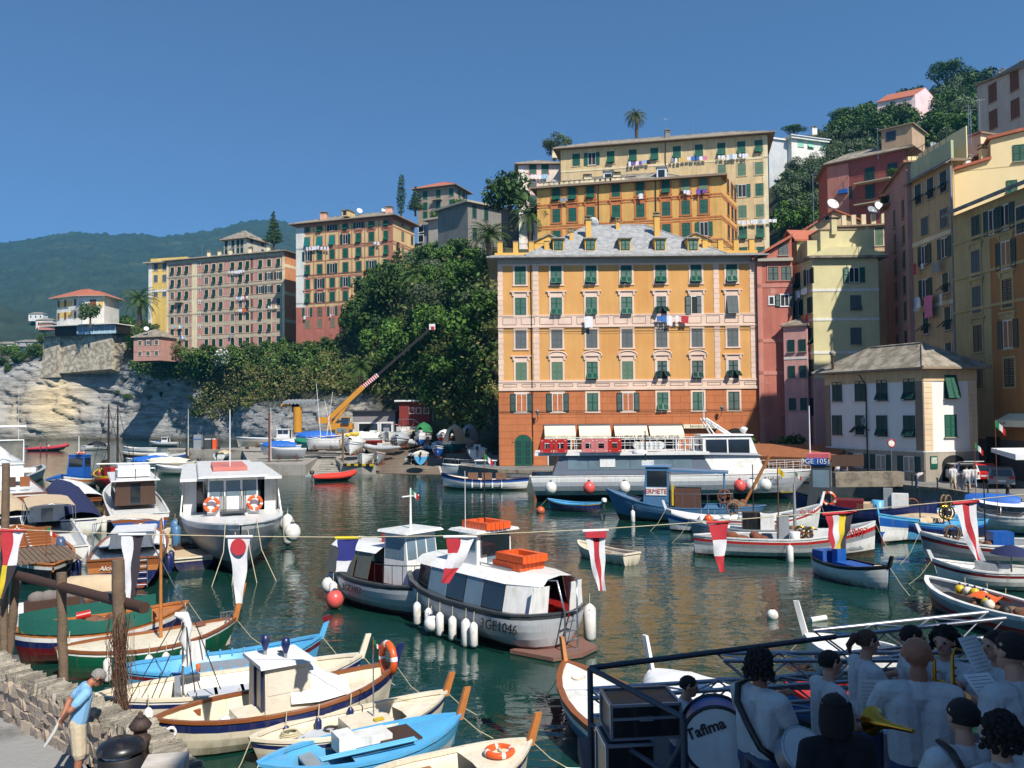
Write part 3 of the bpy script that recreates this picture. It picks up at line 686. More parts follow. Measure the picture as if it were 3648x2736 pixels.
def dish(p,r,label,az=2.6,m=None):
 r*=.82
 t=thing('satellite_dish',label,'satellite dish',p,az)
 k=MB();k.lathe([(.0,.0),(r*.5,.07*r),(r,.28*r),(r*1.01,.29*r),(r*.5,.09*r),(0,.02)],m or W_,16,M=Matrix.Rotation(R(62),4,'X'));k.build('reflector',t)
 k=MB();k.tube([(0,.05,-r*1.3),(0,.05,0)],.035,STEEL,5);k.build('mount',t)
 k=MB();k.tube([(0,-.05,-r*.8),(0,-r*1.05,.25*r)],.02,STEEL,4);k.box((0,-r*1.05,.25*r),(.1,.1,.1),GREY);k.build('arm',t)
def aerial(p,h,label,k=4):
 t=thing('roof_aerial',label,'aerial',p,random.uniform(-.6,.6));m=MB();m.tube([(0,0,-.3),(0,0,h)],.035,STEEL,5);m.build('mast',t)
 m=MB();m.tube([(-.6,0,h-.1),(.6,0,h-.1)],.02,STEEL,4)
 for i in range(k):x=-.5+i*1.0/(k-1);m.tube([(x,-.35+.05*i,h-.1),(x,.35-.05*i,h-.1)],.015,STEEL,4)
 m.build('antenna',t)
def clothes(f,u,z,items,label,group,off=.55,line=True):
 for i,(w,h,m)in enumerate(items):
  o=MB();n=5;rows=[]
  for r_ in range(4):
   rows.append([(-w/2+w*k/n*(1-.12*r_/3)+.06*w*r_/3,.05*math.sin(k*1.9+r_+i),-h*r_/3-.03*abs(k-n/2))for k in range(n+1)])
  o.loft([list(r_)for r_ in rows],m,closed=False);bk=[[(x,y+.012,zz)for x,y,zz in r_]for r_ in rows];o.loft(bk,m,closed=False)
  p=f.P(u,z-.05*math.sin(i),off);ob=link('hanging_laundry',o.mesh('hanging_laundry'),None,loc=p,rz=f.rz)
  tag(ob,label,'laundry',group);u+=w+random.uniform(.04,.2)
def col_cloth(*ks):return[(random.uniform(.45,.8),random.uniform(.5,.95),CL[k])for k in ks]
CL={k:mat('cloth_'+k,c,.95,.1,4)for k,c in dict(w=(236,236,238),b=(70,120,190),l=(150,196,226),r=(190,60,70),o=(232,100,40),p=(120,90,170),y=(226,190,110),n=(40,44,70),k=(228,130,160),g=(150,156,160)).items()}
def rand_sh(a=.55,b=.25):
 def f(i,j):
  q=random.random();return 'closed' if q<a else('tilt' if q<a+b else 'open')
 return f
OR=wall('orange',(224,168,98),streak=.1,var=.09,c2=(214,152,82),c2s=.25,c2t=.6);TC=wall('terracotta',(196,118,72),streak=.12);OT=wall('orange_trim',(232,182,92),streak=.05)
ob=bld('orange_house','large orange apartment house with a slate roof and four cream awnings at quay level',(1777,91),(2702,91),924,1.2,13,OR)
f=ob.F
zb=f.hit(2200,1389)[1]
zb2=f.hit(2200,1356)[1];zm0=f.hit(2200,1164)[1];zm1=f.hit(2200,1124)[1];zt=ob.z1
bw=MB();rows=11;hh=(zb-1.25)/rows
for i in range(rows):
 n=15;offs=(i%2)*.5
 for j in range(-1,n+1):
  u0=max(0,(j+offs)*f.L/n+.012);u1=min(f.L,(j+1+offs)*f.L/n-.012)
  if u1-u0>.1:bw.bb((u0,-.035,1.25+i*hh+.012),(u1,0,1.25+(i+1)*hh-.012),TC)
o=f.part('base_block',bw);o['kind']='stuff'
f.band('string_course',zb,zb+.28,PINKC,.16);f.band('frieze',zb+.28,zb2-.1,PINKC,.06);f.band('string_course',zb2-.1,zb2+.12,PINKC,.12)
f.band('string_course',zm0-.02,zm0+.14,PINKC,.12);f.band('frieze',zm0+.14,zm1+.02,PINKC,.06);f.band('string_course',zm1+.02,zm1+.14,PINKC,.1)
for z0_,z1_ in((zb+.4,zb2-.25),(zm0+.3,zm1-.1)):
 for j in range(14):
  u0=.5+j*f.L/14
  fp=MB()
  for a_,b_ in(((u0,z0_),(u0+1.5,z0_+.05)),((u0,z1_-.05),(u0+1.5,z1_)),((u0,z0_+.05),(u0+.05,z1_-.05)),((u0+1.45,z0_+.05),(u0+1.5,z1_-.05))):fp.bb((a_[0],-.085,a_[1]),(b_[0],-.06,b_[1]),EAVE)
  f.part('frieze_panel',fp)
f.band('cornice',zt-.55,zt-.02,EAVEG,.14);f.band('cornice',zt-.75,zt-.55,PINKC,.08)
qu=[f.hit(1700+x*.479,1200)[0]for x in(150,195,415,462,1763,1806,2032,2078)]
for k in range(4):
 u0,u1=max(0,qu[2*k]),min(f.L,qu[2*k+1])
 for za,zb_ in((zb2+.13,zm0-.03),(zm1+.15,zt-.76)):
  n=int((zb_-za)/.52);hh=(zb_-za)/n
  for i in range(n):
   q_=.0 if i%2 else .08
   f.part('quoin',MB().bb((u0+q_*.4,-.05,za+i*hh+.012),(u1-q_*.4,0,za+(i+1)*hh-.012),PINKC))
cols=[1700+x*.479 for x in(325,592,852,1115,1372,1635,1900)]
rows=[978,1090,1206,1320,1432]
G={'sh':SHG};GR={'sh':SHGR};FD={'sh':SHG2}
ST=[['closed']+['tilt']*6,['closed','tilt','tilt','tilt',('flare',{'sh':SHD}),('openl',{'sh':SHD}),('tiltall',{'sh':SHGR})],[('closed',GR)]*7,[('closed',FD),('closed',FD),('tilt',{'sh':SHG}),('closed',FD),('flare',{'sh':SHD}),('tilt',{'sh':SHD}),('flare',{'sh':SHD})],[('open',{'sh':SHD}),('open',{'sh':SHD}),'closed',('open',{'sh':SHD}),'tilt','closed',('closed',{'sh':SHD})]]
def ost(i,j):
 s_=ST[i][j];s_,k=(s_,{})if isinstance(s_,str)else(s_[0],dict(s_[1]))
 k['sstyle']={1:'hood',3:'arch' if 0<j<6 else 'hood'}.get(i,'');return(s_,k)
f.grid(cols,rows,(2234,1200),1.2,2.0,ost,sur=.2,n=14)
k=MB();k.bb((-1.15,-1.15,zt),(f.L+1.15,14,zt+.16),SLATE);f.part('eaves',k)
e0_,e1_=f.P(4.0,0,0),f.P(23.6,0,0)
hip(ob.root,[e0_,e1_,e1_+Vector((0,13,0)),e0_+Vector((0,13,0))],zt+.1,1.0,4.9,SLATE,EAVEG)
def on_roof(px,py):
 a_,b_=ob.P[0]+Vector((0,-1.0,zt+.26)),ob.P[0]+Vector((0,6.5,zt+5.0));n_=Vector((0,a_.z-b_.z,b_.y-a_.y)).normalized()
 r_=ray(px,py);o_=Vector((0,0,H));t_=(a_-o_).dot(n_)/r_.dot(n_);return o_+r_*t_
for px,st_ in((1990,'closed'),(2104,'openl'),(2228,'closed'),(2353,'closed'),(2470,'closed')):
 p=on_roof(px,893);D_=MB();w_=.6;zt_=p.z+1.3
 D_.hexa([(p.x-w_,p.y,p.z-.1),(p.x+w_,p.y,p.z-.1),(p.x+w_,p.y+2.7,p.z-.1),(p.x-w_,p.y+2.7,p.z-.1),(p.x-w_,p.y,zt_),(p.x+w_,p.y,zt_),(p.x+w_,p.y+2.7,zt_),(p.x-w_,p.y+2.7,zt_)],OT)
 D_.hexa([(p.x-w_-.15,p.y-.25,zt_),(p.x+w_+.15,p.y-.25,zt_),(p.x+w_+.15,p.y+2.8,zt_+.1),(p.x-w_-.15,p.y+2.8,zt_+.1),(p.x-w_-.15,p.y-.25,zt_+.13),(p.x+w_+.15,p.y-.25,zt_+.13),(p.x+w_+.15,p.y+2.8,zt_+.25),(p.x-w_-.15,p.y+2.8,zt_+.25)],SLATE)
 d_=D_.build('dormer',ob.root,world=True)
 for sx in(-1,1):
  s_=link('shutter',leaf_mesh(.46,1.05,SHG,9),d_,loc=p-ob.root.location+Vector((sx*.24,-.02,1.16)))
for px,py,h_ in((2096,845,2.2),(2340,838,2.4)):
 p=on_roof(px,py);chimney(ob,(p.x,p.y,p.z-.3),h_,OT,.6)
for px,py in((2200,815),(2035,852)):p=on_roof(px,py);chimney(ob,(p.x,p.y,p.z-.2),1.0,OT,.4)
dish(on_roof(2118,800)+Vector((0,2,.6)),.85,'white satellite dish beside the left chimney of the orange house',2.9)
for side in(-1,1):
 x0=ob.P[0].x if side<0 else ob.P[1].x
 k=MB();xs=(x0,x0-side*5.4);k.bb((min(xs)-.3,91.2,zt+.2),(max(xs)+.3,103,zt+.75),OT);k.bb((min(xs)-.7,90.2,zt+.165),(max(xs)+.4,103.6,zt+.3),SLATE);k.build('terrace',ob.root,world=True)
 for i in range(4):
  xx=x0-side*(.3+i*1.7);k=MB();k.box((xx,91.5,zt+1.35),(.55,.5,1.2),OT);k.box((xx,91.5,zt+1.99),(.65,.6,.08),EAVE);k.build('parapet_post',ob.root,world=True)
 for zz in(1.15,1.75):
  k=MB();k.tube([(x0-side*.3,91.45,zt+zz),(x0-side*5.4,91.45,zt+zz)],.025,IRON,4);k.build('terrace_rail',ob.root,world=True)
 k=MB();xm=x0-side*5.8;zz=zt+.2
 k.hexa([(xm-1.7,94,zz),(xm+1.7,94,zz),(xm+1.7,99,zz),(xm-1.7,99,zz),(xm-1.7,94,zz+2.2),(xm+1.7,94,zz+2.2),(xm+1.7,99,zz+2.2),(xm-1.7,99,zz+2.2)],OT)
 k.add([(xm-1.7,94,zz+2.2),(xm+1.7,94,zz+2.2),(xm,94,zz+3.0),(xm-1.7,99,zz+2.2),(xm+1.7,99,zz+2.2),(xm,99,zz+3.0)],[(0,1,2),(0,2,5,3),(2,1,4,5)],OT)
 k.hexa([(xm-1.9,93.8,zz+2.15),(xm,93.8,zz+3.05),(xm,99,zz+3.05),(xm-1.9,99,zz+2.15),(xm-1.9,93.8,zz+2.27),(xm,93.8,zz+3.2),(xm,99,zz+3.2),(xm-1.9,99,zz+2.27)],STILE)
 k.hexa([(xm,93.8,zz+3.05),(xm+1.9,93.8,zz+2.15),(xm+1.9,99,zz+2.15),(xm,99,zz+3.05),(xm,93.8,zz+3.2),(xm+1.9,93.8,zz+2.27),(xm+1.9,99,zz+2.27),(xm,99,zz+3.2)],STILE)
 k.build('roof_cabin',ob.root,world=True)
k=MB()
for u_ in(qu[2]-.15,):k.tube([(u_,-.1,1.4),(u_,-.1,zt-.6)],.05,IRON,5)
f.part('drainpipe',k)
u,z=f.hit(1864,1560);k=MB();w_=1.15
pts=[(-w_,0),(w_,0)]+[(w_*math.cos(a),2.6+w_*.55*math.sin(a))for a in[math.pi*i/10 for i in range(11)]]
ztop=f.hit(1864,1526)[1];z0=1.25
def archdoor(f,u,z0,w,hs,rise,m,name,off=.05):
 pts=[(u-w,z0),(u+w,z0)]+[(u+w*math.cos(a),z0+hs+rise*math.sin(a))for a in[math.pi*i/10 for i in range(11)]]
 n=len(pts);k=MB();k.add([(p[0],-off,p[1])for p in pts]+[(p[0],0,p[1])for p in pts],[tuple(range(n))]+[(i,(i+1)%n,(i+1)%n+n,i+n)for i in range(n)],m)
 return f.part(name,k)
d_=archdoor(f,u,z0,.92,2.5,.8,SHG,'door',.06)
k=MB();k.bb((u-.03,-.09,z0+.1),(u+.03,-.06,z0+3.2),SHD)
for sx in(-1,1):
 for i in range(3):k.bb((u+sx*.2,-.09,z0+.25+i*.85),(u+sx*.75,-.06,z0+.95+i*.85),SHD)
f.part('door_panel',k)
k=MB();
for i in range(9):
 a0_,a1_=math.pi*i/9,math.pi*(i+1)/9
 k.hexa([(u+r_*math.cos(a),y_,z0+2.5+r_*.88*math.sin(a))for y_ in(0,-.1)for r_,a in((.93,a0_),(1.2,a0_),(1.2,a1_-.02),(.93,a1_-.02))],TC)
f.part('door_arch',k)
archdoor(f,f.hit(2620,1560)[0],z0,1.35,2.6,1.2,DARK,'archway',.04)
for px0,px1 in((1940,2046),(2062,2170),(2188,2300),(2312,2428),(2450,2535)):
 u0,u1=f.hit(px0,1560)[0],f.hit(px1,1560)[0]
 k=MB();k.bb((u0+.3,-.045,z0),(u1-.3,0,z0+2.9),DARK);w=f.part('shopfront',k)
 k=MB();k.bb((u0+.3,-.07,z0),(u0+.42,-.045,z0+2.9),WFR);k.bb((u1-.42,-.07,z0),(u1-.3,-.045,z0+2.9),WFR);k.bb(((u0+u1)/2-.06,-.07,z0),((u0+u1)/2+.06,-.045,z0+2.9),WFR);f.part('shopfront_frame',k)
def text(body,size,m,parent=None,loc=(0,0,0),M=None,name='lettering',align='CENTER',shear=0,ext=.004,label=None,bold=0):
 cu=bpy.data.curves.new(name,'FONT');cu.body=body;cu.size=size;cu.align_x=align;cu.align_y='CENTER';cu.extrude=ext;cu.shear=shear;cu.offset=bold
 cu.materials.append(m);cu.resolution_u=2
 tmp=bpy.data.objects.new('tmp',cu);me=bpy.data.meshes.new_from_object(tmp);me.name=name;bpy.data.objects.remove(tmp);bpy.data.curves.remove(cu)
 o=bpy.data.objects.new(name,me);col.objects.link(o)
 if parent:o.parent=parent
 if M is not None:o.matrix_basis=M
 else:o.location=loc
 return o
INK=mat('sign_ink',(60,58,56),.8,0);AWN=mat('awning_cream',(236,226,196),.9,.08,1.5,bump=.1)
awn_lab=['cream shop awning nearest the green arched door with a small printed emblem','cream shop awning with a small printed emblem, second from the arched door','cream shop awning lettered NAUTICA STAR, third from the arched door','cream shop awning lettered NAUTICA STAR partly behind the ferry mast']
for i,(px0,px1,tx)in enumerate(((1939,2048,0),(2061,2172,0),(2186,2303,1),(2310,2430,1))):
 u0,zt_=f.hit(px0,1515);u1=f.hit(px1,1515)[0];zl=f.hit(px0,1551)[1];zl2=zl-.3;o_=1.25
 um=(u0+u1)/2;base=f.P(um,zt_,0)
 t=thing('shop_awning',awn_lab[i],'awning',base,f.rz,'awnings along the quay');w=(u1-u0)/2;h_=zl-zt_
 k=MB();k.hexa([(-w,-o_,h_),(w,-o_,h_),(w,-.05,-.05),(-w,-.05,-.05),(-w,-o_,h_+.03),(w,-o_,h_+.03),(w,-.05,0),(-w,-.05,0)],AWN);k.build('canopy',t)
 k=MB();n=14;k.loft([[(-w+2*w*j/n,-o_-.02+.03*math.sin(j*2),z_)for j in range(n+1)]for z_ in(h_,h_-.42)],AWN,closed=False);va=k.build('valance',t)
 k=MB();k.box((0,-.08,.03),(2*w+.1,.16,.14),STEEL);k.build('awning_box',t)
 for sx in(-1,1):k=MB();k.tube([(sx*(w-.1),-.05,-.5),(sx*(w-.1),-o_,h_)],.02,STEEL,4);k.build('awning_arm',t)
 Mx=Matrix.Rotation(R(90),4,'X');slope=math.atan2(-h_,o_)
 if tx:
  text('NAUTICA STAR' if i==2 else 'NAUTICA STAR',.5,INK,t,M=Matrix.Translation((0 if i==2 else-.5,-o_-.06,h_-.2))@Mx,bold=.012)
 else:
  for q_ in range(3):text('~',1.0,INK,t,M=Matrix.Translation((-.45+q_*.45,-o_*.5-.03,h_*.5-.12))@Matrix.Rotation(slope,4,'X'),name='emblem',bold=.02)
  text('OSTERIA   CUCINA   VINI',.3,mat('faded_ink',(160,152,136),.9,0),t,M=Matrix.Translation((0,-o_-.06,h_-.2))@Mx)
u0,zt_=f.hit(2432,1512);u1=f.hit(2555,1512)[0]
t=thing('shop_sign','long flat shop sign over the shaded ticket office in the orange house','sign',f.P((u0+u1)/2,zt_,0),f.rz)
k=MB();k.bb((-(u1-u0)/2,-.5,-.42),((u1-u0)/2,-.04,0),AWN);k.build('board',t);text('Servizio Battelli',.42,INK,t,M=Matrix.Translation((0.1,-.51,-.2))@Matrix.Rotation(R(90),4,'X'))
def wall_lamp(f,px,py,label):
 u,z=f.hit(px,py);t=thing('wall_lantern',label,'lantern',f.P(u,z,0),f.rz)
 k=MB();k.tube([(0,0,-.5),(0,-.35,-.35),(0,-.75,.0)],.03,IRON,5);k.build('bracket',t)
 k=MB();k.lathe([(.1,0),(.2,.4),(.22,.42),(.06,.6),(.02,.66)],GLASSB,6,(0,-.75,0));k.build('lantern',t)
wall_lamp(f,1915,1480,'iron wall lantern above the green arched door of the orange house')
wall_lamp(f,2566,1466,'wall lantern in the shaded corner of the orange house')
clothes(f,f.hit(2095,1128)[0],f.hit(2095,1128)[1],[(.95,1.2,CL['w'])],'white sheet hanging below a second row window of the orange house',None)
lab={'b':'blue cloth drying on the line under the open window of the orange house','w':'white shirt drying on the line under the open window of the orange house','r':'red patterned cloth drying on the line under the open window of the orange house'}
for key,px,w_,h_ in(('b',2345,.5,.6),('b',2362,.6,.7),('w',2382,.65,1.0),('w',2408,.45,.6),('r',2436,.8,.8)):
 clothes(f,f.hit(px,1126)[0],f.hit(px,1126)[1],[(w_,h_,CL[key])],lab[key],'washing on the orange house')
def N1(x,y):return x*.4123,700+y*.4123
def N2(x,y):return 912+x*.4123,500+y*.4123
def N3(x,y):return 1736+x*.4973,400+y*.4973
def N4(x,y):return 2736+x*.4123,200+y*.4123
def N5(x,y):return 2600+x*.4738,800+y*.4738
PK=wall('pink',(204,152,136));BG=wall('beige',(202,186,158));CRW=wall('cream',(240,222,180));YB=wall('yellow_buff',(226,194,138));RT=wall('red_trim',(190,124,100));RW=wall('red_base',(190,116,98))
WHT=wall('white',(238,234,222));YEL=wall('yellow',(236,200,110));GRY=wall('grey',(182,178,168));DGR=wall('dark_grey',(140,136,128));STN=wall('stone',(172,156,138),bump=.5)
pk=bld('pink_house','long pink apartment house with beige bands and seven rows of small windows',(593,224),(1015,211.5),932,24,12,PK,STILE,.9,1.8,side={1:wall('faded_orange',(222,150,104))})
f=pk.F;rr=[951,997,1042,1088,1133,1176];ref=(787,1100)
for i,py in enumerate(rr+[1222]):
 z=f.hit(787,py)[1]
 if i:f.band('string_band',z+1.2,z+2.05,BG,.05)
 f.band('string_course',z-1.05,z-.9,BG,.07)
f.band('cornice',pk.z1-.9,pk.z1-.02,BG,.12)
for px0,px1 in((593,600),(684,702),(1006,1015)):
 u0,u1=max(0,f.hit(px0,1100)[0]),min(f.L,f.hit(px1,1100)[0]);f.part('quoin_strip',MB().bb((u0,-.1,24),(u1,0,pk.z1-.9),CRW))
u0,u1=f.hit(893,1100)[0],f.hit(901,1100)[0];f.part('recess_shade_strip',MB().bb((u0,-.02,24),(u1,.02,pk.z1-.9),wall('shadow_brown',(120,84,70))))  # flat brown strip, the shadow of a recess painted on the wall
cols=[614,639,665,736,762,787,829,857,882,928,959,992]
def pst(i,j):
 q=random.random()
 if j<9:return('tilt' if i<4 else 'closed',{'sh':SHD})if q<.8 else('closed',{'sh':SHGR})
 return('open' if(i in(1,2)and q<.6)else 'tilt' if q<.4 else 'closed',{'sh':SHD})
f.grid(cols,rr,ref,1.15,1.9,pst,sur=.14,smat=CRW,n=5)
f.grid(cols,[1222],ref,1.15,2.3,'closed',sur=.1,smat=CRW,n=5,sh=SHD)
f.grid([711],[940,985,1031,1075,1118,1163,1200],(711,1100),.5,.9,'bare',sur=.1,smat=WFR,n=4)
f.grid(cols,[912],(787,1100),.7,.6,lambda i,j:('bare',{})if j>2 else None,sur=0,sill=False)
pk.R.grid([1035],rr,(1035,1100),1.0,1.8,lambda i,j:'closed' if i<0 else None)
for z_ in(30,37,44):pk.R.band('string_band',z_,z_+.8,CRW,.04)
for px in(722,760,800,870,935):
 u,z=f.hit(px,905);p=f.P(u,pk.z1+.5,-2.5);chimney(pk,(p.x,p.y,p.z),1.5,CRW,.8)
aerial(f.P(f.hit(692,900)[0],pk.z1+1,-3),3.6,'tall aerial standing on the roof of the long pink house')
def line(f,px,py,keys,label,group):u,z=f.hit(px,py);clothes(f,u,z,col_cloth(*keys),label,group)
line(f,822,966,'wwwwwww','white laundry on the long top line of the pink house','top line of the pink house')
line(f,848,1058,'wlwwrw','small mixed laundry on the middle line of the pink house','middle line of the pink house')
line(f,846,1102,'ywwoon','bright yellow white and orange laundry on the pink house','bright line of the pink house')
line(f,628,1160,'lywl','pale blue laundry low on the left wing of the pink house','left wing line of the pink house')
line(f,648,1196,'bwl','blue laundry under the lowest windows of the pink house','lowest line of the pink house')
line(f,962,1090,'wwyw','white laundry at the right end of the pink house','right end line of the pink house')
line(f,824,1190,'gg','grey laundry above the ground floor of the pink house','ground line of the pink house')
u,z=f.hit(640,1077);k=MB();k.bb((u-1.3,-1.0,z-.15),(u+1.3,0,z),BG)
for i in range(9):k.tube([(u-1.25+i*.31,-.95,z),(u-1.25+i*.31,-.95,z+.9)],.03,IRON,4)
k.tube([(u-1.25,-.95,z+.9),(u+1.25,-.95,z+.9)],.04,IRON,4);f.part('balcony',k)
yh=bld('yellow_house','tall yellow buff apartment house with red painted frames and a red lower wall',(1056,200),(1403,191.5),803,20,11.2,YB,STILE,1.3,2.6)
f=yh.F;zr=f.hit(1200,1088)[1]
f.part('lower_wall',MB().bb((0,-.05,17),(f.L,0,zr),RW));yh.R.part('lower_wall',MB().bb((0,-.05,17),(yh.R.L,0,zr),RW))
u1=f.hit(1088,1000)[0];f.part('white_strip',MB().bb((0,-.06,zr),(u1,0,yh.z1-.4),WHT))
rr=[805,856,906,956,1007,1057];cols=[1095,1139,1184,1231,1278,1324,1377]
for i,py in enumerate(rr):
 z=f.hit(1184,py)[1]
 for F_ in(f,yh.R):
  F_.band('string_course',z-1.45,z-1.2,RT,.05,u0=u1 if F_ is f else 0);
  if i in(2,4):F_.band('string_course',z+1.25,z+1.6,RT,.05,u0=u1 if F_ is f else 0)
f.band('cornice',yh.z1-.7,yh.z1-.02,RT,.15);yh.R.band('cornice',yh.z1-.7,yh.z1-.02,RT,.15)
f.part('corner_strip',MB().bb((f.L-1.25,-.06,zr),(f.L+.06,0,yh.z1-.7),RT))
for px in(1118,1160,1208,1254,1300,1350):u_=f.hit(px,950)[0];f.part('painted_strip',MB().bb((u_-.12,-.035,zr),(u_+.12,0,yh.z1-.7),RT))
def yst(i,j):
 if i==1 and j<3:return('tiltall',{'sh':SHT})
 q=random.random()
 return('open' if q<.3 else 'tilt' if q<.62 else 'closed',{'sh':SHG if q>.2 else SHD,'smat':RT,'sstyle':'hood' if i in(1,5)else ''})
f.grid(cols,rr,(1184,950),1.35,2.3,yst,sur=.2,n=6,smat=RT)
f.grid(cols[:4],[1108,1150],(1184,950),1.35,2.1,lambda i,j:('open' if j in(0,2)and i==0 else 'bare' if j==3 else 'closed',{'sh':SHG if i==0 else SHG2}),sur=.1,n=6,smat=RT)
yh.R.grid([1435,1468],rr[:5],(1468,950),1.1,2.0,lambda i,j:('closed',{'sh':SHG2 if j==0 else SHG}),sur=.15,n=6,smat=RT)
line(f,1098,880,'wwwww','white laundry on a long line on the yellow house','long line of the yellow house');line(f,1150,880,'www','white laundry on a long line on the yellow house','long line of the yellow house')
line(f,1340,862,'ww','white cloths under an upper right window of the yellow house','upper right line of the yellow house')
line(f,1090,1126,'w','white towel under the left red wall window of the yellow house',None);line(f,1182,1120,'w','white towel under the middle red wall window of the yellow house',None)
for px,py,h in((1130,760,2.2),(1365,735,2.0)):u,z=f.hit(px,py);p=f.P(u,yh.z1+.6,-3);chimney(yh,(p.x,p.y,p.z),h,wall('chimney_pink',(226,168,140)),1.6)
dish(f.P(f.hit(1250,745)[0],yh.z1+3.0,-4),.9,'white satellite dish on the roof ridge of the yellow house',.5);dish(f.P(f.hit(1336,742)[0],yh.z1+2.6,-4),.6,'small satellite dish right on the roof of the yellow house',.5)
aerial(f.P(f.hit(1225,740)[0],yh.z1+2.4,-4),3.0,'aerial beside the dish on the yellow house roof')
u,z=f.hit(1236,760);k=MB();k.bb((u-.8,-1.0,yh.z1+.8),(u+.8,2.2,yh.z1+2.2),YB);k.bb((u-1,-1.2,yh.z1+2.2),(u+1,2.4,yh.z1+2.35),STILE);k.bb((u-.4,-1.03,yh.z1+1.1),(u+.4,-1.0,yh.z1+2.0),DARK);f.part('dormer',k)
b=bld('red_roofed_villa','white and yellow villa with a broad red tiled roof above the restaurant terrace',(200,254),(300,248),1066,35,9,WHT,TILE,1.6,3.0,EAVEG)
hb=Facade(b.root,b.P[1]+Vector((0,-1.5,0)),b.P[1]+Vector((6.4,-1.5,0)),35,b.z1-.3)
k=MB();c_=b.P[1];k.prism([(c_.x,c_.y-1.5),(c_.x+6.4,c_.y-1.5),(c_.x+6.4,c_.y+8),(c_.x,c_.y+8)],32,b.z1-.3,WHT);k.build('side_wing',b.root,world=True)
hip(b.root,[c_+Vector((0,-1.5,0)),c_+Vector((6.4,-1.5,0)),c_+Vector((6.4,8,0)),c_+Vector((0,8,0))],b.z1-.3,1.3,2.0,TILE,EAVEG,name='wing_roof')
for z_ in(b.z1-2.6,b.z1-5.8):b.F.part('painted_panel',MB().bb((1.6,-.03,z_),(b.F.L*.55,0,z_+1.6),YEL))
b.F.grid([209,233,268],[1081,1125],(233,1100),1.0,2.0,'closed',sh=SHBR,sur=0,n=4);hb_w=hb.window(3.2,b.z1-2.2,1.9,2.0,'closed',sh=SHBR,sur=.1,smat=WFR,n=4)
hb.part('painted_panel',MB().bb((4.6,-.03,b.z1-3.4),(6.2,0,b.z1-1.6),YEL))
k=MB();k.bb((b.F.L*.55,-1.2,b.z1-3.9),(b.F.L*.95,0,b.z1-3.7),WHT);k.bb((b.F.L*.55,-1.2,b.z1-3.7),(b.F.L*.95,-1.1,b.z1-2.9),WHT);b.F.part('balcony',k)
t=thing('terrace_restaurant','low glazed terrace restaurant with a flat white roof on the stone bastion','restaurant',at(280,1190,244))
A_,B_=at(165,1190,246),at(414,1190,240);fr=Facade(t,A_,B_,0,1);zb_=fr.hit(280,1192)[1];ztp=fr.hit(280,1160)[1]
k=MB();k.bb((-1.5,-1.2,ztp),(fr.L+.4,7,ztp+.25),WHT);fr.part('roof',k)
k=MB();k.bb((fr.L*.1,.6,zb_),(fr.L*.45,6,ztp),DARK);k.bb((fr.L*.45,0,zb_),(fr.L,6,ztp),DARK);fr.part('wall',k)
for i in range(7):
 u0=fr.L*.45+i*fr.L*.55/7
 k=MB();k.bb((u0+.05,-.08,zb_+.9),(u0+fr.L*.55/7-.1,-.02,ztp-.1),GLASSB);g_=fr.part('window',k)
 k=MB();k.bb((u0-.06,-.12,zb_),(u0+.06,0,ztp),WFR);fr.part('post',k)
k=MB();k.bb((fr.L*.45,-.1,zb_),(fr.L,-.03,zb_+.85),mat('panel_blue',(176,206,216)));fr.part('parapet_panel',k)
k=MB()
for i in range(16):k.tube([(-2+i*.8,-1.2,zb_),(-2+i*.8,-1.2,zb_+1.0)],.03,IRON,4)
k.tube([(-2,-1.2,zb_+1),(fr.L*.45,-1.2,zb_+1)],.04,IRON,4);fr.part('railing',k)
t=thing('stone_bastion','high tan stone retaining wall carrying the terrace restaurant','wall',at(280,1290,246));fr=Facade(t,at(158,1250,250),at(398,1250,241),0,1);z0_,z1_=fr.hit(200,1345)[1],fr.hit(280,1196)[1]
k=MB();w3=fr.hit(216,1250)[0];BAST=mat('bastion_stone',(206,194,170),.95,.3,1.1,bump=.9,bs=3,c2=(150,138,118),c2s=.9)
k.hexa([(-.6,-.9,z0_),(w3,-1.1,z0_),(w3,8,z0_),(-.6,8,z0_),(.2,0,z1_),(w3,-.2,z1_),(w3,8,z1_),(.2,8,z1_)],BAST);k.hexa([(w3,-.4,z0_+1.2),(fr.L,-.2,z0_+2),(fr.L,8,z0_),(w3,8,z0_),(w3,.4,z1_),(fr.L,.2,z1_),(fr.L,8,z1_),(w3,8,z1_)],BAST);fr.part('wall',k)
k=MB();k.bb((-.1,-.6,z1_),(fr.L,.4,z1_+.3),STILE);fr.part('coping',k)
b=bld('small_pink_house','small square pink house with a pyramid stone roof on the slope',(475,219),(571,217),1204,24,7,PK,STILE,.5,2.4)
for z_ in(.05,3.4):b.F.band('string_course',b.z1-.35-z_,b.z1-.1-z_,RT,.04)
b.F.grid([499,528,558],[1221,1259],(528,1240),1.0,1.15,lambda i,j:('open' if(i,j)==(0,1)else 'closed',{'sh':SHGR}),sur=.12,smat=CRW,n=4)
dish(at(521,1172,218),.8,'white satellite dish on the small pink house',.5);aerial(at(528,1178,219),3.2,'aerial on the small pink house')
b=bld('yellow_villa','yellow villa with white corner strips half behind the pink apartment house',(528,252),(660,249),940,28,10,YEL,None)
k=MB();k.bb((-1.2,-1.2,b.z1),(b.F.L+1,10,b.z1+.35),EAVEG);k.bb((.2,.6,b.z1+.35),(b.F.L,9,b.z1+1.6),YEL);b.F.part('roof',k)
b.F.part('corner_strip',MB().bb((0,-.08,28),(1.2,0,b.z1),WHT));b.F.band('string_course',b.z1-8.6,b.z1-8.0,WHT,.12)
b.F.grid([555,586],[952,993,1045],(555,1000),1.4,2.2,'closed',sh=SHGR,sur=.15,n=4)
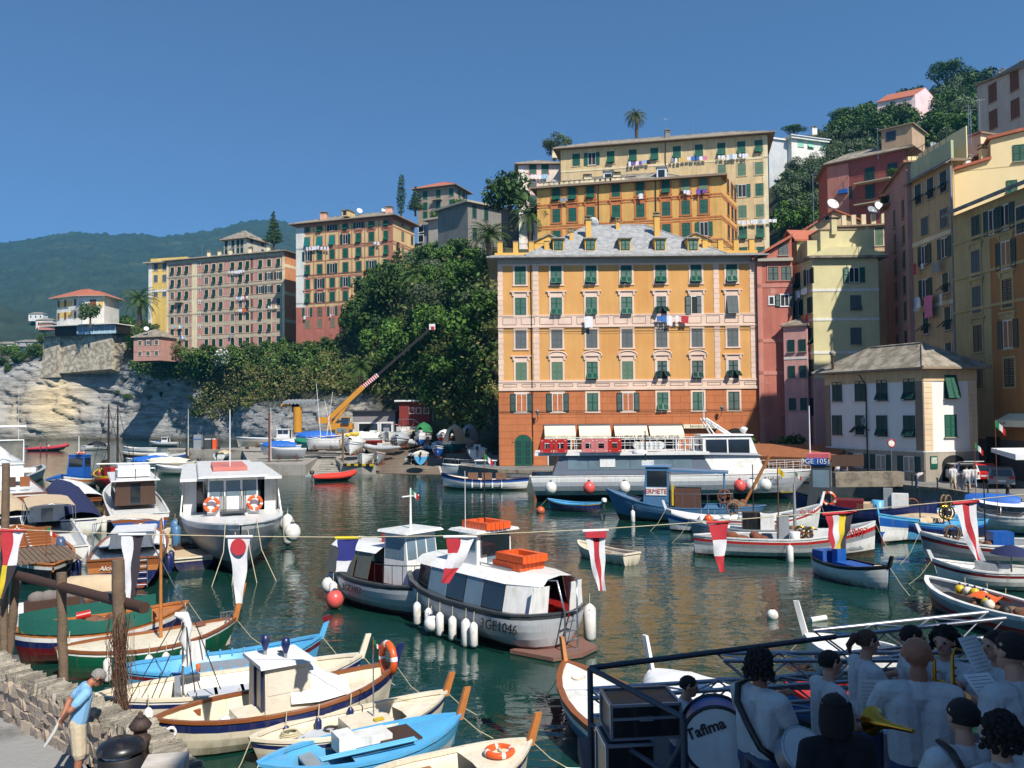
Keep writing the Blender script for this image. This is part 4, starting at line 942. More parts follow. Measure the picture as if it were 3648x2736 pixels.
b=bld('grey_tower_house','pale grey house with a hipped stone roof rising behind the pink apartment house',(797,241),(880,238),858,36,8.5,wall('tower_grey',(206,196,176)),STILE,.9,3.4)
b.F.grid([806,830,848,862],[860+8,897],(830,880),.95,1.9,lambda i,j:('closed',{'sh':SHD}),sur=0,n=4);b.R.grid([896,935],[854,890],(896,880),1.0,1.9,'closed',sh=SHD,sur=0,n=4)
chimney(b,at(868,842,244),1.0,YEL,1.0)
b=bld('stone_villa','brown stone villa with a red tiled hip roof on the hilltop skyline',(1492,230),(1622,226),677,50,9,STN,TILE,1.3,2.6)
b.F.grid([1515,1562,1609],[690,730,763],(1562,720),1.35,2.2,'closed',sh=SHG,sur=.12,smat=STN,n=5);b.R.grid([1636,1652],[692,730],(1640,720),1.2,2.0,'closed',sh=SHG,sur=0,n=5)
u,z=b.F.hit(1560,712);k=MB();k.bb((u-1.4,-1.2,z-.15),(u+1.4,0,z),BG);[k.tube([(u-1.3+.37*i,-1.1,z),(u-1.3+.37*i,-1.1,z+.9)],.03,IRON,4)for i in range(8)];k.tube([(u-1.35,-1.1,z+.9),(u+1.35,-1.1,z+.9)],.04,IRON,4);b.F.part('balcony',k)
b=bld('grey_modern_block','plain light grey concrete block with a flat brown roof above the cliff trees',(1530,205),(1622,201),788,36,9,GRY,None,side={3:wall('grey_shaded',(168,166,162))})  # left side in a darker grey, its shade put into the colour
k=MB();k.bb((-1,-1,b.z1),(b.F.L+1,10,b.z1+.5),EAVEG);k.bb((.5,.5,b.z1+.5),(b.F.L-.5,9,b.z1+.9),STILE);b.F.part('roof',k)
b.F.part('stair_recess',MB().bb((b.F.L*.62,-.02,36),(b.F.L*.75,.02,b.z1),DGR));b.F.grid([1590,1606],[812,850,880],(1600,850),.9,1.2,'bare',sur=0)
k=MB();w_=xat(1530,205)-xat(1487,206);k.bb((-w_,.5,36),(0,8,b.z1-.6),wall('annex_grey',(158,160,162)));
b.F.part('annex',k);b.F.grid([1500],[815,850,890],(1500,850),1.6,1.8,'bare',sur=.1,smat=WFR)
b=bld('dark_grey_house','shaded dark grey house with battlement trim beside the pale tall house',(1672,168),(1870,178),722,36,10,DGR,None)
k=MB();k.bb((-.8,-.8,b.z1),(b.F.L+.8,10.8,b.z1+.4),EAVEG);b.F.part('roof',k);b.F.grid([1690,1732],[755,835],(1690,790),1.1,2.6,'closed',sh=SHD,sur=.1,smat=DGR,n=5)
OC=wall('ochre',(226,176,98));OCT=wall('ochre_trim',(200,120,70));PB_=wall('pale_buff',(226,196,146),streak=.2,c2=(210,190,160),c2s=.4,c2t=.66);PW=wall('pink_white',(244,222,206))
b=bld('ochre_house','ochre house with terracotta frames and a grey parapet roof behind the orange house',(1921,132),(2583,125.5),676,8,11,OC,None,dirv=(.45,.89))
f=b.F;k=MB();k.bb((-.9,-.9,b.z1),(f.L+.9,11.9,b.z1+.28),EAVE);k.bb((.3,-.3,b.z1+.28),(f.L-.3,11,b.z1+.5),STILE);f.part('eaves',k)
k=MB();n=34
for i in range(n):
 if i<n*.5:k.bb((.6+i*(f.L-1)/n,-.25,b.z1+.5),(.6+(i+.6)*(f.L-1)/n,.15,b.z1+.95),CRW)
k.bb((.4,-.3,b.z1+.95),(f.L*.55,.2,b.z1+1.05),STILE);f.part('parapet',k)
hip(b.root,[Vector(f.P(3.5,0,-2)),Vector(f.P(f.L-5,0,-2)),Vector(f.P(f.L-5,0,-11)),Vector(f.P(3.5,0,-11))],b.z1+.5,.3,2.6,STILE,STILE)
for px,py in((2158,606),(2352,590)):
 u,z=f.hit(px,py);k=MB();k.bb((u-.75,3.2,b.z1+.6),(u+.75,6,b.z1+3.0),W_);k.bb((u-.5,3.15,b.z1+1.0),(u+.5,3.2,b.z1+2.6),GLASS);k.bb((u-.9,3.0,b.z1+3.0),(u+.9,6.2,b.z1+3.15),STILE);f.part('dormer',k)
for px in(2085,2190):u,z=f.hit(px,620);p=f.P(u,b.z1+.5,-2.4);chimney(b,(p.x,p.y,p.z),1.5,CRW,1.2)
dish(f.P(f.hit(1970,640)[0],b.z1+1.1,-1),.8,'grey satellite dish on the left roof of the ochre house',.4,GREY)
cols=[1982,2039,2104,2195,2281,2373,2443,2507];rr=[671,750,829]
for py in rr:
 z=f.hit(2281,py)[1]
 for F_ in(f,b.R):F_.band('string_course',z-1.75,z-1.5,OCT,.05);F_.band('string_course',z-2.1,z-1.95,OCT,.05)
def och(i,j):return(['tilt','tilt','tilt','closed','closed','tilt','tilt','tilt'][j]if i==0 else 'open' if(i,j)==(2,7)else 'tilt' if j in(2,3)else 'closed',{'sh':SHG2 if(i==0 and j>5)else SHG,'sstyle':'hood' if i==1 else ''})
f.grid(cols,rr,(2281,750),1.25,2.15,och,sur=.28,smat=OCT,n=9)
b.R.grid([2594,2608,2619],rr,(2600,750),1.2,2.1,'closed',sh=SHD,sur=.2,smat=OCT,n=7)
for px in(2132,2336):u=f.hit(px,700)[0];f.part('drainpipe',MB().tube([(u,-.12,8),(u,-.12,b.z1)],.07,IRON,5))
line(f,2440,680,'ww','white shirts under the upper right windows of the ochre house','white washing of the ochre house');line(f,2488,676,'pp','purple washing at the upper right of the ochre house','purple washing of the ochre house');line(f,2003,706,'gg','grey cloth on the left of the ochre house','grey washing of the ochre house')
line(f,2284,692,'w','small white cloth under a top window of the ochre house',None)
b=bld('pale_tall_house','tall pale buff apartment house with peeling walls, highest behind the ochre house',(2008,158),(2752,150),536,10,11,PB_,STILE,1.3,2.8)
f=b.F;cols=[2053,2109,2176,2255,2332,2412,2491,2571,2642,2704]
f.grid(cols,[522],(2704,600),1.45,2.35,lambda i,j:('open' if j==1 else 'tilt' if j>1 else 'closed',{'sh':SHG}),sur=.16,smat=PB_,n=7)
f.grid(cols[-3:],[600,676,751,828,902],(2704,600),1.45,2.3,lambda i,j:None if j==0 and i!=0 else('open' if(i,j)==(1,1)else 'closed' if i<3 else 'tilt',{'sh':SHG2 if i in(0,2)else SHG}),sur=.16,smat=PB_,n=7)
f.band('string_course',f.hit(2704,560)[1]-.3,f.hit(2704,560)[1],CRW,.06);f.part('corner_strip',MB().bb((f.L-.9,-.06,10),(f.L+.03,0,b.z1-.3),CRW));u=f.hit(2370,520)[0];f.part('drainpipe',MB().tube([(u,-.12,30),(u,-.12,b.z1)],.07,IRON,5))
line(f,2244,578,'wpwpln','dark and lilac washing in the middle of the pale tall house','middle line of the pale tall house');line(f,2395,566,'gwyywbbwk','yellow blue and white washing of the pale tall house','long mixed line of the pale tall house')
line(f,2562,556,'wwwlwwww','white washing at the upper right of the pale tall house','upper right line of the pale tall house');line(f,2632,788,'wwwwwlwww','white washing low at the right of the pale tall house','lower line of the pale tall house')
aerial(f.P(f.hit(2374,470)[0],b.z1+2.4,-4),3.4,'aerial on the left part of the tall pale roof');aerial(f.P(f.hit(2470,460)[0],b.z1+2.4,-4),3.6,'aerial in the middle of the tall pale roof');chimney(b,f.P(f.hit(2375,470)[0],b.z1+1.5,-4),1.6,DGR,.9)
b=bld('narrow_cream_house','narrow cream house with pink painted frames left of the tall pale house',(1856,168),(2012,168),588,14,9,PW,STILE,.8,2.2)
b.F.grid([1899,1943],[602,659,715,772],(1899,700),1.35,2.1,lambda i,j:('closed',{'sh':SHG if i!=1 else SHGR})if not(j and i)else None,sur=.12,smat=wall('pink_line',(214,130,120)),n=6)
b.F.part('corner_strip',MB().bb((-.02,-.06,14),(.9,0,b.z1-.2),WHT));chimney(b,at(1978,565,172),1.6,CRW,1.3);line(b.F,1896,624,'wwwll','small white washing on the narrow cream house','line of the narrow cream house')
b=bld('pink_hill_house','pink gabled house on the hilltop below the broad umbrella pine',(3288,236),(3362,240),336,72,10,wall('pale_pink',(246,214,210)),None,dirv=(-.75,.5))
hip(b.root,b.P,b.z1,.5,2.4,TILE,EAVE,gable=True)if False else None
k=MB();A_,B_,C_,D_=b.P;zt=b.z1;up=Vector((0,0,1));mA,mB=(A_+B_)/2+up*(zt+2.6),(C_+D_)/2+up*(zt+2.6);d_=(B_-A_).normalized()*.5
k.add([A_+up*zt,B_+up*zt,mA,D_+up*zt,C_+up*zt,mB],[(0,1,2),(3,5,4)],wall('pale_pink',()));k.build('gable',b.root,world=True)
k=MB();k.hexa([A_-d_+up*(zt-.4),mA,mB,D_-d_+up*(zt-.4),A_-d_+up*(zt-.2),mA+up*.2,mB+up*.2,D_-d_+up*(zt-.2)],TILE);k.hexa([mA,B_+d_+up*(zt-.4),C_+d_+up*(zt-.4),mB,mA+up*.2,B_+d_+up*(zt-.2),C_+d_+up*(zt-.2),mB+up*.2],TILE);k.build('roof',b.root,world=True)
b.L.window(4,zt-1.6,1.2,1.6,'closed',sh=SHG,n=4)
b=bld('white_hill_house','white villa with pale green shutters and a red roof among the olive trees',(2839,215),(2962,219),494,62,10,WHT,None)
k=MB();k.bb((-.6,-.8,b.z1),(b.F.L+.6,10.6,b.z1+.6),WHT);k.bb((-.9,-1.1,b.z1+.6),(b.F.L+.9,10.9,b.z1+.8),WFR);b.F.part('parapet',k)
hip(b.root,[b.F.P(1.5,0,-2),b.F.P(b.F.L-3,0,-2),b.F.P(b.F.L-3,0,-9),b.F.P(1.5,0,-9)],b.z1+.8,.3,2.6,TILE,TILE)
b.F.grid([2852,2887,2934],[512],(2887,512),1.9,2.4,lambda i,j:('tilt' if j==1 else 'closed',{'sh':SHM}),sur=0,n=5)
k=MB();k.bb((-6,1.5,42),(-.0,10,b.z1-.2),wall('white_dim',(206,208,206)));b.F.part('side_wing',k);k=MB();k.bb((-6.4,1,b.z1-.2),(0,10.4,b.z1+.2),WHT);b.F.part('wing_roof',k)
for px in(2897,2906):chimney(b,at(px,480,221),1.8,WHT,.6)
RDW=wall('red_house',(168,88,78));PKS=wall('salmon',(206,138,120))
b=bld('red_balcony_house','dark red house with two balconies and a brown tiled roof below the olive hill',(2966,150),(3250,141),590,24,10,RDW,STILE,.9,2.6,dirv=(.2,1))
f=b.F;f.grid([3007],[625],(3007,625),1.5,2.4,'openl',sh=SHD,sur=.12,smat=PKS,n=6);f.grid([3008],[690],(3008,690),1.4,2.2,'open',sh=SHD,sur=0,n=6)
f.grid([3099,3180],[622,684],(3099,650),1.6,2.5,'closed',sh=SHD,sur=0,n=6)
f.part('pilaster_wall',MB().bb((.0,-.12,24),(f.hit(3024,650)[0],0,b.z1-.3),PKS))
for py in(648,724):
 u0,z=f.hit(3052,py);u1,_=f.hit(3180,py);z=f.hit(3110,py)[1];k=MB();k.bb((u0,-1.5,z-.2),(u1,0,z),wall('balcony_slab',(206,190,160)))
 for i in range(18):k.tube([(u0+.05+i*(u1-u0-.1)/17,-1.4,z),(u0+.05+i*(u1-u0-.1)/17,-1.4,z+1.0)],.02,IRON,4)
 k.tube([(u0,-1.4,z+1),(u1,-1.4,z+1)],.04,IRON,4);f.part('balcony',k)
k=MB();k.bb((f.hit(2990,660)[0],-.7,f.hit(3000,692)[1]),(f.hit(3022,660)[0],-.1,f.hit(3000,678)[1]),CANVB);f.part('window_awning',k)
k=MB();u0=f.hit(3135,580)[0];k.bb((u0,1,b.z1+1),(u0+5,8,b.z1+4.4),wall('attic_tan',(196,164,130)));k.bb((u0-.4,.6,b.z1+4.4),(u0+5.4,8.4,b.z1+4.6),EAVE);k.bb((u0+.8,.94,b.z1+2.4),(u0+2.4,1,b.z1+4),GLASS);f.part('attic',k)
aerial(at(3128,560,142),5.0,'tall twin aerial above the red balcony house roof');aerial(at(3032,585,148),2.6,'aerial at the left roof edge of the red house')
TN=wall('tan',(216,186,142));
b=bld('tan_gable_house','tan house with a sloping gable edge and roof terrace behind the pale green house',(2826,106),(3092,104),856,6,10,TN,None)
f=b.F;k=MB();zt=b.z1;up_=f.hit(2975,752)[1];u1=f.hit(2975,752)[0];u2=f.hit(3100,800)[0]
k.add([(0,0,zt),(f.L,0,zt),(f.L,0,f.hit(3080,795)[1]),(u1,0,up_),(0,10,zt),(f.L,10,zt),(f.L,10,f.hit(3080,795)[1]),(u1,10,up_)],[(0,1,2,3),(0,3,7,4),(3,2,6,7)],TN);f.part('gable',k)
k=MB();k.hexa([(-.4,-.3,zt-.25),(u1,-.3,up_),(u1,10,up_),(-.4,10,zt-.25),(-.4,-.3,zt),(u1,-.3,up_+.25),(u1,10,up_+.25),(-.4,10,zt)],TILE);zz=f.hit(3080,795)[1];k.hexa([(u1,-.3,up_),(f.L+.3,-.3,zz),(f.L+.3,10,zz),(u1,10,up_),(u1,-.3,up_+.2),(f.L+.3,-.3,zz+.2),(f.L+.3,10,zz+.2),(u1,10,up_+.2)],TILE);f.part('roof',k)
f.window(f.hit(2946,776)[0],f.hit(2946,776)[1],.7,.7,'bare',sur=0)
k=MB();uu,z_=f.hit(3100,806);r_=Facade(b.root,(xat(3010,101),101),(xat(3178,100),100),6,0);zt2=r_.hit(3100,806)[1]
k.bb((0,0,3),(r_.L,6,zt2),TN);r_.part('terrace_wing',k);k=MB();k.bb((-.4,-.4,zt2),(r_.L+.4,6,zt2+.2),EAVE);r_.part('terrace_slab',k)
for i in range(5):
 k=MB();u_=.4+i*(r_.L-.8)/4;k.bb((u_-.25,.1,zt2+.2),(u_+.25,.6,zt2+1.5),CRW);r_.part('parapet_post',k)
r_.part('corner_strip',MB().bb((r_.L*.52,-.06,5),(r_.L*.6,0,zt2),CRW));r_.grid([3131,3170],[843],(3131,843),.9,2.2,'closed',sh=SHG2,sur=.1,n=7)
dish(at(2965,730,104),.95,'large white satellite dish on the gable peak of the tan house',.2);dish(at(3132,738,100),.85,'white satellite dish on the terrace of the tan house',.2);dish(at(3105,752,101),.8,'grey satellite dish behind the terrace of the tan house',.3,GREY)
aerial(at(2900,850,96),7.5,'tall thin aerial mast left of the pale green house')
RD2=wall('brick_red',(190,114,96),c2=(216,196,170),c2s=.35,c2t=.7)
b=bld('red_quay_house','brick red house with peeling plaster between the orange and the pale green houses',(2706,90.6),(2832,90.4),925,1.2,9,RD2,None)
f=b.F;zt=b.z1;ug,zg=f.hit(2832,845)
k=MB();k.add([(0,0,zt),(f.L,0,zt),(f.L,0,zg),(0,9,zt),(f.L,9,zt),(f.L,9,zg)],[(0,1,2),(0,2,5,3)],RD2);f.part('gable',k)
k=MB();k.hexa([(-.6,-.5,zt-.1),(f.L,-.5,zg),(f.L,9,zg),(-.6,9,zt-.1),(-.6,-.5,zt+.2),(f.L,-.5,zg+.3),(f.L,9,zg+.3),(-.6,9,zt+.2)],TILE);f.part('roof',k)
f.band('cornice',zt-.25,zt+.1,EAVEG,.45)
for py in(1024,1220,1335):z_=f.hit(2760,py)[1];f.band('string_course',z_,z_+.4,PKS,.05)
f.part('corner_strip',MB().bb((0,-.05,1.2),(.5,0,zt),PKS))
f.grid([2755,2801],[975],(2755,1000),1.1,1.5,'closed',sh=SHD,sur=.12,smat=PKS,n=8);f.grid([2790],[890],(2790,890),1.0,1.2,'closed',sh=SHGR,sur=0,n=6)
f.grid([2748,2795],[1071],(2748,1071),1.1,1.3,lambda i,j:('bare',{'w':.55,'h':.9})if j==0 else('open',{'sh':SHD,'w':.95}),sur=.06,n=8,smat=WFR)
k=MB();[k.bb((f.hit(2810,1300)[0]-.1+i*.25,-1.6,1.2+i*.33),(f.L,-.0,1.5+i*.33),RD2)for i in range(0,12)];f.part('outside_stair',k)
YG=wall('pale_green',(220,208,158),streak=.05);YGL=wall('pale_green_side',(206,194,146));PKB=wall('pink_base',(222,166,154))
b=bld('pale_green_house','pale yellow green house with three white bands and a pink base',(2904,88),(3140,88),918,1.2,7.4,YG,None,dirv=(-.12,.99))
f,l=b.F,b.L
for py in(1033,1137,1255):z_=f.hit(3020,py)[1];f.band('white_band',z_-.14,z_+.14,WHT,.05);l.band('white_band',z_-.14,z_+.14,WHT,.05)
z_=f.hit(2904,1348)[1];f.part('pink_base',MB().bb((0,-.03,1.2),(f.L,0,z_),PKB));l.part('pink_base',MB().bb((0,-.03,1.2),(l.L,0,z_),PKB))
f.window(f.hit(3042,980)[0],f.hit(3042,980)[1],1.1,1.6,'open',sh=SHG,sur=0,n=9);f.window(f.hit(3048,1078)[0],f.hit(3048,1078)[1],1.15,1.55,'tilt',sh=SHGR,sur=0,n=9);f.window(f.hit(3049,1197)[0],f.hit(3049,1197)[1],1.15,1.75,'closed',sh=SHGR,sur=0,n=9);f.window(f.hit(3052,1300)[0],f.hit(3052,1302)[1],1.15,1.6,'closed',sh=SHGR,sur=0,n=9)
l.grid([2845,2886],[985,1088,1198,1310],(2886,1100),1.1,1.7,lambda i,j:(['tilt','open','closed','tilt'][(i+j)%4],{'sh':SHD}),sur=0,n=8);l.grid([2838,2862,2890],[1450],(2862,1450),1.2,1.9,'closed',sh=SHD,sur=0,n=8)
k=MB();k.hexa([(-.5,-.6,b.z1-.1),(f.L+.9,-.6,b.z1-.1),(f.L+.9,9,b.z1-.1),(-.5,9,b.z1-.1),(-.5,-.6,b.z1+.12),(f.L+.9,-.6,b.z1+.12),(f.L+.9,9,b.z1+.12),(-.5,9,b.z1+.12)],STILE)
u1,zp=f.hit(2948,905);k.add([(-.5,-.62,b.z1+.12),(f.L+.9,-.62,b.z1-.6+.72),(f.L*.75,-.62,b.z1+1.0),(f.L*.22,-.62,b.z1+1.0),(-.5,4,b.z1+.12),(f.L+.9,4,b.z1+.12),(f.L*.75,4,b.z1+1.0),(f.L*.22,4,b.z1+1.0)],[(0,1,2,3),(0,3,7,4),(3,2,6,7),(2,1,5,6)],YG);f.part('roof',k)
k=MB();zc=b.z1+.95;k.bb((f.L*.2,1.2,zc-.5),(f.L+.2,6,zc+2.2),YG);k.bb((f.L*.18,1.1,zc+2.2),(f.L*.8,6.1,zc+2.32),EAVE);k.bb((0.1,1.6,zc-.5),(f.L*.2,6,zc+1.2),YG);f.part('attic',k);k=MB();k.bb((f.L*.36,.9,zc+1.7),(f.L*.44,1.4,zc+3.4),YG);k.bb((f.L*.34,.8,zc+3.4),(f.L*.5,1.6,zc+3.5),IRON);f.part('chimney',k)
k=MB();zz=l.hit(2845,905)[1];k.bb((.5,.2,b.z1-.2),(3.6,4.5,b.z1+2.6),YG);k.hexa([(.2,-.2,b.z1+2.5),(2.0,-.2,b.z1+3.9),(2.0,4.8,b.z1+3.9),(.2,4.8,b.z1+2.5),(.2,-.2,b.z1+2.7),(2.0,-.2,b.z1+4.1),(2.0,4.8,b.z1+4.1),(.2,4.8,b.z1+2.7)],TILE);k.hexa([(2.0,-.2,b.z1+3.9),(3.9,-.2,b.z1+2.5),(3.9,4.8,b.z1+2.5),(2.0,4.8,b.z1+3.9),(2.0,-.2,b.z1+4.1),(3.9,-.2,b.z1+2.7),(3.9,4.8,b.z1+2.7),(2.0,4.8,b.z1+4.1)],TILE);l.part('rear_gable',k)
dish(at(2884,918,91),.6,'grey satellite dish on the left roof edge of the pale green house',.2,GREY)
line(l,2838,1040,'wwwww','white washing on the shaded side of the pale green house','washing on the side of the pale green house');line(l,2878,1122,'or','orange towel on the shaded side of the pale green house','orange towels of the pale green house')
b=bld('low_pink_house','low pink house with white bands beside the red house on the quay',(2796,89.6),(2880,88.3),1165,1.2,6,PKB,STILE,.25,.8)
b.F.grid([2818,2858],[1232,1325,1440],(2830,1200),.72,1.3,lambda i,j:('closed',{'sh':SHD}),sur=0,n=8);b.F.band('white_band',b.F.hit(2830,1280)[1],b.F.hit(2830,1280)[1]+.25,WHT,.04)
WH=wall('harbour_white',(240,236,228),streak=.04,var=.05);WHB=wall('harbour_base',(168,158,142));PCH=wall('peach',(236,208,170))
dv=Vector((-.392,.92));b=bld('white_harbour_house','white harbour house with a grey hipped roof and green shutters on the quay',(3290,67),(3481,68.4),1315,1.2,10.6,WH,None,dirv=dv)
hip(b.root,b.P,b.z1,.75,2.3,STILE,EAVE)
f,l=b.F,b.L;zb_=f.hit(3290,1612)[1]
for F_ in(f,l):F_.part('stone_base',MB().bb((0,-.06,1.2),(F_.L,0,zb_),WHB));F_.band('string_course',zb_,zb_+.12,WHT,.09);F_.band('cornice',b.z1-.95,b.z1-.02,TN,.06)
for u0 in(0.02,f.L-.85):
 for i in range(int((b.z1-.95-zb_)/.42)):f.part('quoin',MB().bb((u0,-.05,zb_+.13+i*.42),(u0+.8,0,zb_+.13+i*.42+.4),PCH))
l.part('corner_strip',MB().bb((l.L-.75,-.05,zb_+.12),(l.L-.01,0,b.z1-.95),EAVE));l.part('corner_strip',MB().bb((0,-.05,zb_+.12),(.6,0,b.z1-.95),EAVE))
f.window(f.hit(3384,1378)[0],f.hit(3384,1378)[1],1.15,1.9,'tiltall',sh=SHG,sur=0,n=14);f.window(f.hit(3386,1517)[0],f.hit(3386,1517)[1],1.15,1.8,'closed',sh=SHG,sur=0,n=14)
c_=[2600+x*.4738 for x in(808,980,1145,1350)]
l.grid(c_,[1390],(3153,1390),1.15,1.75,lambda i,j:('closed' if j<2 else 'tilt',{'sh':SHD}),sur=0,n=12);l.grid(c_,[1517],(3153,1517),1.15,1.75,lambda i,j:(['closed','flare','tilt','tilt'][j],{'sh':SHD}),sur=0,n=12)
l.grid([3060,3140,3240],[1646],(3140,1646),1.1,1.25,'open',sh=SHD,sur=0,n=8)
archdoor(f,f.hit(3397,1690)[0],1.22,1.15,1.3,.75,DARK,'archway',.075)
k=MB();u,z_=f.hit(3324,1647);k.bb((u-.33,-.13,z_-.5),(u+.33,-.07,z_+.5),SHG);k.bb((u-.27,-.14,z_-.1),(u+.27,-.13,z_+.4),mat('poster',(190,196,180),.7,.5,6));f.part('notice_board',k)
k=MB();u=l.hit(3090,1500)[0];k.tube([(u,-.1,1.2),(u,-.1,b.z1-1.1),(u-.3,-.5,b.z1-.2)],.055,IRON,6);l.part('drainpipe',k)
for px,py in((2967,1312),(3276,1295)):
 D_=75.5 if px<3000 else 70;p=at(px,py,D_);k=MB();k.tube([(p.x,p.y,p.z-.6),(p.x,p.y,p.z+1.1)],.13,DWOOD,8);k.lathe([(.16,1.1),(.3,1.3),(.3,1.42),(.1,1.6)],STILE,8,p);k.build('chimney',b.root,world=True)
wall_lamp(l,3098,1512,'iron wall lantern on the shaded side of the white harbour house')
DKP=wall('dark_pink',(186,140,128));BGE=wall('beige_tall',(204,172,126));CRS=wall('cream_bright',(250,228,176),streak=.03,var=.05);YB2=wall('ochre_yellow',(196,174,120));BRN=wall('brown_ochre',(186,128,72))
b=bld('dark_pink_house','narrow dark pink house in shade beside the beige tall house',(3166,96),(3250,84),690,1.2,9,DKP,TILE,.4,.9)
b.F.grid([3190,3222],[760,850,940,1030,1120,1220],(3205,950),1.0,1.9,lambda i,j:('closed',{'sh':SHD}),sur=0,n=7)
k=MB();k.bb((1,-.7,b.z1-2.2),(4,0,b.z1-2.0),EAVE);b.F.part('balcony',k)
plant('shrub',b.F.P(2.5,b.z1-1.9,.4),.8,'potted greenery hanging over the balcony of the dark pink house','plant');plant('shrub',b.F.P(4.8,b.z1+.6,-.5),.8,'greenery in pots on the roof terrace of the dark pink house','plant')
b=bld('beige_tall_house','tall beige house in shade with a green roof terrace wall and blue grey downpipe',(3246,85),(3414,76.5),660,1.2,8,BGE,None,dirv=(.5,.86))
f=b.F
k=MB();k.bb((0,-.1,b.z1),(f.L,1.5,b.z1+.25),EAVE);k.bb((0,-.05,b.z1+.25),(f.L,.2,b.z1+1.9),wall('sage',(196,200,160)));k.bb((0,.2,b.z1+.25),(.2,1.5,b.z1+2.9),CRS);k.bb((0,1.4,b.z1+.25),(f.L,1.5,b.z1+3.2),CRS);f.part('roof_terrace',k)
k=MB()
for i in range(8):k.tube([(.2+i*f.L/8,-.0,b.z1+1.9),(.2+i*f.L/8,0,b.z1+3.0)],.03,IRON,4)
k.tube([(.1,0,b.z1+3.0),(f.L,0,b.z1+3.0)],.035,IRON,4);f.part('terrace_railing',k)
k=MB();k.hexa([(-.1,-.55,b.z1-.25),(f.L,-.55,b.z1-.25),(f.L,0,b.z1+.1),(-.1,0,b.z1+.1),(-.1,-.55,b.z1-.15),(f.L,-.55,b.z1-.15),(f.L,0,b.z1+.2),(-.1,0,b.z1+.2)],STILE);f.part('eaves',k)
c_=[3272,3316,3363];f.grid(c_,[672],(3316,672),1.35,2.0,'flare',sh=SHD,sur=0,n=8)
f.grid([3295,3364],[792],(3330,780),1.3,1.8,'closed',sh=SHGR,sur=.08,smat=BGE,n=8);f.grid([3295,3367],[896,1020],(3330,900),1.15,1.9,lambda i,j:('flare' if(i,j)==(1,1)else 'open',{'sh':SHD}),sur=0,n=8);f.grid([3300,3378],[1145,1270],(3330,1140),1.2,2.2,'flare',sh=SHD,sur=0,n=9)
for py in(845,1087):z_=f.hit(3330,py)[1];f.band('white_band',z_-.2,z_+.2,CRW,.05)
u=f.hit(3399,900)[0];f.part('drainpipe',MB().tube([(u,-.14,1.2),(u,-.14,b.z1-.5)],.09,mat('pipe_grey',(140,150,158)),6))
def l2(px,py,items,lab,grp):u_,z_=f.hit(px,py);clothes(f,u_,z_,[(w,h,CL[c])for w,h,c in items],lab,grp)
l2(3278,938,[(.7,1.1,'r')],'red and white towel under an open window of the beige tall house',None);l2(3305,938,[(.6,.5,'w')],'small white cloth beside the red towel on the beige tall house',None);l2(3345,932,[(.6,1.0,'g'),(.6,1.0,'g')],'grey cloths under the right open window of the beige tall house','grey washing of the beige tall house')
l2(3280,1060,[(.4,1.4,'l'),(.9,1.0,'w')],'pale washing left of the pink sheet on the beige tall house','pale washing by the pink sheet');l2(3326,1052,[(1.7,2.1,'k')],'large pink sheet hanging on the beige tall house',None);l2(3372,1046,[(.5,1.0,'w')],'white towel right of the pink sheet on the beige tall house',None)
dish(at(3330,530,84),.9,'grey satellite dish on the roof terrace of the beige tall house',.4,GREY);dish(at(3420,508,82),.8,'dark satellite dish near the cream gable wall',.4,DGREY);dish(at(3425,520,86),.6,'small grey dish on the rear terrace roof',.4,GREY)
for px,py,D_,h_ in((3452,500,84,3.6),(3460,505,86,3.4),(3492,490,90,4.2)):aerial(at(px,py,D_),h_,{3452:'left of the twin aerials beside the cream gable wall',3460:'right of the twin aerials beside the cream gable wall',3492:'tallest aerial, in front of the grey house with brown shutters'}[px])
b=bld('cream_gable_house','tall house with a bright cream windowless gable wall above the ochre quay house',(3414,81),(3900,77),612,1.2,9,CRS,None)
f=b.F;zl,zr_=f.hit(3414,612)[1],f.hit(3640,462)[1];ul=f.hit(3528,480)[0];ul2=f.hit(3527,575)[0]
k=MB();k.add([(0,0,b.z1-.1),(f.L,0,b.z1-.1),(f.L,0,zr_+.6),(ul,0,f.hit(3528,498)[1]),(ul,0,f.hit(3527,568)[1]),(0,0,b.z1),(0,8,b.z1-.1),(f.L,8,b.z1-.1),(f.L,8,zr_+.6),(ul,8,f.hit(3528,498)[1]),(ul,8,f.hit(3527,568)[1]),(0,8,b.z1)],[(0,1,2,3,4,5),(6,11,10,9,8,7),(5,4,10,11),(4,3,9,10),(3,2,8,9)],CRS);f.part('gable',k)
k=MB();z1_,z2_=f.hit(3528,498)[1],zr_+.6;k.hexa([(ul-.3,-.35,z1_),(f.L,-.35,z2_),(f.L,8,z2_),(ul-.3,8,z1_),(ul-.3,-.35,z1_+.28),(f.L,-.35,z2_+.28),(f.L,8,z2_+.28),(ul-.3,8,z1_+.28)],TILE);z1_,z2_=b.z1,f.hit(3527,568)[1];k.hexa([(-.3,-.3,z1_),(ul,-.3,z2_),(ul,8,z2_),(-.3,8,z1_),(-.3,-.3,z1_+.25),(ul,-.3,z2_+.25),(ul,8,z2_+.25),(-.3,8,z1_+.25)],TILE);f.part('roof',k)
f.window(f.hit(3634,545)[0],f.hit(3634,545)[1],1.2,1.6,'closed',sh=SHG,sur=0,n=10);f.window(f.hit(3605,670)[0],f.hit(3605,670)[1],.9,1.5,'tilt',sh=SHG,sur=0,n=10)
chimney(b,f.P(f.hit(3450,600)[0],b.z1-.2,-.8),1.4,W_,.5);chimney(b,f.P(f.hit(3506,570)[0],b.z1+.5,-.8),1.6,CRS,.5)
b=bld('ochre_quay_house','ochre and brown painted quay house in deep shade at the right edge',(3412,75.5),(3900,59),770,1.2,9,YB2,None)
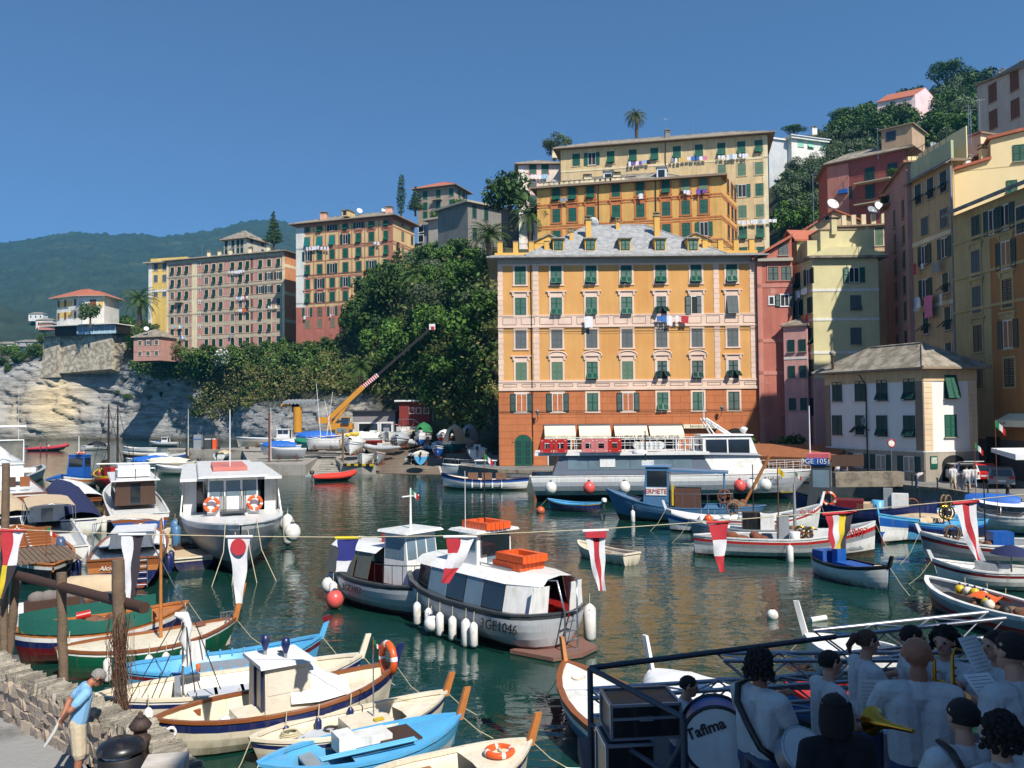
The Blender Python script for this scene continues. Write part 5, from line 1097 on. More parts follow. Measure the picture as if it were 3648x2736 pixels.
f=b.F;k=MB();k.hexa([(-.3,-.9,b.z1-.1),(f.L,-.9,b.z1-.1),(f.L,.3,b.z1+.5),(-.3,.3,b.z1+.5),(-.3,-.9,b.z1+.1),(f.L,-.9,b.z1+.1),(f.L,.3,b.z1+.75),(-.3,.3,b.z1+.75)],STILE);f.part('eaves',k)
u0=f.hit(3530,1000)[0];f.part('brown_wall',MB().bb((u0,-.04,1.2),(f.L,0,f.hit(3530,850)[1]),BRN));f.part('dark_base',MB().bb((0,-.07,1.2),(f.L,0,f.hit(3450,1560)[1]),wall('dark_plinth',(110,96,84))))
for py in(842,975,1100):z_=f.hit(3500,py)[1];f.band('string_course',z_,z_+.25,YB2,.1)
f.grid([3478,3540,3582],[812],(3478,812),1.2,2.1,lambda i,j:('closed' if j==0 else 'open',{'sh':SHD}),sur=.06,n=9,smat=YB2);f.grid([3640],[782],(3640,782),1.2,2.1,'closed',sh=SHD,n=9)
f.grid([3479,3588],[936,1066,1205,1335],(3490,1000),1.25,2.3,lambda i,j:('open' if(i,j)in((0,1),(2,1))else 'closed',{'sh':SHGR if j==0 and i<2 else SHD,'sstyle':'hood' if i<3 else ''}),sur=.18,n=10,smat=YB2)
u,z_=f.hit(3540,1530);f.part('door',MB().bb((u-.9,-.1,1.2),(u+.9,-.075,4.6),DARK))
A_=f.P(f.hit(3598,1475)[0],f.hit(3598,1475)[1],.1);t=thing('shop_awning','pale lettered awning in the deep shade at the right edge','awning',A_,f.rz);k=MB();k.hexa([(0,-1.1,-.55),(4,-1.1,-.55),(4,0,0),(0,0,0),(0,-1.1,-.5),(4,-1.1,-.5),(4,0,.05),(0,0,.05)],AWN);k.build('canopy',t);k=MB();k.bb((0,-1.14,-1.0),(4,-1.1,-.5),AWN);k.build('valance',t);text('LA M',.4,INK,t,M=Matrix.Translation((.85,-1.15,-.74))@Matrix.Rotation(R(90),4,'X'))
b=bld('grey_upper_house','grey rendered house with brown shutters at the upper right corner',(3512,112),(3760,100),306,40,10,wall('upper_grey',(206,198,182)),None)
f=b.F;k=MB();zz=f.hit(3648,254)[1];k.hexa([(-.2,-.4,b.z1),(f.L,-.4,zz),(f.L,10,zz),(-.2,10,b.z1),(-.2,-.4,b.z1+.2),(f.L,-.4,zz+.2),(f.L,10,zz+.2),(-.2,10,b.z1+.2)],STILE);f.part('roof',k)
k=MB();k.add([(0,0,b.z1-.1),(f.L,0,b.z1-.1),(f.L,0,zz),(0,0,b.z1)],[(0,1,2,3)],wall('upper_grey',()));f.part('gable',k)
f.grid([3538,3617],[331,427],(3538,380),1.5,2.5,lambda i,j:('closed',{'sh':SHBR}),sur=0,n=10)
f.window(f.hit(3617,304)[0],f.hit(3617,304)[1],1.5,2.4,'closed',sh=SHBR,sur=0,n=10)if False else None
for px,py in((3562,296),(3575,290),(3642,262)):chimney(b,at(px,py+10,108),1.6,STEEL,.3)
b=bld('rear_terrace_house','low tiled roof house stepping up behind the cream gable wall',(3370,95),(3520,90),528,20,8,wall('rear_cream',(240,214,170)),TILE,.3,1.2)
for i,(px,py,D_,w,h,c)in enumerate(((127,1118,700,12,6,WHT),(158,1140,690,14,8,PW),(162,1152,640,10,5,PKS),(18,1225,560,14,8,PW),(6,1246,500,10,6,PKS),(95,1218,560,16,3,GRY))):
 p=at(px,py,D_);t=thing('far_house',['white house highest on the far wooded shore','larger pale house on the far wooded shore','pink house lowest of three on the far shore','pale house at the left edge of the far shore','pink house at the left edge behind the low point','long low grey house on the far shore'][i],'house',p)
 k=MB();k.bb((-w/2,0,-h),(w/2,8,0),c);k.build('wall',t);k=MB();k.add([(-w/2-.6,-.6,0),(w/2+.6,-.6,0),(w/2+.6,8.6,0),(-w/2-.6,8.6,0),(-w/4,4,1.8),(w/4,4,1.8)],[(0,1,5,4),(1,2,5),(2,3,4,5),(3,0,4)],STILE);k.build('roof',t)
 for j in range(3):k=MB();k.bb((-w/3+j*w/3-.5,-.05,-h*.55),(-w/3+j*w/3+.5,0,-h*.25),GLASS);k.build('window',t)
for i,(A_,B_,D_,z1_,m,lab)in enumerate((((43.9,62),(43.9,55.2),8,44,BRN,'tall unseen brown block added beyond the right edge to cast shade'),((10.8,8.4),(10.8,-3.1),9,9.6,wall('shade_brown',(120,104,88)),'low unseen brown house added to darken the band'),((34,22),(33,9),18,20,TN,'tan quay house nearer than the right edge'),((4.4,-3.2),(34,-3.2),0,20.6,wall('shade_brown',(120,104,88)),'beige house standing behind the viewpoint'))):  # tall block and low house by the band are unseen, added to cast shade
 t=thing('shade_block' if i==0 else 'unseen_house',lab,'building',(A_[0],A_[1],1.2));k=MB()
 if D_:pts=[A_,B_,(B_[0]+D_,B_[1]),(A_[0]+D_,A_[1])]
 else:pts=[(A_[0],-14),(B_[0],-14),B_,A_]
 k.prism(pts,0,z1_,m);k.build('wall',t,world=True);k=MB();k.prism([(p[0]+(-.5 if p[0]<40 and i==2 else 0),p[1])for p in pts],z1_,z1_+.4,STILE);k.build('roof',t,world=True)
class Boat:pass
FLEET=[]
def boat(name,label,bow=None,stern=None,c=None,hdg=0,L=5,zb=.85,zm=.55,zs=.7,B=1.9,kind='double',bands=(W_,)*6,rail=WOOD,inside=CREAM,floor=.12,rake=.35,deckf=None,full=2.4,post=None,fs=None,cat='boat',group=None,z0=0.0,tr=.8,rw=.09,roll=0):
 if bow:p,q=onz(*bow,z0+zb),onz(*stern,z0+zs);v=p-q;v.z=0;L=v.length;mid=(p+q)/2;rz=math.atan2(v.y,v.x)
 else:mid=c if isinstance(c,Vector)else onz(*c,z0);rz=R(hdg)
 b=Boat();b.root=thing(name,label,cat,(mid.x,mid.y,z0),rz,group);b.L=L;b.B=B;b.h=L/2;b.rz=rz
 if roll:b.root.rotation_euler.x=roll
 def hb(t):
  if t>=0 or kind=='double':return max(B/2*(1-abs(t)**(full if t>0 or not fs else fs))**.85,.035)
  return B/2*(1-(1-tr)*abs(t)**2)
 def sh(t):return zm+((zb if t>0 else zs)-zm)*abs(t)**1.9
 b.hb,b.sh=hb,sh;b.floor=floor
 ts=[-1,-.96,-.88,-.76,-.6,-.4,-.2,0,.2,.4,.6,.76,.88,.96,1];vs=[0,.1,.2,.34,.5,.66,.84,1];K=-.3
 def pt(t,v,s,inset=0):
  y=max(hb(t)-inset,.01)*(1-v**2.3)**.7*(1-(.55*v*max(0,t)**2 if True else 0))if v<1 else .0
  x=t*b.h-(rake*v*abs(t)**6*(1 if t>0 else(1 if kind=='double' else .25)*-1))
  z=sh(t)+(K-sh(t))*v
  return(x,s*y,z)
 m=MB();n=len(ts)
 for k in range(7):
  for s in(-1,1):m.loft([[pt(t,vs[k],s)for t in ts],[pt(t,vs[k+1],s)for t in ts]],bands[min(k,len(bands)-1)],closed=False)
 if kind!='double':
  for k in range(7):m.quad(pt(-1,vs[k],1),pt(-1,vs[k],-1),pt(-1,vs[k+1],-1),pt(-1,vs[k+1],1),bands[min(k,len(bands)-1)])
 m.build('hull',b.root)
 m=MB();ti=[t*.965 for t in ts]
 for s in(-1,1):
  m.loft([[(t*b.h,s*max(hb(t)-.05,.01),sh(t))for t in ti],[(t*(b.h*.97-max(0,rake-.3)*.6),s*max(hb(t)*.82-.06,.008),floor)for t in ti]],inside,closed=False)
 m.loft([[(t*(b.h*.97-max(0,rake-.3)*.6),-max(hb(t)*.82-.06,.008),floor)for t in ti],[(t*(b.h*.97-max(0,rake-.3)*.6),max(hb(t)*.82-.06,.008),floor)for t in ti]],inside,closed=False,smooth=False)
 if kind!='double':m.quad((-b.h*.965,-hb(-1)+.05,sh(-1)),(-b.h*.965,hb(-1)-.05,sh(-1)),(-b.h*.94,hb(-1)*.82-.06,floor),(-b.h*.94,-hb(-1)*.82+.06,floor),inside)
 m.build('interior',b.root)
 m=MB()
 for s in(-1,1):
  r_=[]
  for t in ts:
   x,y,z=t*b.h,s*hb(t),sh(t)
   r_.append([(x,y+s*.03,z-.03),(x,y+s*.03,z+.035),(x,s*max(hb(t)-rw,.0),z+.035),(x,s*max(hb(t)-rw,.0),z-.03)])
  m.loft(r_,rail,smooth=False)
 if kind!='double':m.box((-b.h,0,sh(-1)),(rw,2*hb(-1),.07),rail)
 m.build('gunwale',b.root)
 FLEET.append(b);b.dbl=kind=='double'
 if deckf is not None:b_deck(b,deckf[0],deckf[1],deckf[2])
 if post:k=MB();k.hexa([(b.h-.12,-.05,zb-.1),(b.h+.04,-.05,zb-.1),(b.h+.04,.05,zb-.1),(b.h-.12,.05,zb-.1),(b.h+.02+post[0]*.15,-.04,zb+post[0]),(b.h+.16+post[0]*.15,-.04,zb+post[0]),(b.h+.16+post[0]*.15,.04,zb+post[0]),(b.h+.02+post[0]*.15,.04,zb+post[0])],post[1]);k.build('stem_post',b.root)
 return b
def X(b,t):return t*b.h
def b_deck(b,t0,t1,m,dz=-.03,camber=.06):
 n=9;r=[[],[],[]]
 for i in range(n):
  t=t0+(t1-t0)*i/(n-1);w=max(b.hb(t)-.07,.01);z=b.sh(t)+dz
  for j,s in enumerate((-1,0,1)):r[j].append((X(b,t),s*w,z+(camber if s==0 else 0)))
 k=MB();k.loft(r,m,closed=False);return k.build('deck',b.root)
def b_cover(b,t0,t1,h,m,over=.05,drop=.18,name='cover',prof=1.0):
 rings=[];n=13
 for i in range(n):
  u=i/(n-1);t=t0+(t1-t0)*u;w=b.hb(t)+over;z=b.sh(t);hh=h*(math.sin(math.pi*(.12+.76*u))**prof)*(1+.06*math.sin(i*2.3))
  rings.append([(X(b,t),-w,z-drop),(X(b,t),-w*.98,z+.04),(X(b,t),-w*.55,z+hh*.75),(X(b,t),0,z+hh),(X(b,t),w*.55,z+hh*.75),(X(b,t),w*.98,z+.04),(X(b,t),w,z-drop)])
 k=MB();k.loft(rings,m,closed=False);return k.build(name,b.root)
def b_box(b,x,y,z,sx,sy,sz,m,name='locker',rz=0):return MB().box((X(b,x),y,z+sz/2),(sx,sy,sz),m,rz=rz).build(name,b.root)
def b_thwart(b,ts,m=WOOD,z=None):
 for t in ts:MB().box((X(b,t),0,(z if z is not None else b.sh(t)-.18)),(.28,2*b.hb(t)*.9,.05),m).build('thwart',b.root)
def b_cabin(b,t0,t1,w,z,h,m,roof=None,win=GLASS,taper=.08,wins=2,front=True,over=.12,open_back=False,fw=None,rise=.05):
 x0,x1=X(b,t0),X(b,t1);y=w/2;yt=y*(1-taper);xf=x1-h*taper*1.6
 k=MB();P=[(x0,-y,z),(x1,-y,z),(x1,y,z),(x0,y,z),(x0,-yt,z+h),(xf,-yt,z+h),(xf,yt,z+h),(x0,yt,z+h)]
 k.hexa(P,m);C=k.build('cabin',b.root)
 k=MB();k.hexa([(x0-over,-yt-over,z+h),(xf+over*1.5,-yt-over,z+h),(xf+over*1.5,yt+over,z+h),(x0-over,yt+over,z+h),(x0-over,-yt-over+.05,z+h+.08),(xf+over,-yt-over+.05,z+h+.08),(xf+over,yt+over-.05,z+h+.08),(x0-over,yt+over-.05,z+h+.08)],roof or m);k.build('roof',C)
 za,zb=z+h*.5,z+h*.9
 def yy(zz):return y+(yt-y)*(zz-z)/h
 for s in(-1,1):
  for i in range(wins):
   a=x0+(xf-x0)*(.06+i/wins*.94);c_=a+(xf-x0)*(.88/wins)
   MB().hexa([(a,s*(yy(za)-.01),za),(c_,s*(yy(za)-.01),za),(c_,s*(yy(za)+.012),za),(a,s*(yy(za)+.012),za),(a,s*(yy(zb)-.01),zb),(c_,s*(yy(zb)-.01),zb),(c_,s*(yy(zb)+.012),zb),(a,s*(yy(zb)+.012),zb)],win).build('window',C)
 nf=fw or 2
 if front:
  for i in range(nf):
   a=-yt+2*yt*(i+.07)/nf;c_=-yt+2*yt*(i+.93)/nf
   xa,xb_=x1+(xf-x1)*(za-z)/h,x1+(xf-x1)*(zb-z)/h
   MB().hexa([(xa-.01,a,za),(xa+.014,a,za),(xa+.014,c_,za),(xa-.01,c_,za),(xb_-.01,a,zb),(xb_+.014,a,zb),(xb_+.014,c_,zb),(xb_-.01,c_,zb)],win).build('window',C)
 MB().bb((x0-.015,-.3,z+.05),(x0+.01,.3,z+h*.88),DARK if open_back else win).build('door',C)
 return C
def b_mast(b,t,z,h,r,m,name='mast',lean=0,y=0):return MB().tube([(X(b,t),y,z),(X(b,t)+lean*h,y,z+h)],[r,r*.6],m,7).build(name,b.root)
def b_outboard(b,y=0,m=BLACK,s=1.0,tilt=False):
 k=MB();x=-b.h-.16*s;z=b.sh(-1)
 k.loft([[(x+.2*s*dx,y+.15*s*dy,z+zz*s)for dx,dy in((-1,-1),(1,-.9),(1,.9),(-1,1))]for zz in(.06,.3)]+[[(x+.12*s*dx,y+.09*s*dy,z+.4*s)for dx,dy in((-1,-1),(1,-1),(1,1),(-1,1))]],m)
 k.bb((x-.05,y-.05,z-.6*s),(x+.07,y+.05,z+.06),DGREY);k.bb((x-.14,y-.015,z-.68*s),(x+.06,y+.015,z-.5*s),DGREY);k.build('outboard_motor',b.root)
def b_bimini(b,t0,t1,h,m,w=None,z=None):
 k=MB();rings=[];fr=MB()
 for i in range(5):
  t=t0+(t1-t0)*i/4;ww=(w or b.hb(t)*1.8)/2;z_=(z if z is not None else b.sh(t))+h
  rings.append([(X(b,t),-ww,z_-.12),(X(b,t),-ww*.7,z_-.02),(X(b,t),0,z_+.06),(X(b,t),ww*.7,z_-.02),(X(b,t),ww,z_-.12)])
  if i in(0,2,4):
   tb=t0+(t1-t0)*(.5+.25*(i-2)/2);zb_=b.sh(tb)
   fr.tube([(X(b,tb),-b.hb(tb),zb_),(X(b,t),-ww,z_-.14),(X(b,t),0,z_+.03),(X(b,t),ww,z_-.14),(X(b,tb),b.hb(tb),zb_)],.018,STEEL,5,caps=False)
 k.loft(rings,m,closed=False);k.build('canopy',b.root);fr.build('canopy_frame',b.root)
def b_rail(b,t0,t1,h,n=6,sides=(-1,1),m=STEEL,mid=False):
 k=MB()
 for s in sides:
  pts=[]
  for i in range(n):
   t=t0+(t1-t0)*i/(n-1);p=(X(b,t),s*max(b.hb(t)-.08,.02),b.sh(t));q=(p[0],p[1],p[2]+h);pts.append(q);k.tube([p,q],.016,m,4)
  k.tube(pts,.018,m,5)
  if mid:k.tube([(x,y,z-h*.5)for x,y,z in pts],.01,m,4)
 k.build('railing',b.root)
def b_winch(b,t,y,z,r=.42,m=IRON):
 k=MB();r*=.8;c_=(X(b,t),y,z+r+.3);[k.torus((c_[0],c_[1]+dy,c_[2]),r,r*.13,(BRASS,RUST,OLDWOOD)[int(b.L*7)%3],'y',16,6)for dy in(-.12,.12)];k.lathe([(r*.4,-.16),(r*.3,0),(r*.4,.16)],m,10,M=Matrix.Translation(c_)@Matrix.Rotation(R(90),4,'X'));[k.tube([c_,(c_[0]+r*math.cos(a),c_[1]-.12,c_[2]+r*math.sin(a))],.03,m,4)for a in[i*1.047 for i in range(6)]];k.tube([(X(b,t)-.2,y,z),(X(b,t),y-.2,z+r+.35),(X(b,t)+.2,y,z)],.05,RUST,5);k.build('net_hauler',b.root)
def b_heap(b,t,y,z,s,m,name='net_pile',n=9):
 k=MB()
 for i in range(n):k.ell((X(b,t)+random.uniform(-s,s)*1.2,y+random.uniform(-s,s)*.6,z+random.uniform(0,s*.35)),(random.uniform(.3,.6)*s,random.uniform(.3,.5)*s,random.uniform(.2,.4)*s),m,7,5)
 o=k.build(name,b.root);o['kind']='stuff'
def wpos(b,x,y,z):return Matrix.Translation(b.root.location)@Matrix.Rotation(b.rz,4,'Z')@Vector((x,y,z))
FEND={}
def fenders(b,ts,side,label,group=None,kind='long',m=FOAM,r=.11,z=None,drop=.18):
 for t in ts:
  key=(kind,m.name,r)
  if key not in FEND:
   k=MB();T_=RUBBER if m is FOAM and kind!='ball' else NAVY
   if kind=='ball':k.ell((0,0,-r*1.1),(r,r,r*1.12),m,12,8);k.lathe([(r*.22,-.03),(r*.3,r*.05),(r*.1,r*.2)],NAVY,8)
   else:k.lathe([(.02,-6.0*r),(r*.6,-5.8*r),(r,-5.2*r),(r,-.8*r),(r*.6,-.3*r),(.03,0)],m,10);k.lathe([(.02,-6.15*r),(r*.5,-5.9*r),(r*.62,-5.75*r)],T_,8)
   k.tube([(0,0,0),(0,-.02,.3)],.014,ROPE,4)
   FEND[key]=k.mesh('fender')
  p=wpos(b,X(b,t),side*(b.hb(t)+r+.05),(z if z is not None else b.sh(t)-drop))
  tag(link('fender',FEND[key],None,loc=p,rz=random.random()*3),label,'fender',group)
LR={}
def lifebuoy(b,x,y,z,label,axis='x',r=.3,rz=0):
 key=(axis,r)
 if key not in LR:
  k=MB();
  for i in range(4):
   a0=i/4
   M_=Matrix.Rotation(i*math.pi/2,4,{'x':'X','y':'Y','z':'Z'}[axis])
   k.torus((0,0,0),r,r*.26,ORANGE,axis,24,8,.21,M=M_);k.torus((0,0,0),r,r*.275,W_,axis,24,8,.04,M=Matrix.Rotation(i*math.pi/2-.28,4,{'x':'X','y':'Y','z':'Z'}[axis]))
  LR[key]=k.mesh('lifebuoy')
 tag(link('lifebuoy',LR[key],None,loc=wpos(b,x,y,z),rz=b.rz+rz),label,'lifebuoy')
def b_text(b,body,t,side,z,size,m=BLACK,shear=0):
 a=math.atan2(side*(b.hb(t+.04)-b.hb(t-.04)),.08*b.h)
 y=side*(b.hb(t)+.05);M=Matrix.Translation((X(b,t),y,z))@Matrix.Rotation(a,4,'Z')
 if side>0:M=M@Matrix.Rotation(math.pi,4,'Z')
 text(body,size,m,b.root,M=M@Matrix.Rotation(R(90-6),4,'X'),name='registration_number',shear=shear,ext=.012)
def flag_it(p,label,h=1.0,s=.5,rz=0,cs=None):
 s*=.62
 cs=cs or(paint('flag_green',(20,130,80)),W_,RED);t=thing('small_flag',label,'flag',p,rz);MB().tube([(0,0,0),(0,0,h)],.015,WOOD,5).build('staff',t)
 for i,m in enumerate(cs):MB().loft([[(.02+s*.3*(i+u),.06*math.sin(3*(i+u)),h-.02-zz-.3*s*(i+u))for u in(0,.5,1)]for zz in(0,s*.3,s*.6)],m,closed=False).build('stripe',t)
def rib(name,label,c,hdg,L,B,tube,m2=W_,z0=0,motor=True,cons=True,group=None,cover=None,up=.0):
 mid=c if isinstance(c,Vector)else onz(*c,z0);rz=R(hdg);t=thing(name,label,'boat',(mid.x,mid.y,z0),rz,group);t.rotation_euler.y=-up;r=B*.13;k=MB();pts=[];h=L/2;y=B/2-r
 for s in(-1,1):pass
 pts=[(-h,-y,r*1.6),(-h*.3,-y,r*1.6),(h*.3,-y,r*1.7),(h*.7,-y*.72,r*2.1),(h*.93,-y*.3,r*2.6),(h,0,r*2.8),(h*.93,y*.3,r*2.6),(h*.7,y*.72,r*2.1),(h*.3,y,r*1.7),(-h*.3,y,r*1.6),(-h,y,r*1.6)]
 k.tube(pts,[r*.5]+[r]*9+[r*.5],tube,9);k.build('tube',t)
 k=MB();k.loft([[(x,-yy,z),(x,0,z2),(x,yy,z)]for x,yy,z,z2 in((-h*.95,y,r*1.2,-.25),(h*.3,y,r*1.4,-.25),(h*.8,y*.5,r*2,.1),(h*.97,.02,r*2.5,r*2))],m2,closed=False);k.loft([[(x,-yy,r*1.3),(x,yy,r*1.3)]for x,yy in((-h*.95,y),(h*.4,y),(h*.8,y*.4))],GREY,closed=False);k.build('hull',t)
 if cons:MB().hexa([(-.1,-.3,r),(.4,-.3,r),(.4,.3,r),(-.1,.3,r),(-.05,-.28,r+.75),(.25,-.28,r+.85),(.25,.28,r+.85),(-.05,.28,r+.75)],W_).build('console',t);MB().box((-h*.45,0,r+.3),(.5,B*.4,.5),W_).build('seat',t)
 if motor:b=Boat();b.h=h;b.root=t;b.sh=lambda q:r*2.4;b_outboard(b,0,BLACK,1.1)
 if cover:k=MB();k.loft([[(x,-yy,z),(x,-yy*.5,z+hh),(x,yy*.5,z+hh),(x,yy,z)]for x,yy,z,hh in((-h*.9,B*.4,r*2.2,.3),(0,B*.45,r*2.3,.55),(h*.6,B*.32,r*2.6,.35),(h*.95,.1,r*3,.1))],cover,closed=False);k.build('cover',t)
 return t
def cradle(b,z,label):
 t=thing('boat_cradle',label,'cradle',b.root.location,b.rz)
 t.location.z=z
 for s in(-.5,.45):
  k=MB();k.box((X(b,s),0,.12),(.16,b.B*.8,.2),RUST)
  for y in(-1,1):k.tube([(X(b,s),y*b.B*.36,.1),(X(b,s),y*b.B*.36,.75)],.05,RUST,5)
  k.build('support',t)
def B_(*m):return m
b=boat('wooden_boat','cream launch with navy stripe, brown rail and a canvas covered cabin',(1408,2362),(545,2562),zb=1.05,zm=.72,zs=.85,B=2.0,bands=B_(NAVY,NAVY,CREAM,CREAM,CREAM,BLACK),rail=WOOD,inside=CREAM,post=(.45,NAVY),floor=.25,full=2.8)
C=b_cabin(b,-.22,.18,1.25,.45,1.2,CANVAS,CANVW,win=CANVAS,wins=1,over=.12,fw=1)
k=MB();k.loft([[(X(b,t),-w,z),(X(b,t),-w*.6,z+h),(X(b,t),0,z+h*1.12),(X(b,t),w*.6,z+h),(X(b,t),w,z)]for t,w,z,h in((-.02,.68,.8,.92),(.2,.72,.75,.7),(.34,.66,.75,.4),(.5,.55,.75,.2))],CANVW,closed=False);k.build('spray_cover',b.root)
for s in(-.5,.0):MB().tube([(X(b,-.235),s,.45),(X(b,-.235),s,1.62)],.035,NAVY,5).build('curtain_edge',b.root)
b_deck(b,.5,.97,CREAM,-.22);b_deck(b,-.97,-.82,CREAM,-.12);b_heap(b,-.4,.1,.35,.5,CANVW,'canvas_bundle',7);b_box(b,-.3,-.2,.25,.7,.7,.45,CREAM,'engine_box')
for x,y in((-.13,.2),(-.02,-.3)):MB().tube([(X(b,x),y,1.7),(X(b,x),y,1.85)],.04,STEEL,6).build('light_post',b.root);MB().lathe([(.04,1.83),(.1,2.0),(.09,2.16),(.02,2.18)],NAVY,7,(X(b,x),y,0)).build('lamp_cover',b.root)
MB().bb((X(b,-.72),.62,.52),(X(b,-.6),.68,.66),WOOD).build('side_locker',b.root)
MB().torus((-b.h*.9,-.35,.62),.1,.035,W_,'y',12,6).build('fairlead',b.root)
fenders(b,(-.12,.14,.42),-1,'dark blue fender on the near side of the cream launch with the canvas cabin','navy fenders of the cream launch',m=NAVY,r=.075)
lifebuoy(b,b.h*.93,0,1.2,'orange lifebuoy hung on the stem of the cream launch','x',.34)
b=boat('rowing_boat','small cream boat with a thin navy stripe and a raised engine box',(1590,2462),(888,2632),zb=.75,zm=.5,zs=.6,B=1.55,bands=B_(CREAM,NAVY,CREAM,CREAM,CREAM,BLACK),rail=CREAM,inside=CREAM,post=(.4,TANWOOD),floor=.12)
b_box(b,.12,0,.2,1.0,.75,.33,CREAM,'engine_box');b_box(b,-.45,0,.2,1.4,1.0,.12,mat('deck_grey',(196,200,206)),'floor_panel');b_deck(b,.5,.96,CREAM,-.12);b_mast(b,.2,.5,1.75,.02,STEEL,'antenna')
MB().box((X(b,.2),-.3,.56),(.22,.12,.03),YELLOW).build('number_plate',b.root)
flag_it(wpos(b,X(b,.2),0,1.9),'tiny red and white flag on the thin pole of the cream boat',.3,.25)
b=boat('rowing_boat','light blue boat with a dark brown deck panel and a white locker',(1640,2545),(915,2722),zb=.72,zm=.5,zs=.6,B=1.7,bands=B_(LBLUE,LBLUE,LBLUE,W_,W_,BLACK),rail=LBLUE,inside=LBLUE,post=(.55,TANWOOD),floor=.15)
b_deck(b,-.2,.95,LBLUE,-.02);b_deck(b,-.97,-.72,LBLUE,-.02);MB().bb((X(b,.12),-.42,.53),(X(b,.5),.42,.6),DWOOD).build('deck_panel',b.root)
b_box(b,-.2,.05,.5,.35,.5,.32,W_,'locker');b_box(b,.02,.1,.56,.95,.55,.14,W_,'locker_lid');b_thwart(b,(-.5,),GREY)
for y in(-.55,-.48,-.4):MB().tube([(X(b,-.5),y,.62),(X(b,.4),y-.1,.66)],.022,LBLUE,5).build('oar',b.root)
b=boat('rowing_boat','cream boat with an orange lifebuoy at the bottom edge',(1892,2636),(1250,2800),zb=.75,zm=.5,zs=.6,B=1.7,bands=B_(CREAM,NAVY,CREAM,CREAM,CREAM,BLACK),rail=CREAM,inside=CREAM,post=(.5,TANWOOD),floor=.15,deckf=(.3,.95,CREAM))
b_thwart(b,(-.1,),WOOD);lifebuoy(b,X(b,.62),0,.66,'orange lifebuoy lying on the deck of the cream boat at the bottom edge','z',.24)
b=boat('sailing_boat','white launch with a pale grey interior beside the cream launch',(1290,2330),(330,2478),zb=.95,zm=.65,zs=.75,B=2.0,bands=B_(W_,NAVY,CREAM,CREAM,CREAM,ANTIF),rail=CREAM,inside=CREAM,floor=.3,post=(.5,CREAM))
k=MB();[k.bb((X(b,-.35+i*.2),-.55,.36),(X(b,-.35+i*.2)+.7,.55,.42),mat('deck_grey',()))for i in range(4)];k.build('floor_panel',b.root);b_box(b,-.42,0,.3,.12,1.2,.5,GREY,'bulkhead')
fenders(b,(-.62,-.3,.0,.25),-1,'white fender along the near side of the white launch','white fenders of the white launch',drop=.1)
k=MB()
for a,e in(((-.75,-.6,.7),(-.42,.3,2.3)),((-.6,-.65,.7),(-.35,.3,2.3)),((-.3,-.6,.7),(-.36,.3,2.2)),((-.12,-.6,.7),(-.3,.3,2.2))):k.tube([(X(b,a[0]),a[1],a[2]),(X(b,e[0]),e[1],e[2])],.016,IRON,4)
k.tube([(X(b,-.38),.3,.4),(X(b,-.38),.3,2.35)],.03,STEEL,5);k.tube([(X(b,-.32),.3,2.2),(X(b,-.62),.5,4.2)],.014,STEEL,4);k.build('rigging',b.root)
k=MB();k.tube([(X(b,-.44),.3,2.36),(X(b,-.37),.3,2.3),(X(b,-.34),.28,2.05),(X(b,-.37),.3,1.75),(X(b,-.33),.3,1.4),(X(b,-.36),.3,1.1)],[.05,.12,.1,.13,.08,.1],CANVW,8);k.build('furled_sail',b.root);MB().box((X(b,-.27),.2,1.45),(.34,.03,.5),W_,rz=.3).build('sign_plate',b.root)
b=boat('rowing_boat','long light blue boat with a dark red stripe and a red topped stem',(1146,2262),(405,2378),zb=1.05,zm=.6,zs=.75,B=1.9,bands=B_(LBLUE,MAROON,LBLUE,LBLUE,RED,RED),rail=LBLUE,inside=LBLUE,post=(.42,LBLUE),floor=.25)
MB().box((b.h+.14,0,1.5),(.24,.1,.14),MAROON,ry=-.35).build('stem_cap',b.root);b_box(b,.1,0,.3,1.6,.9,.22,GREY,'hatch');b_thwart(b,(-.35,.5),LBLUE)
k=MB();[k.box((X(b,-.85+i*.12),s*(b.hb(-.85+i*.12)*.93-.02),.5),(.05,.05,.42),LBLUE)for i in range(15)for s in(-1,1)];k.build('frame_rib',b.root)
b=boat('sailing_boat','green and cream sailing boat with a thin varnished mast',(840,2200),(195,2312),zb=1.05,zm=.72,zs=.85,B=2.1,bands=B_(W_,GREEN,GREEN,GREEN,GREEN,ANTIF),rail=WOOD,inside=CREAM,post=(1.0,TANWOOD),floor=.3,deckf=(-.95,.95,CREAM))
b_mast(b,.12,.7,3.4,.055,TANWOOD);b_rail(b,.85,.97,.22,3);fenders(b,(-.5,-.08,.1,.3,.5),-1,'white fender along the near side of the green sailing boat','white fenders of the green sailing boat',drop=.08)
MB().bb((X(b,.55),.2,.9),(X(b,.66),.5,.93),WOOD).build('hatch',b.root)
b=boat('wooden_boat','dark red hulled wooden boat under a green side cloth',(672,2142),(38,2245),zb=1.25,zm=.9,zs=1.0,B=2.3,bands=B_(TANWOOD,W_,NAVY,MAROON,MAROON,MAROON),rail=TANWOOD,inside=TANWOOD,floor=.4)
k=MB();k.loft([[(X(b,-.92+i*.13),-b.hb(-.92+i*.13)-.04,b.sh(-.92+i*.13)-(.02 if z==0 else-.42+.1*(i in(6,7))))for i in range(12)]for z in(0,1)],CANVG,closed=False);k.loft([[(X(b,-.92+i*.13),b.hb(-.92+i*.13),b.sh(-.92+i*.13)+.02+.38*z)for i in range(13)]for z in(0,1)],CANVG,closed=False);k.build('side_cloth',b.root)
fenders(b,(-.4,),-1,'white fender on the near side of the dark red boat',None,r=.14);fenders(b,(.93,),-1,'white fender at the bow of the dark red boat',None,r=.12)
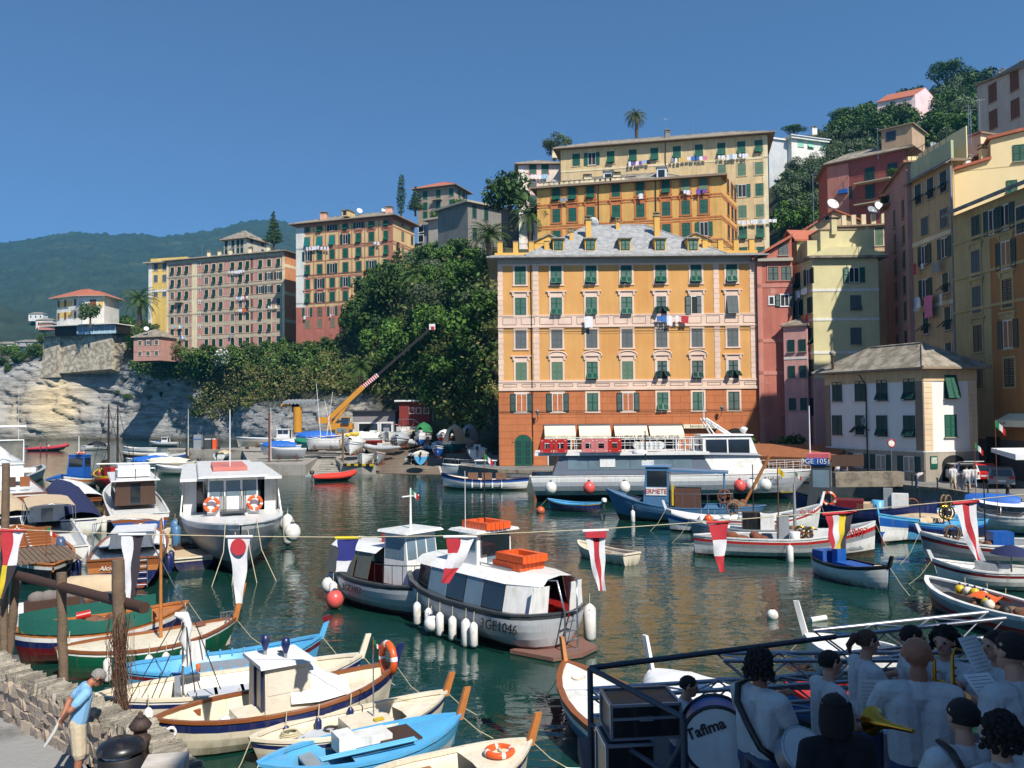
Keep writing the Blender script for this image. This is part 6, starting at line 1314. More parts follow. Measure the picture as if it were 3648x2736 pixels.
b_heap(b,.0,0,.7,.6,NET);b_deck(b,.6,.96,TANWOOD,-.1);MB().tube([(X(b,-.3),.3,1.1),(X(b,-.14),.3,1.15)],.13,RED,8).build('gas_bottle',b.root);b_thwart(b,(-.5,.2),mat('deck_grey',()))
b=boat('motor_boat','white launch with a blue waterline and brown seats behind the dark red boat',(450,2105),(-60,2180),zb=1.0,zm=.8,zs=.9,B=2.2,bands=B_(W_,W_,W_,NAVY,NAVY,NAVY),rail=W_,inside=W_,floor=.5)
b_box(b,-.1,-.3,.6,1.6,.5,.5,DWOOD,'bench');[MB().ell((X(b,-.3+i*.16),-.2,1.15),(.3,.16,.24),mat('cushion_grey',(120,112,106)),9,6).build('cushion',b.root)for i in range(4)];b_heap(b,.6,0,.8,.4,NET)
fenders(b,(.1,),-1,'white fender on the launch with brown seats',None,r=.13)
k=MB();k.loft([[(x,.9*math.cos(a)*r_,.35+.75*r_*max(0,math.sin(a))**.8)for a in[math.pi*i/8 for i in range(9)]]for x,r_ in((-1.5,.75),(-1.2,.98),(0,1.05),(1.2,1),(1.5,.8))],CANVT,closed=False,M=Matrix.Translation(onz(330,2120,.9))@Matrix.Rotation(.15,4,'Z')@Matrix.Scale(.62,4));tag(k.build('tarpaulin'),'tan tarpaulin drawn tight over the stern of a boat behind the log rail','tarpaulin')
b=boat('wooden_boat','white boat with a varnished rim pointing up to the tour boat',(2012,2355),(2560,2780),zb=1.1,zm=.8,zs=.8,B=2.0,bands=B_(WOOD,W_,MBLUE,MBLUE,MBLUE,NAVY),rail=WOOD,inside=W_,floor=.4,post=(.55,TANWOOD),rw=.12,deckf=(.1,.95,W_))
b=boat('motor_boat','white boat under a loose cover behind the flight cases',(2320,2390),(2680,2560),zb=.95,zm=.8,zs=.8,B=2.0,bands=B_(W_,),rail=W_,inside=W_,post=(.8,W_));b_cover(b,-.8,.9,.35,CANVW)
b=boat('rowing_boat','white boat end showing at the bottom beside the stage corner',(2010,2745),(2300,2900),zb=.8,zm=.6,zs=.7,B=1.8,bands=B_(W_,),rail=W_,inside=W_,deckf=(.0,.95,W_))
b=boat('inflatable_boat','red and blue boat behind the lighting truss',(2790,2420),(3260,2500),zb=.8,zm=.6,zs=.7,B=1.9,bands=B_(RED,BLUE,BLUE),rail=RED,inside=BLUE,deckf=(-.9,.95,RED));flag_it(wpos(b,-b.h*.8,0,.8),'small green white and red flag standing behind the truss',1.5,.45)
b=boat('motor_boat','white boat with a tall white stem post behind the woman with tied hair',(2868,2260),(3240,2330),zb=.95,zm=.75,zs=.8,B=2.0,bands=B_(W_,),rail=W_,inside=W_,post=(.9,W_),deckf=(-.2,.95,W_))
HGR=paint('hull_pale_grey',(206,210,214))
def tour(label,bow,stern,num,z=1.0):
 b=boat('tour_boat',label,bow,stern,zb=1.75,zm=1.15,zs=1.25,B=3.2,bands=B_(DGREY,HGR,HGR,HGR,HGR,ANTIF),rail=DGREY,inside=RED,floor=.5,full=3.4,fs=8,rake=.6,rw=.14)
 h0=1.2;y=1.35
 for i,(t0,t1,gl)in enumerate(((-.86,-.62,0),(-.62,-.36,1),(-.36,-.14,2),(-.14,.1,1),(.1,.36,2),(.36,.56,1))):
  for s in(-1,1):
   ya,yb_=min(b.hb(t0)-.18,y),min(b.hb(t1)-.18,y)
   if i==0:ya*=.88
   k=MB();k.hexa([(X(b,t0)+.02,s*(ya-.02),1.1),(X(b,t1)-.02,s*(yb_-.02),1.1),(X(b,t1)-.02,s*yb_,1.1),(X(b,t0)+.02,s*ya,1.1),(X(b,t0)+.02,s*(ya*.86-.02),2.0),(X(b,t1)-.02,s*(yb_*.86-.02),2.0),(X(b,t1)-.02,s*yb_*.86,2.0),(X(b,t0)+.02,s*ya*.86,2.0)],(W_,GLASS,GLASSB)[gl]);k.build('side_panel' if not gl else 'window',b.root)
 k=MB();r_=[]
 for t in(-.9,-.62,-.3,0,.3,.5,.66):
  w=min(b.hb(t)-.1,y+.05)*.86*(.9 if t<-.8 else 1);r_.append([(X(b,t),-w,2.0),(X(b,t),-w*.7,2.2),(X(b,t),0,2.26),(X(b,t),w*.7,2.2),(X(b,t),w,2.0)])
 k.loft(r_,W_,closed=False);k.build('roof',b.root)
 for s in(-1,1):MB().hexa([(X(b,-.88),s*.45,1.1),(X(b,-.86),s*.98,1.1),(X(b,-.86)+.03,s*1.12,1.1),(X(b,-.88)+.03,s*.45,1.1),(X(b,-.9),s*.42,2.0),(X(b,-.88),s*.98,2.0),(X(b,-.88)+.03,s*.98,2.0),(X(b,-.9)+.03,s*.42,2.0)],W_).build('rear_panel',b.root)
 for s in(-1,1):MB().box((X(b,-.3),s*.75,.75),(2.2,.45,.5),RED).build('bench',b.root)
 C=b_cabin(b,-.12,.14,1.45,2.1,1.15,W_,W_,win=GLASSB,wins=2,over=.22,fw=2,taper=.04)
 k=MB();k.box((X(b,-.14),.0,2.85),(.05,1.15,.6),GLASS);k.build('window',b.root)
 for j,(x,z_,mm)in enumerate(((-.02,3.34,ORANGE),(-.42,2.25,ORANGE),(-.46,2.5,ORANGE))):
  t=thing('life_raft',f'{["orange life raft on the wheelhouse roof of the", "lower orange life raft on the after roof of the", "upper orange life raft on the after roof of the"][j]} grey tour boat','life raft',wpos(b,X(b,x),0,z_-.0),b.rz)
  k=MB()
  for i in range(8):
   for s in(-1,1):k.box((-.6+i*.17,s*.4,.11),(.155,.2,.22),mm)
  for s in(-1,1):[k.box((s*.6,-.26+i*.17,.11),(.2,.155,.22),mm)for i in range(4)]
  k.build('frame',t)
 k=MB()
 for y_ in(-.25,.25):k.tube([(-b.h-.05,y_,.05),(-b.h-.05,y_,1.3),(-b.h+.1,y_*1.6,2.2),(-b.h+.5,y_*1.8,2.15)],.028,STEEL,5)
 [k.tube([(-b.h-.05,-.25,.15+i*.28),(-b.h-.05,.25,.15+i*.28)],.02,STEEL,5)for i in range(5)];k.build('ladder',b.root)
 k=MB();k.prism([(-b.h*.7,-1.3),(-b.h-.25,-.9),(-b.h-.5,0),(-b.h-.25,.9),(-b.h*.7,1.3)],.03,.14,ANTIF);k.build('swim_platform',b.root)
 b_mast(b,0,3.3,2.0,.03,IRON);b_mast(b,.1,3.3,1.9,.015,W_,'antenna',y=.5)
 for s in(-1,1):b_text(b,num,-.66,s,.82,.4)
 for s in(-1,1):k=MB();k.tube([(X(b,-.5),s*.55,2.28),(X(b,.1),s*.6,2.32)],.03,STEEL,5);k.build('handrail',b.root)
 return b
b=tour('grey tour boat with a white cabin and red seats',(1488,1992),(2030,2180),'3GE1046')
fenders(b,(-.42,-.15,.02,.18,.36),1,'white fender on the long left side of the grey tour boat 3GE1046','white fenders of the front tour boat',r=.13,drop=.35);fenders(b,(.1,),1,'round white fender among the long ones of tour boat 3GE1046',None,'ball',r=.24,drop=.5);fenders(b,(-.33,),1,'long white fender beside the number 3GE1046',None,r=.15,drop=.3);fenders(b,(-.8,),-1,'white fender at the right rear of tour boat 3GE1046',None,r=.2,drop=.1)
flag_it(wpos(b,0,0,4.9),'red and white flag on the mast of the front tour boat',.9,.5)
b=boat('tour_boat','grey passenger boat with a white wheelhouse behind the front tour boat',(1650,2075),(1222,1998),zb=1.3,zm=1.1,zs=1.3,B=3.0,bands=B_(DGREY,HGR,HGR,HGR,HGR,ANTIF),rail=DGREY,inside=RED,floor=.5,full=3.2,rw=.14)
for s in(-1,1):
 for i in range(3):t0=-.85+i*.26;MB().hexa([(X(b,t0),s*1.2,1.15),(X(b,t0+.25),s*1.25,1.15),(X(b,t0+.25),s*1.27,1.15),(X(b,t0),s*1.22,1.15),(X(b,t0+.02),s*.98,2.1),(X(b,t0+.25),s*1.0,2.1),(X(b,t0+.25),s*1.02,2.1),(X(b,t0+.02),s*1.0,2.1)],mat('smoked_screen',(96,92,76),.2)).build('window',b.root)
k=MB();k.loft([[(X(b,t),-w,2.08),(X(b,t),-w*.7,2.25),(X(b,t),w*.7,2.25),(X(b,t),w,2.08)]for t,w in((-.9,.8),(-.7,1.05),(-.3,1.1),(.0,1.1))],W_,closed=False);k.build('roof',b.root)
b_cabin(b,.02,.42,1.55,1.0,1.85,W_,W_,win=GLASSB,wins=3,over=.2,fw=3);b_rail(b,.1,.9,.7,7,m=IRON);b_mast(b,.2,2.9,1.5,.05,W_);MB().tube([(X(b,.2),-.4,4.1),(X(b,.2),.4,4.1)],.03,W_,5).build('crosstree',b.root)
for s in(-1,):b_text(b,'3GE1053',-.25,s,.78,.32)
t=thing('life_raft','red life raft on the roof of the boat with the tall wheelhouse','life raft',wpos(b,X(b,-.12),.5,2.25),b.rz);k=MB();[k.box((-.6+i*.2,0,.15),(.185,.8,.3),RED)for i in range(7)];k.build('frame',t)
flag_it(wpos(b,X(b,.2),0,3.5),'italian flag on the white mast of the passenger boat',.9,.5)
fenders(b,(-.45,),-1,'round pink red fender on the near side of the passenger boat',None,'ball',PINKRED,r=.32,drop=.45);fenders(b,(-.62,),-1,'grimy white fender next to the pink red ball',None,r=.15,drop=.3);fenders(b,(-.8,-.93),-1,'white ball fender at the left end of the passenger boat','white balls of the passenger boat','ball',r=.28,drop=.3);fenders(b,(-.9,),1,'white ball fender far left on the passenger boat',None,'ball',r=.3,drop=.3)
b=boat('passenger_boat','white cabin passenger boat with a grey hull and two lifebuoys, bow towards us',(858,1868),(790,1745),zb=2.4,zm=1.9,zs=1.8,B=5.1,bands=B_(W_,GREY,GREY,GREY,GREY,DGREY),rail=W_,inside=W_,floor=1.2,full=3.6,rake=1.3,rw=.14,deckf=(.2,.97,W_))
C=b_cabin(b,-.7,.42,2.5,2.0,1.95,W_,W_,win=GLASSB,wins=4,over=.5,fw=3,taper=.04)
for s in(-1,1):
 k=MB();k.hexa([(X(b,-.8),s*2.35,1.9),(X(b,.3),s*2.5,1.9),(X(b,.3),s*2.56,1.9),(X(b,-.8),s*2.41,1.9),(X(b,-.8),s*2.2,3.7),(X(b,.2),s*2.35,3.7),(X(b,.2),s*2.41,3.7),(X(b,-.8),s*2.26,3.7)],W_);k.bb((X(b,.2),min(s*1.75,s*2.4),1.9),(X(b,.2)+.06,max(s*1.75,s*2.4),3.7),W_);k.build('side_panel',b.root)
 MB().bb((X(b,-.85),min(s*1.3,s*2.55),3.66),(X(b,.3),max(s*1.3,s*2.55),3.8),W_).build('side_roof',b.root);MB().bb((X(b,.05),min(s*1.4,s*2.3),1.4),(X(b,.08),max(s*1.4,s*2.3),3.5),GLASS).build('side_opening',b.root)
MB().bb((X(b,-.3),-.9,4.05),(X(b,.15),.9,4.25),mat('raft_red',(206,120,110))).build('life_raft',b.root);b_mast(b,.1,4.1,3.3,.04,W_);b_mast(b,.1,4.5,3.0,.02,W_,'antenna',y=2.2);b_mast(b,-.6,4.5,3.0,.02,W_,'antenna',y=-2.2)
k=MB();[k.tube([(X(b,.44),-.6+i*.12,2.1),(X(b,.44),-.6+i*.12,3.3)],.02,IRON,4)for i in range(3)];[k.tube([(X(b,.44),.6-i*.12,2.1),(X(b,.44),.6-i*.12,3.3)],.02,IRON,4)for i in range(3)];k.bb((X(b,.42),-.6,2.2),(X(b,.5),.6,2.3),DGREY);k.build('bow_gate',b.root)
lifebuoy(b,X(b,.44)-.02,1.05,2.6,'orange lifebuoy on the cabin front of the passenger boat, nearer the sea','x',.32);lifebuoy(b,X(b,.44)-.02,-1.05,2.6,'orange lifebuoy on the cabin front of the passenger boat, nearer the town','x',.32)
k=MB();[k.tube([(X(b,.93),y,2.5),(X(b,1.0)+.3,y*1.2,1.3),(X(b,1.0)+.9,y*2,.0)],.018,ROPE,4)for y in(-.6,-.2,.3,.7)];k.build('mooring_ropes',b.root)
fenders(b,(.15,.5),1,'white ball fender on the right bow of the passenger boat','ball fenders of the passenger boat','ball',r=.42,drop=.5);fenders(b,(.3,),1,'long white fender on the right bow of the passenger boat',None,r=.28,drop=.2);fenders(b,(.2,.45),-1,'blue grey fender hanging left of the passenger boat','blue grey fenders',m=MBLUE,r=.22,drop=.3)
FGR=paint('ferry_grey',(204,210,216))
b=boat('ferry','long white and grey ferry with red life rafts on its top deck',(2900,1672),(1892,1690),zb=2.25,zm=2.05,zs=2.0,B=5.2,kind='transom',bands=B_(W_,W_,FGR,FGR,FGR,BLACK),rail=W_,inside=W_,floor=1.2,rake=2.2,full=3.0,tr=.9,rw=.15,deckf=(.2,.97,W_))
SG=paint('saloon_grey',(108,118,132));x0,x1=X(b,-.82),X(b,.22)
k=MB();k.hexa([(x0-.3,-2.2,2.1),(x1+.5,-2.2,2.1),(x1+.5,2.2,2.1),(x0-.3,2.2,2.1),(x0+.3,-2.1,3.65),(x1-.4,-2.1,3.65),(x1-.4,2.1,3.65),(x0+.3,2.1,3.65)],SG);k.build('saloon',b.root)
for i in range(6):
 a=x0+.9+i*(x1-x0-2.0)/6
 for s in(-1,1):MB().hexa([(a,s*2.17,2.5),(a+1.55,s*2.17,2.5),(a+1.55,s*2.2,2.5),(a,s*2.2,2.5),(a,s*2.11,3.45),(a+1.5,s*2.11,3.45),(a+1.5,s*2.14,3.45),(a,s*2.14,3.45)],GLASSB).build('window',b.root)
MB().bb((X(b,-.52),-2.24,2.7),(X(b,-.52)+1.2,-2.2,3.4),W_).build('notice',b.root)
MB().bb((X(b,-.97),-2.45,3.62),(x1+.1,2.45,3.85),W_).build('top_deck',b.root)
C=b_cabin(b,.2,.62,3.8,2.1,2.95,W_,W_,win=GLASS,wins=2,over=.15,fw=3,taper=.22)
MB().hexa([(X(b,.2),-2.0,3.6),(X(b,.6),-1.9,3.5),(X(b,.6),1.9,3.5),(X(b,.2),2.0,3.6),(X(b,.2),-1.9,3.75),(X(b,.55),-1.8,3.68),(X(b,.55),1.8,3.68),(X(b,.2),1.9,3.75)],SG).build('visor',b.root)
k=MB()
for s in(-1,1):
 pts=[(X(b,-.9)+i*1.25,s*2.3,4.85)for i in range(11)];[k.tube([(p[0],p[1],3.85),p],.025,W_,4)for p in pts];k.tube(pts,.03,W_,4);k.tube([(p[0],p[1],4.4)for p in pts],.02,W_,4)
k.build('deck_railing',b.root);b_rail(b,.62,.98,.75,8,m=W_,mid=True)
for i,(px,m_)in enumerate(((1948,RED),(1998,RED),(2096,mat('raft_faded',(206,120,118))),(2142,mat('raft_faded',())),(2190,RED))):
 x=(b.root.matrix_basis.inverted()@at(px,1600,b.root.location.y-2.4)).x
 t=thing('life_raft',['bright red life raft leftmost on the ferry railing','red life raft second on the ferry railing','faded red life raft third on the ferry railing','faded red life raft fourth on the ferry railing','red life raft rightmost on the ferry railing'][i],'life raft',wpos(b,x,-2.55,3.88),b.rz);k=MB()
 for a,c_ in(((-.52,0),(.52,.3)),((-.52,.75),(.52,1.05)),((-.52,.3),(-.22,.75)),((.22,.3),(.52,.75))):k.bb((a[0],-.14,a[1]),(c_[0],.14,c_[1]),m_)
 k.build('frame',t);k=MB();[k.bb((sx*.36-.06,-.155,z_),(sx*.36+.06,-.14,z_+.04),W_)for sx in(-1,1)for z_ in(.1,.9)];k.build('mark',t)
t=thing('raft_canister','row of white life raft canisters on the ferry top deck','canisters',wpos(b,X(b,-.18),-2.0,3.87),b.rz);[MB().tube([(-.9+i*.36,-.3,.5),(-.9+i*.36,.5,.5)],[.3,.3],W_,10).build('canister',t)for i in range(6)]
for i in range(4):t=MB();x=X(b,.02+i*.06);t.bb((x,-1.2,3.85),(x+.06,-.5,4.9),W_);t.bb((x,-1.2,4.3),(x+.5,-.5,4.38),W_);t.build('deck_seat',b.root)
k=MB();
for y in(-.9,.9):k.tube([(X(b,.42),y,5.0),(X(b,.24),y*.7,6.4)],.09,W_,6);k.tube([(X(b,.3),y,5.0),(X(b,.22),y*.7,6.4)],.06,W_,5)
[k.tube([(X(b,.24+.04*i),-.8,6.3-i*.35),(X(b,.24+.04*i),.8,6.3-i*.35)],.06,W_,5)for i in range(3)];k.build('mast_arch',b.root)
b_mast(b,.24,6.4,3.2,.025,W_,'antenna',-.03,.5);b_mast(b,.23,6.4,2.6,.025,W_,'antenna',.0,-.5);MB().lathe([(.05,0),(.3,.35),(.34,.5),(.1,.62)],W_,10,(X(b,.5),-.6,5.1)).build('horn',b.root)
b_text(b,'3 GE 1056',.68,-1,1.75,.3)
for i,(t_,m_)in enumerate(((-.86,FOAM),(-.6,PINKRED),(-.36,FOAM),(-.1,FOAM),(.42,PINKRED),(.5,FOAM),(.6,FOAM))):fenders(b,(t_,),-1,['white ball fender nearest the ferry stern','coral red ball fender on the after half of the ferry','white ball fender below the ferry saloon notice','white ball fender amidships on the ferry','coral red ball fender by the ferry wheelhouse','white ball fender under the ferry wheelhouse','white ball fender nearest the ferry bow'][i],'ball fenders of the ferry','ball',m_,r=.46,drop=.35)
b=boat('wooden_boat','blue and white wooden boat with brown boards leaning inside, left of the ferry stern',(1572,1684),(1885,1702),zb=1.5,zm=.95,zs=1.1,B=2.4,bands=B_(NAVY,BLUE,W_,W_,W_,BLACK),rail=NAVY,inside=CREAM,floor=.4,post=(.6,W_));[b_box(b,.3-i*.32,-.5,.5,.95,.08,1.0,CANVBR,'board')for i in range(3)];fenders(b,(.2,0,-.25,-.45),1,'small white fender on the blue and white boat left of the ferry','small fenders left of the ferry',r=.09,drop=.2)
b=boat('motor_yacht','white motor boat with a tall aerial behind the blue and white wooden boat',(1575,1652),(1890,1662),zb=1.4,zm=1.1,zs=1.1,B=2.6,kind='transom',bands=B_(W_,),rail=W_,inside=W_,floor=.5,deckf=(.1,.97,W_));b_cabin(b,-.25,.25,1.7,1.0,.75,GLASSB,W_,wins=2,fw=2,taper=.2);b_mast(b,-.3,1.6,6.5,.03,W_,'antenna');b_rail(b,.2,.97,.6,6)
small_=boat('rowing_boat','small blue float boat with a yellow edge near the dark blue fishing boat',(2830,1752),(2700,1742),zb=.6,zm=.45,zs=.5,B=1.4,bands=B_(YELLOW,NAVY),rail=YELLOW,inside=BLUE)
b=boat('fishing_boat','blue fishing boat lettered ERMETE with an upright wheelhouse',(2158,1740),(2730,1800),zb=2.0,zm=.95,zs=1.1,B=2.9,bands=B_(MBLUE,MBLUE,MBLUE,MBLUE,MBLUE,BLACK),rail=MBLUE,inside=MBLUE,floor=.5,rake=1.0,full=2.6,deckf=(.55,.97,MBLUE))
b_cabin(b,.18,.5,1.9,1.0,2.5,MBLUE,MBLUE,win=GLASS,wins=1,over=.1,fw=2,taper=.05);MB().bb((X(b,.22),-.99,1.7),(X(b,.44),-.96,2.2),W_).build('name_board',b.root);
for s in(1,):text('ERMETE',.4,RED,b.root,M=Matrix.Translation((X(b,.33),s*1.0,1.95))@Matrix.Rotation(math.pi,4,'Z')@Matrix.Rotation(R(88),4,'X'),name='boat_name',ext=.01);MB().bb((X(b,.2),.945,1.7),(X(b,.46),.985,2.2),W_).build('name_board',b.root)
MB().hexa([(X(b,-.55),-.9,3.1),(X(b,.2),-.95,3.2),(X(b,.2),.95,3.2),(X(b,-.55),.9,3.1),(X(b,-.55),-.9,3.2),(X(b,.2),-.95,3.35),(X(b,.2),.95,3.35),(X(b,-.55),.9,3.2)],MBLUE).build('after_roof',b.root);[MB().tube([(X(b,-.5),y,.8),(X(b,-.5),y,3.1)],.05,MBLUE,5).build('roof_post',b.root)for y in(-.8,.8)]
b_box(b,-.05,0,.8,1.6,1.3,1.3,mat('engine_house',(90,60,48)),'engine_house');b_winch(b,-.5,.9,1.0,.5,RUST);b_box(b,.45,0,3.55,.7,.9,.3,W_,'roof_box');b_mast(b,.48,3.5,2.3,.06,IRON);MB().lathe([(.5,0),(.5,.2),(.1,.28)],W_,12,(X(b,.55),0,4.3)).build('radar',b.root);b_heap(b,-.75,0,.9,.8,NET);b_rail(b,-.6,.15,.9,6,m=STEEL);MB().tube([(X(b,-.72),0,1.0),(X(b,-1.05),.2,4.2)],.1,TANWOOD,6).build('boom',b.root)
for y in(.75,.55):MB().box((X(b,.13),y,1.7),(.12,.15,1.3),YELLOW).build('oilskin',b.root)
fenders(b,(.62,),1,'grimy white fender on the bow of the blue fishing boat',None,r=.14,drop=.6)
def small(label,bow,stern,bands,rail=W_,inside=W_,name='rowing_boat',feat=None,**k):
 b=boat(name,label,bow,stern,bands=bands,rail=rail,inside=inside,**k)
 if feat:feat(b)
 return b
def f_thw(b):b_thwart(b,(-.4,.2),PLANK)
small('small dark blue boat with a yellow trim and pale blue inside below the ferry',(1950,1776),(2146,1790),B_(YELLOW,NAVY,NAVY,NAVY,NAVY,NAVY),LBLUE,LBLUE,B=1.5,zb=.8,feat=lambda b:(b_thwart(b,(-.5,0,.4),LBLUE),b_outboard(b,0,W_,.8)))
small('little off white skiff with a brown thwart alone in open water',(2060,1925),(2252,1972),B_(CREAM,),CREAM,CREAM,B=1.35,zb=.7,zm=.45,zs=.55,kind='transom',feat=lambda b:b_thwart(b,(-.45,.15),WOOD))
b=small('white fishing boat with a wide blue stripe beside the blue fishing boat',(2372,1812),(2740,1838),B_(W_,W_,BLUE,W_,W_,BLACK),name='fishing_boat',B=2.1,zb=1.3,zm=.8,zs=.9,post=(.5,W_),feat=lambda b:(b_cover(b,-.1,.9,.1,CANVW),b_winch(b,-.3,0,.7),b_mast(b,-.7,.7,3.2,.04,IRON)))
fenders(b,(.35,.1),1,'white fender lying on the rail of the blue striped boat','fenders of the blue striped boat',r=.15,drop=-.25);fenders(b,(.22,),1,'orange ball fender on the blue striped boat',None,'ball',ORANGE,r=.26,drop=-.3)
b=small('white boat with a dark grey rail and a black case behind the red striped boat',(2456,1850),(2900,1880),B_(W_,GREY,GREY,GREY,W_,MAROON),GREY,name='fishing_boat',B=2.2,zb=1.25,zm=.85,zs=.9,floor=.4,feat=lambda b:(b_box(b,.0,0,.6,.9,.7,1.1,BLACK,'winch_case'),b_box(b,-.25,.2,.6,.7,.6,1.0,W_,'locker'),b_heap(b,-.55,0,.7,.5,NET),b_mast(b,-.7,.6,2.6,.1,GREY,'bollard')))
b=small('white fishing boat with a bold red stripe numbered 3 GE 10497',(3118,1857),(2470,1905),B_(W_,RED,GREY,W_,W_,BLACK),W_,GREY,name='fishing_boat',B=2.4,zb=1.7,zm=.95,zs=1.0,floor=.4,rake=.1,deckf=(.5,.97,GREY),feat=lambda b:(b_box(b,-.0,.1,.6,.5,.5,1.35,GREY,'winch_post'),b_winch(b,.2,.2,.55,.35,RUST),b_winch(b,.3,-.2,.55,.35,RUST),b_box(b,.42,0,.6,1.0,.8,.7,W_,'locker'),b_heap(b,-.4,0,.7,.7,RUST),MB().lathe([(.2,0),(.26,.5),(.24,.5)],W_,12,(X(b,.1),-.5,.75)).build('bucket',b.root),b_mast(b,-.05,.8,3.6,.04,DWOOD)))
b_text(b,'3 GE 10497',.66,-1,1.3,.42,RED);fenders(b,(.0,),-1,'white fender on the near side of the red striped fishing boat',None,r=.16,drop=.2)
b=small('white fishing boat with a red rail numbered 3GE 1061 behind the red striped boat',(2925,1795),(2540,1850),B_(RED,W_,W_,W_,W_,RED),W_,W_,name='fishing_boat',B=2.3,zb=1.7,zm=1.0,zs=1.0,post=(.7,W_),floor=.5,deckf=(.4,.97,GREY),feat=lambda b:(b_box(b,-.3,0,.8,1.2,.9,.5,W_,'locker'),b_heap(b,-.6,.2,.9,.5,CANVW)));b_text(b,'3GE 1061',.6,-1,1.35,.32,RED)
b=small('dark blue fishing boat with a grey wheelhouse and sign 3GE 1051',(2828,1752),(3340,1785),B_(NAVY,),NAVY,GREY,name='fishing_boat',B=2.8,zb=2.0,zm=1.2,zs=1.7,floor=.5,rake=.2,feat=lambda b:(b_cabin(b,.45,.8,2.0,1.1,2.6,DGREY,DGREY,win=GLASSB,wins=1,fw=2,over=.05),b_mast(b,.75,3.7,3.6,.05,W_),b_box(b,.2,0,.8,1.6,1.6,.85,MAROON,'fish_tub'),b_box(b,-.02,.2,.8,.9,1.2,.7,CANVT,'net_bag'),MB().lathe([(.3,0),(.34,.9),(.3,.9)],LBLUE,12,(X(b,-.2),.5,.8)).build('drum',b.root),b_box(b,-.34,.3,.8,.5,.5,1.6,GREY,'control_post'),b_box(b,-.5,.3,.8,.9,.8,1.3,W_,'fridge_box'),b_winch(b,-.66,.5,.9,.4)))
t=MB();t.bb((X(b,.5),-1.04,3.75),(X(b,.8),1.04,4.15),BLUE);t.build('number_board',b.root)
Mt=Matrix.Translation((X(b,.65),1.06,3.95))@Matrix.Rotation(math.pi,4,'Z')@Matrix.Rotation(R(90),4,'X');text('3GE 1051',.42,W_,b.root,M=Mt,name='boat_number',ext=.01);MB().bb((X(b,.47),-.95,4.15),(X(b,.78),.95,4.4),mat('roof_red',(206,96,104))).build('roof_raft',b.root)
lifebuoy(b,X(b,.48),1.1,1.75,'orange lifebuoy on the grey wheelhouse of the dark blue fishing boat','y',.36)
small('bright blue boat with a white stem nearest the dark blue fishing boat',(3128,1830),(3440,1800),B_(LBLUE,BLUE,BLUE,W_,BLUE,MAROON),LBLUE,W_,name='fishing_boat',B=2.2,zb=1.6,zm=1.0,zs=1.2,post=(.5,LBLUE),feat=lambda b:(b_winch(b,-.5,0,.9,.5,BRASS),b_cover(b,-.2,.5,.15,CANVT)))
small('blue boat with a pale blue rail and wooden keel beside the striped pennant',(3172,1840),(3520,1850),B_(LBLUE,BLUE,NAVY,NAVY,NAVY,TANWOOD),LBLUE,LBLUE,name='fishing_boat',B=2.2,zb=1.3,zm=.9,zs=1.0,feat=lambda b:(b_winch(b,-.1,.2,.8,.45,IRON),b_mast(b,.4,.7,2.0,.04,IRON),b_box(b,.5,0,.7,.8,.6,.3,W_,'box')))
b=small('white boat with a maroon stripe and white stem post at the right',(3276,1892),(3800,1925),B_(W_,MAROON,GREY,GREY,W_,ANTIF),W_,GREY,name='fishing_boat',B=2.4,zb=1.5,zm=1.0,zs=1.1,post=(.35,W_),floor=.4,feat=lambda b:(b_winch(b,.55,0,.8,.4,IRON),b_heap(b,.2,0,.8,.5,NET),b_box(b,-.1,0,.7,.9,.7,.8,BLUE,'fish_box'),b_mast(b,.1,.8,3.0,.04,IRON)))
b=small('white boat carrying a blue tarpaulin roof near the right edge',(3420,1800),(3800,1840),B_(W_,W_,W_,W_,W_,BLUE),W_,W_,name='fishing_boat',B=2.5,zb=1.4,zm=1.0,zs=1.1,floor=.4,feat=lambda b:(b_bimini(b,-.4,.7,.7,CANVW),b_box(b,-.7,0,.8,1.0,1.4,.8,W_,'cabin')))
k=MB();k.loft([[(x,.6*math.cos(a)*r_,.6*r_*math.sin(a))for a in[math.pi*i/8 for i in range(9)]]for x,r_ in((-1.4,.7),(-1.1,1),(0,1.05),(1.1,1),(1.4,.8))],CANVB,closed=False,M=Matrix.Translation(wpos(b,.9,0,1.55))@Matrix.Rotation(b.rz,4,'Z'));tag(k.build('tarpaulin'),'bundled blue tarpaulin strapped on a boat roof near the right edge','tarpaulin')
lifebuoy(b,-1.6,0,1.8,'orange lifebuoy lying on the roof behind the blue tarpaulin','z',.4)
b=small('grey and white rowing boat with blue boxes and a black rail near the two fenders',(3168,2016),(2893,1972),B_(BLACK,W_,W_,W_,W_,W_),BLACK,BLUE,B=1.75,zb=1.0,zm=.7,zs=.75,floor=.3,rake=.1,post=(.4,IRON),rw=.14,feat=lambda b:(b_box(b,-.65,.1,.4,.7,.9,.65,BLUE,'engine_box'),b_box(b,-.35,.2,.4,.35,.45,1.15,BLUE,'control_box'),b_box(b,.15,0,.55,1.4,.8,.2,BLUE,'hatch'),MB().box((X(b,-.35),-.04,1.3),(.25,.02,.22),W_).build('number_plate',b.root)))
b=small('white boat with a maroon stripe and a dark blue parasol at the right edge',(3322,1990),(3760,2030),B_(W_,MAROON,W_,W_,W_,BLACK),W_,W_,name='fishing_boat',B=1.9,zb=1.05,zm=.75,zs=.8,post=(.35,W_),floor=.3,feat=lambda b:(b_box(b,.1,0,.4,.7,.8,.6,GREY,'engine_box'),b_box(b,-.15,.2,.4,.4,.4,.6,W_,'locker'),b_outboard(b),MB().lathe([(.75,0),(.5,.22),(.05,.36)],CANVN,14,(X(b,-.3),0,1.35)).build('parasol',b.root),b_mast(b,-.3,.4,1.0,.04,STEEL,'parasol_pole')))
fenders(b,(-.2,),-1,'large white fender beside the red stripe at the right edge',None,r=.14,drop=.2)
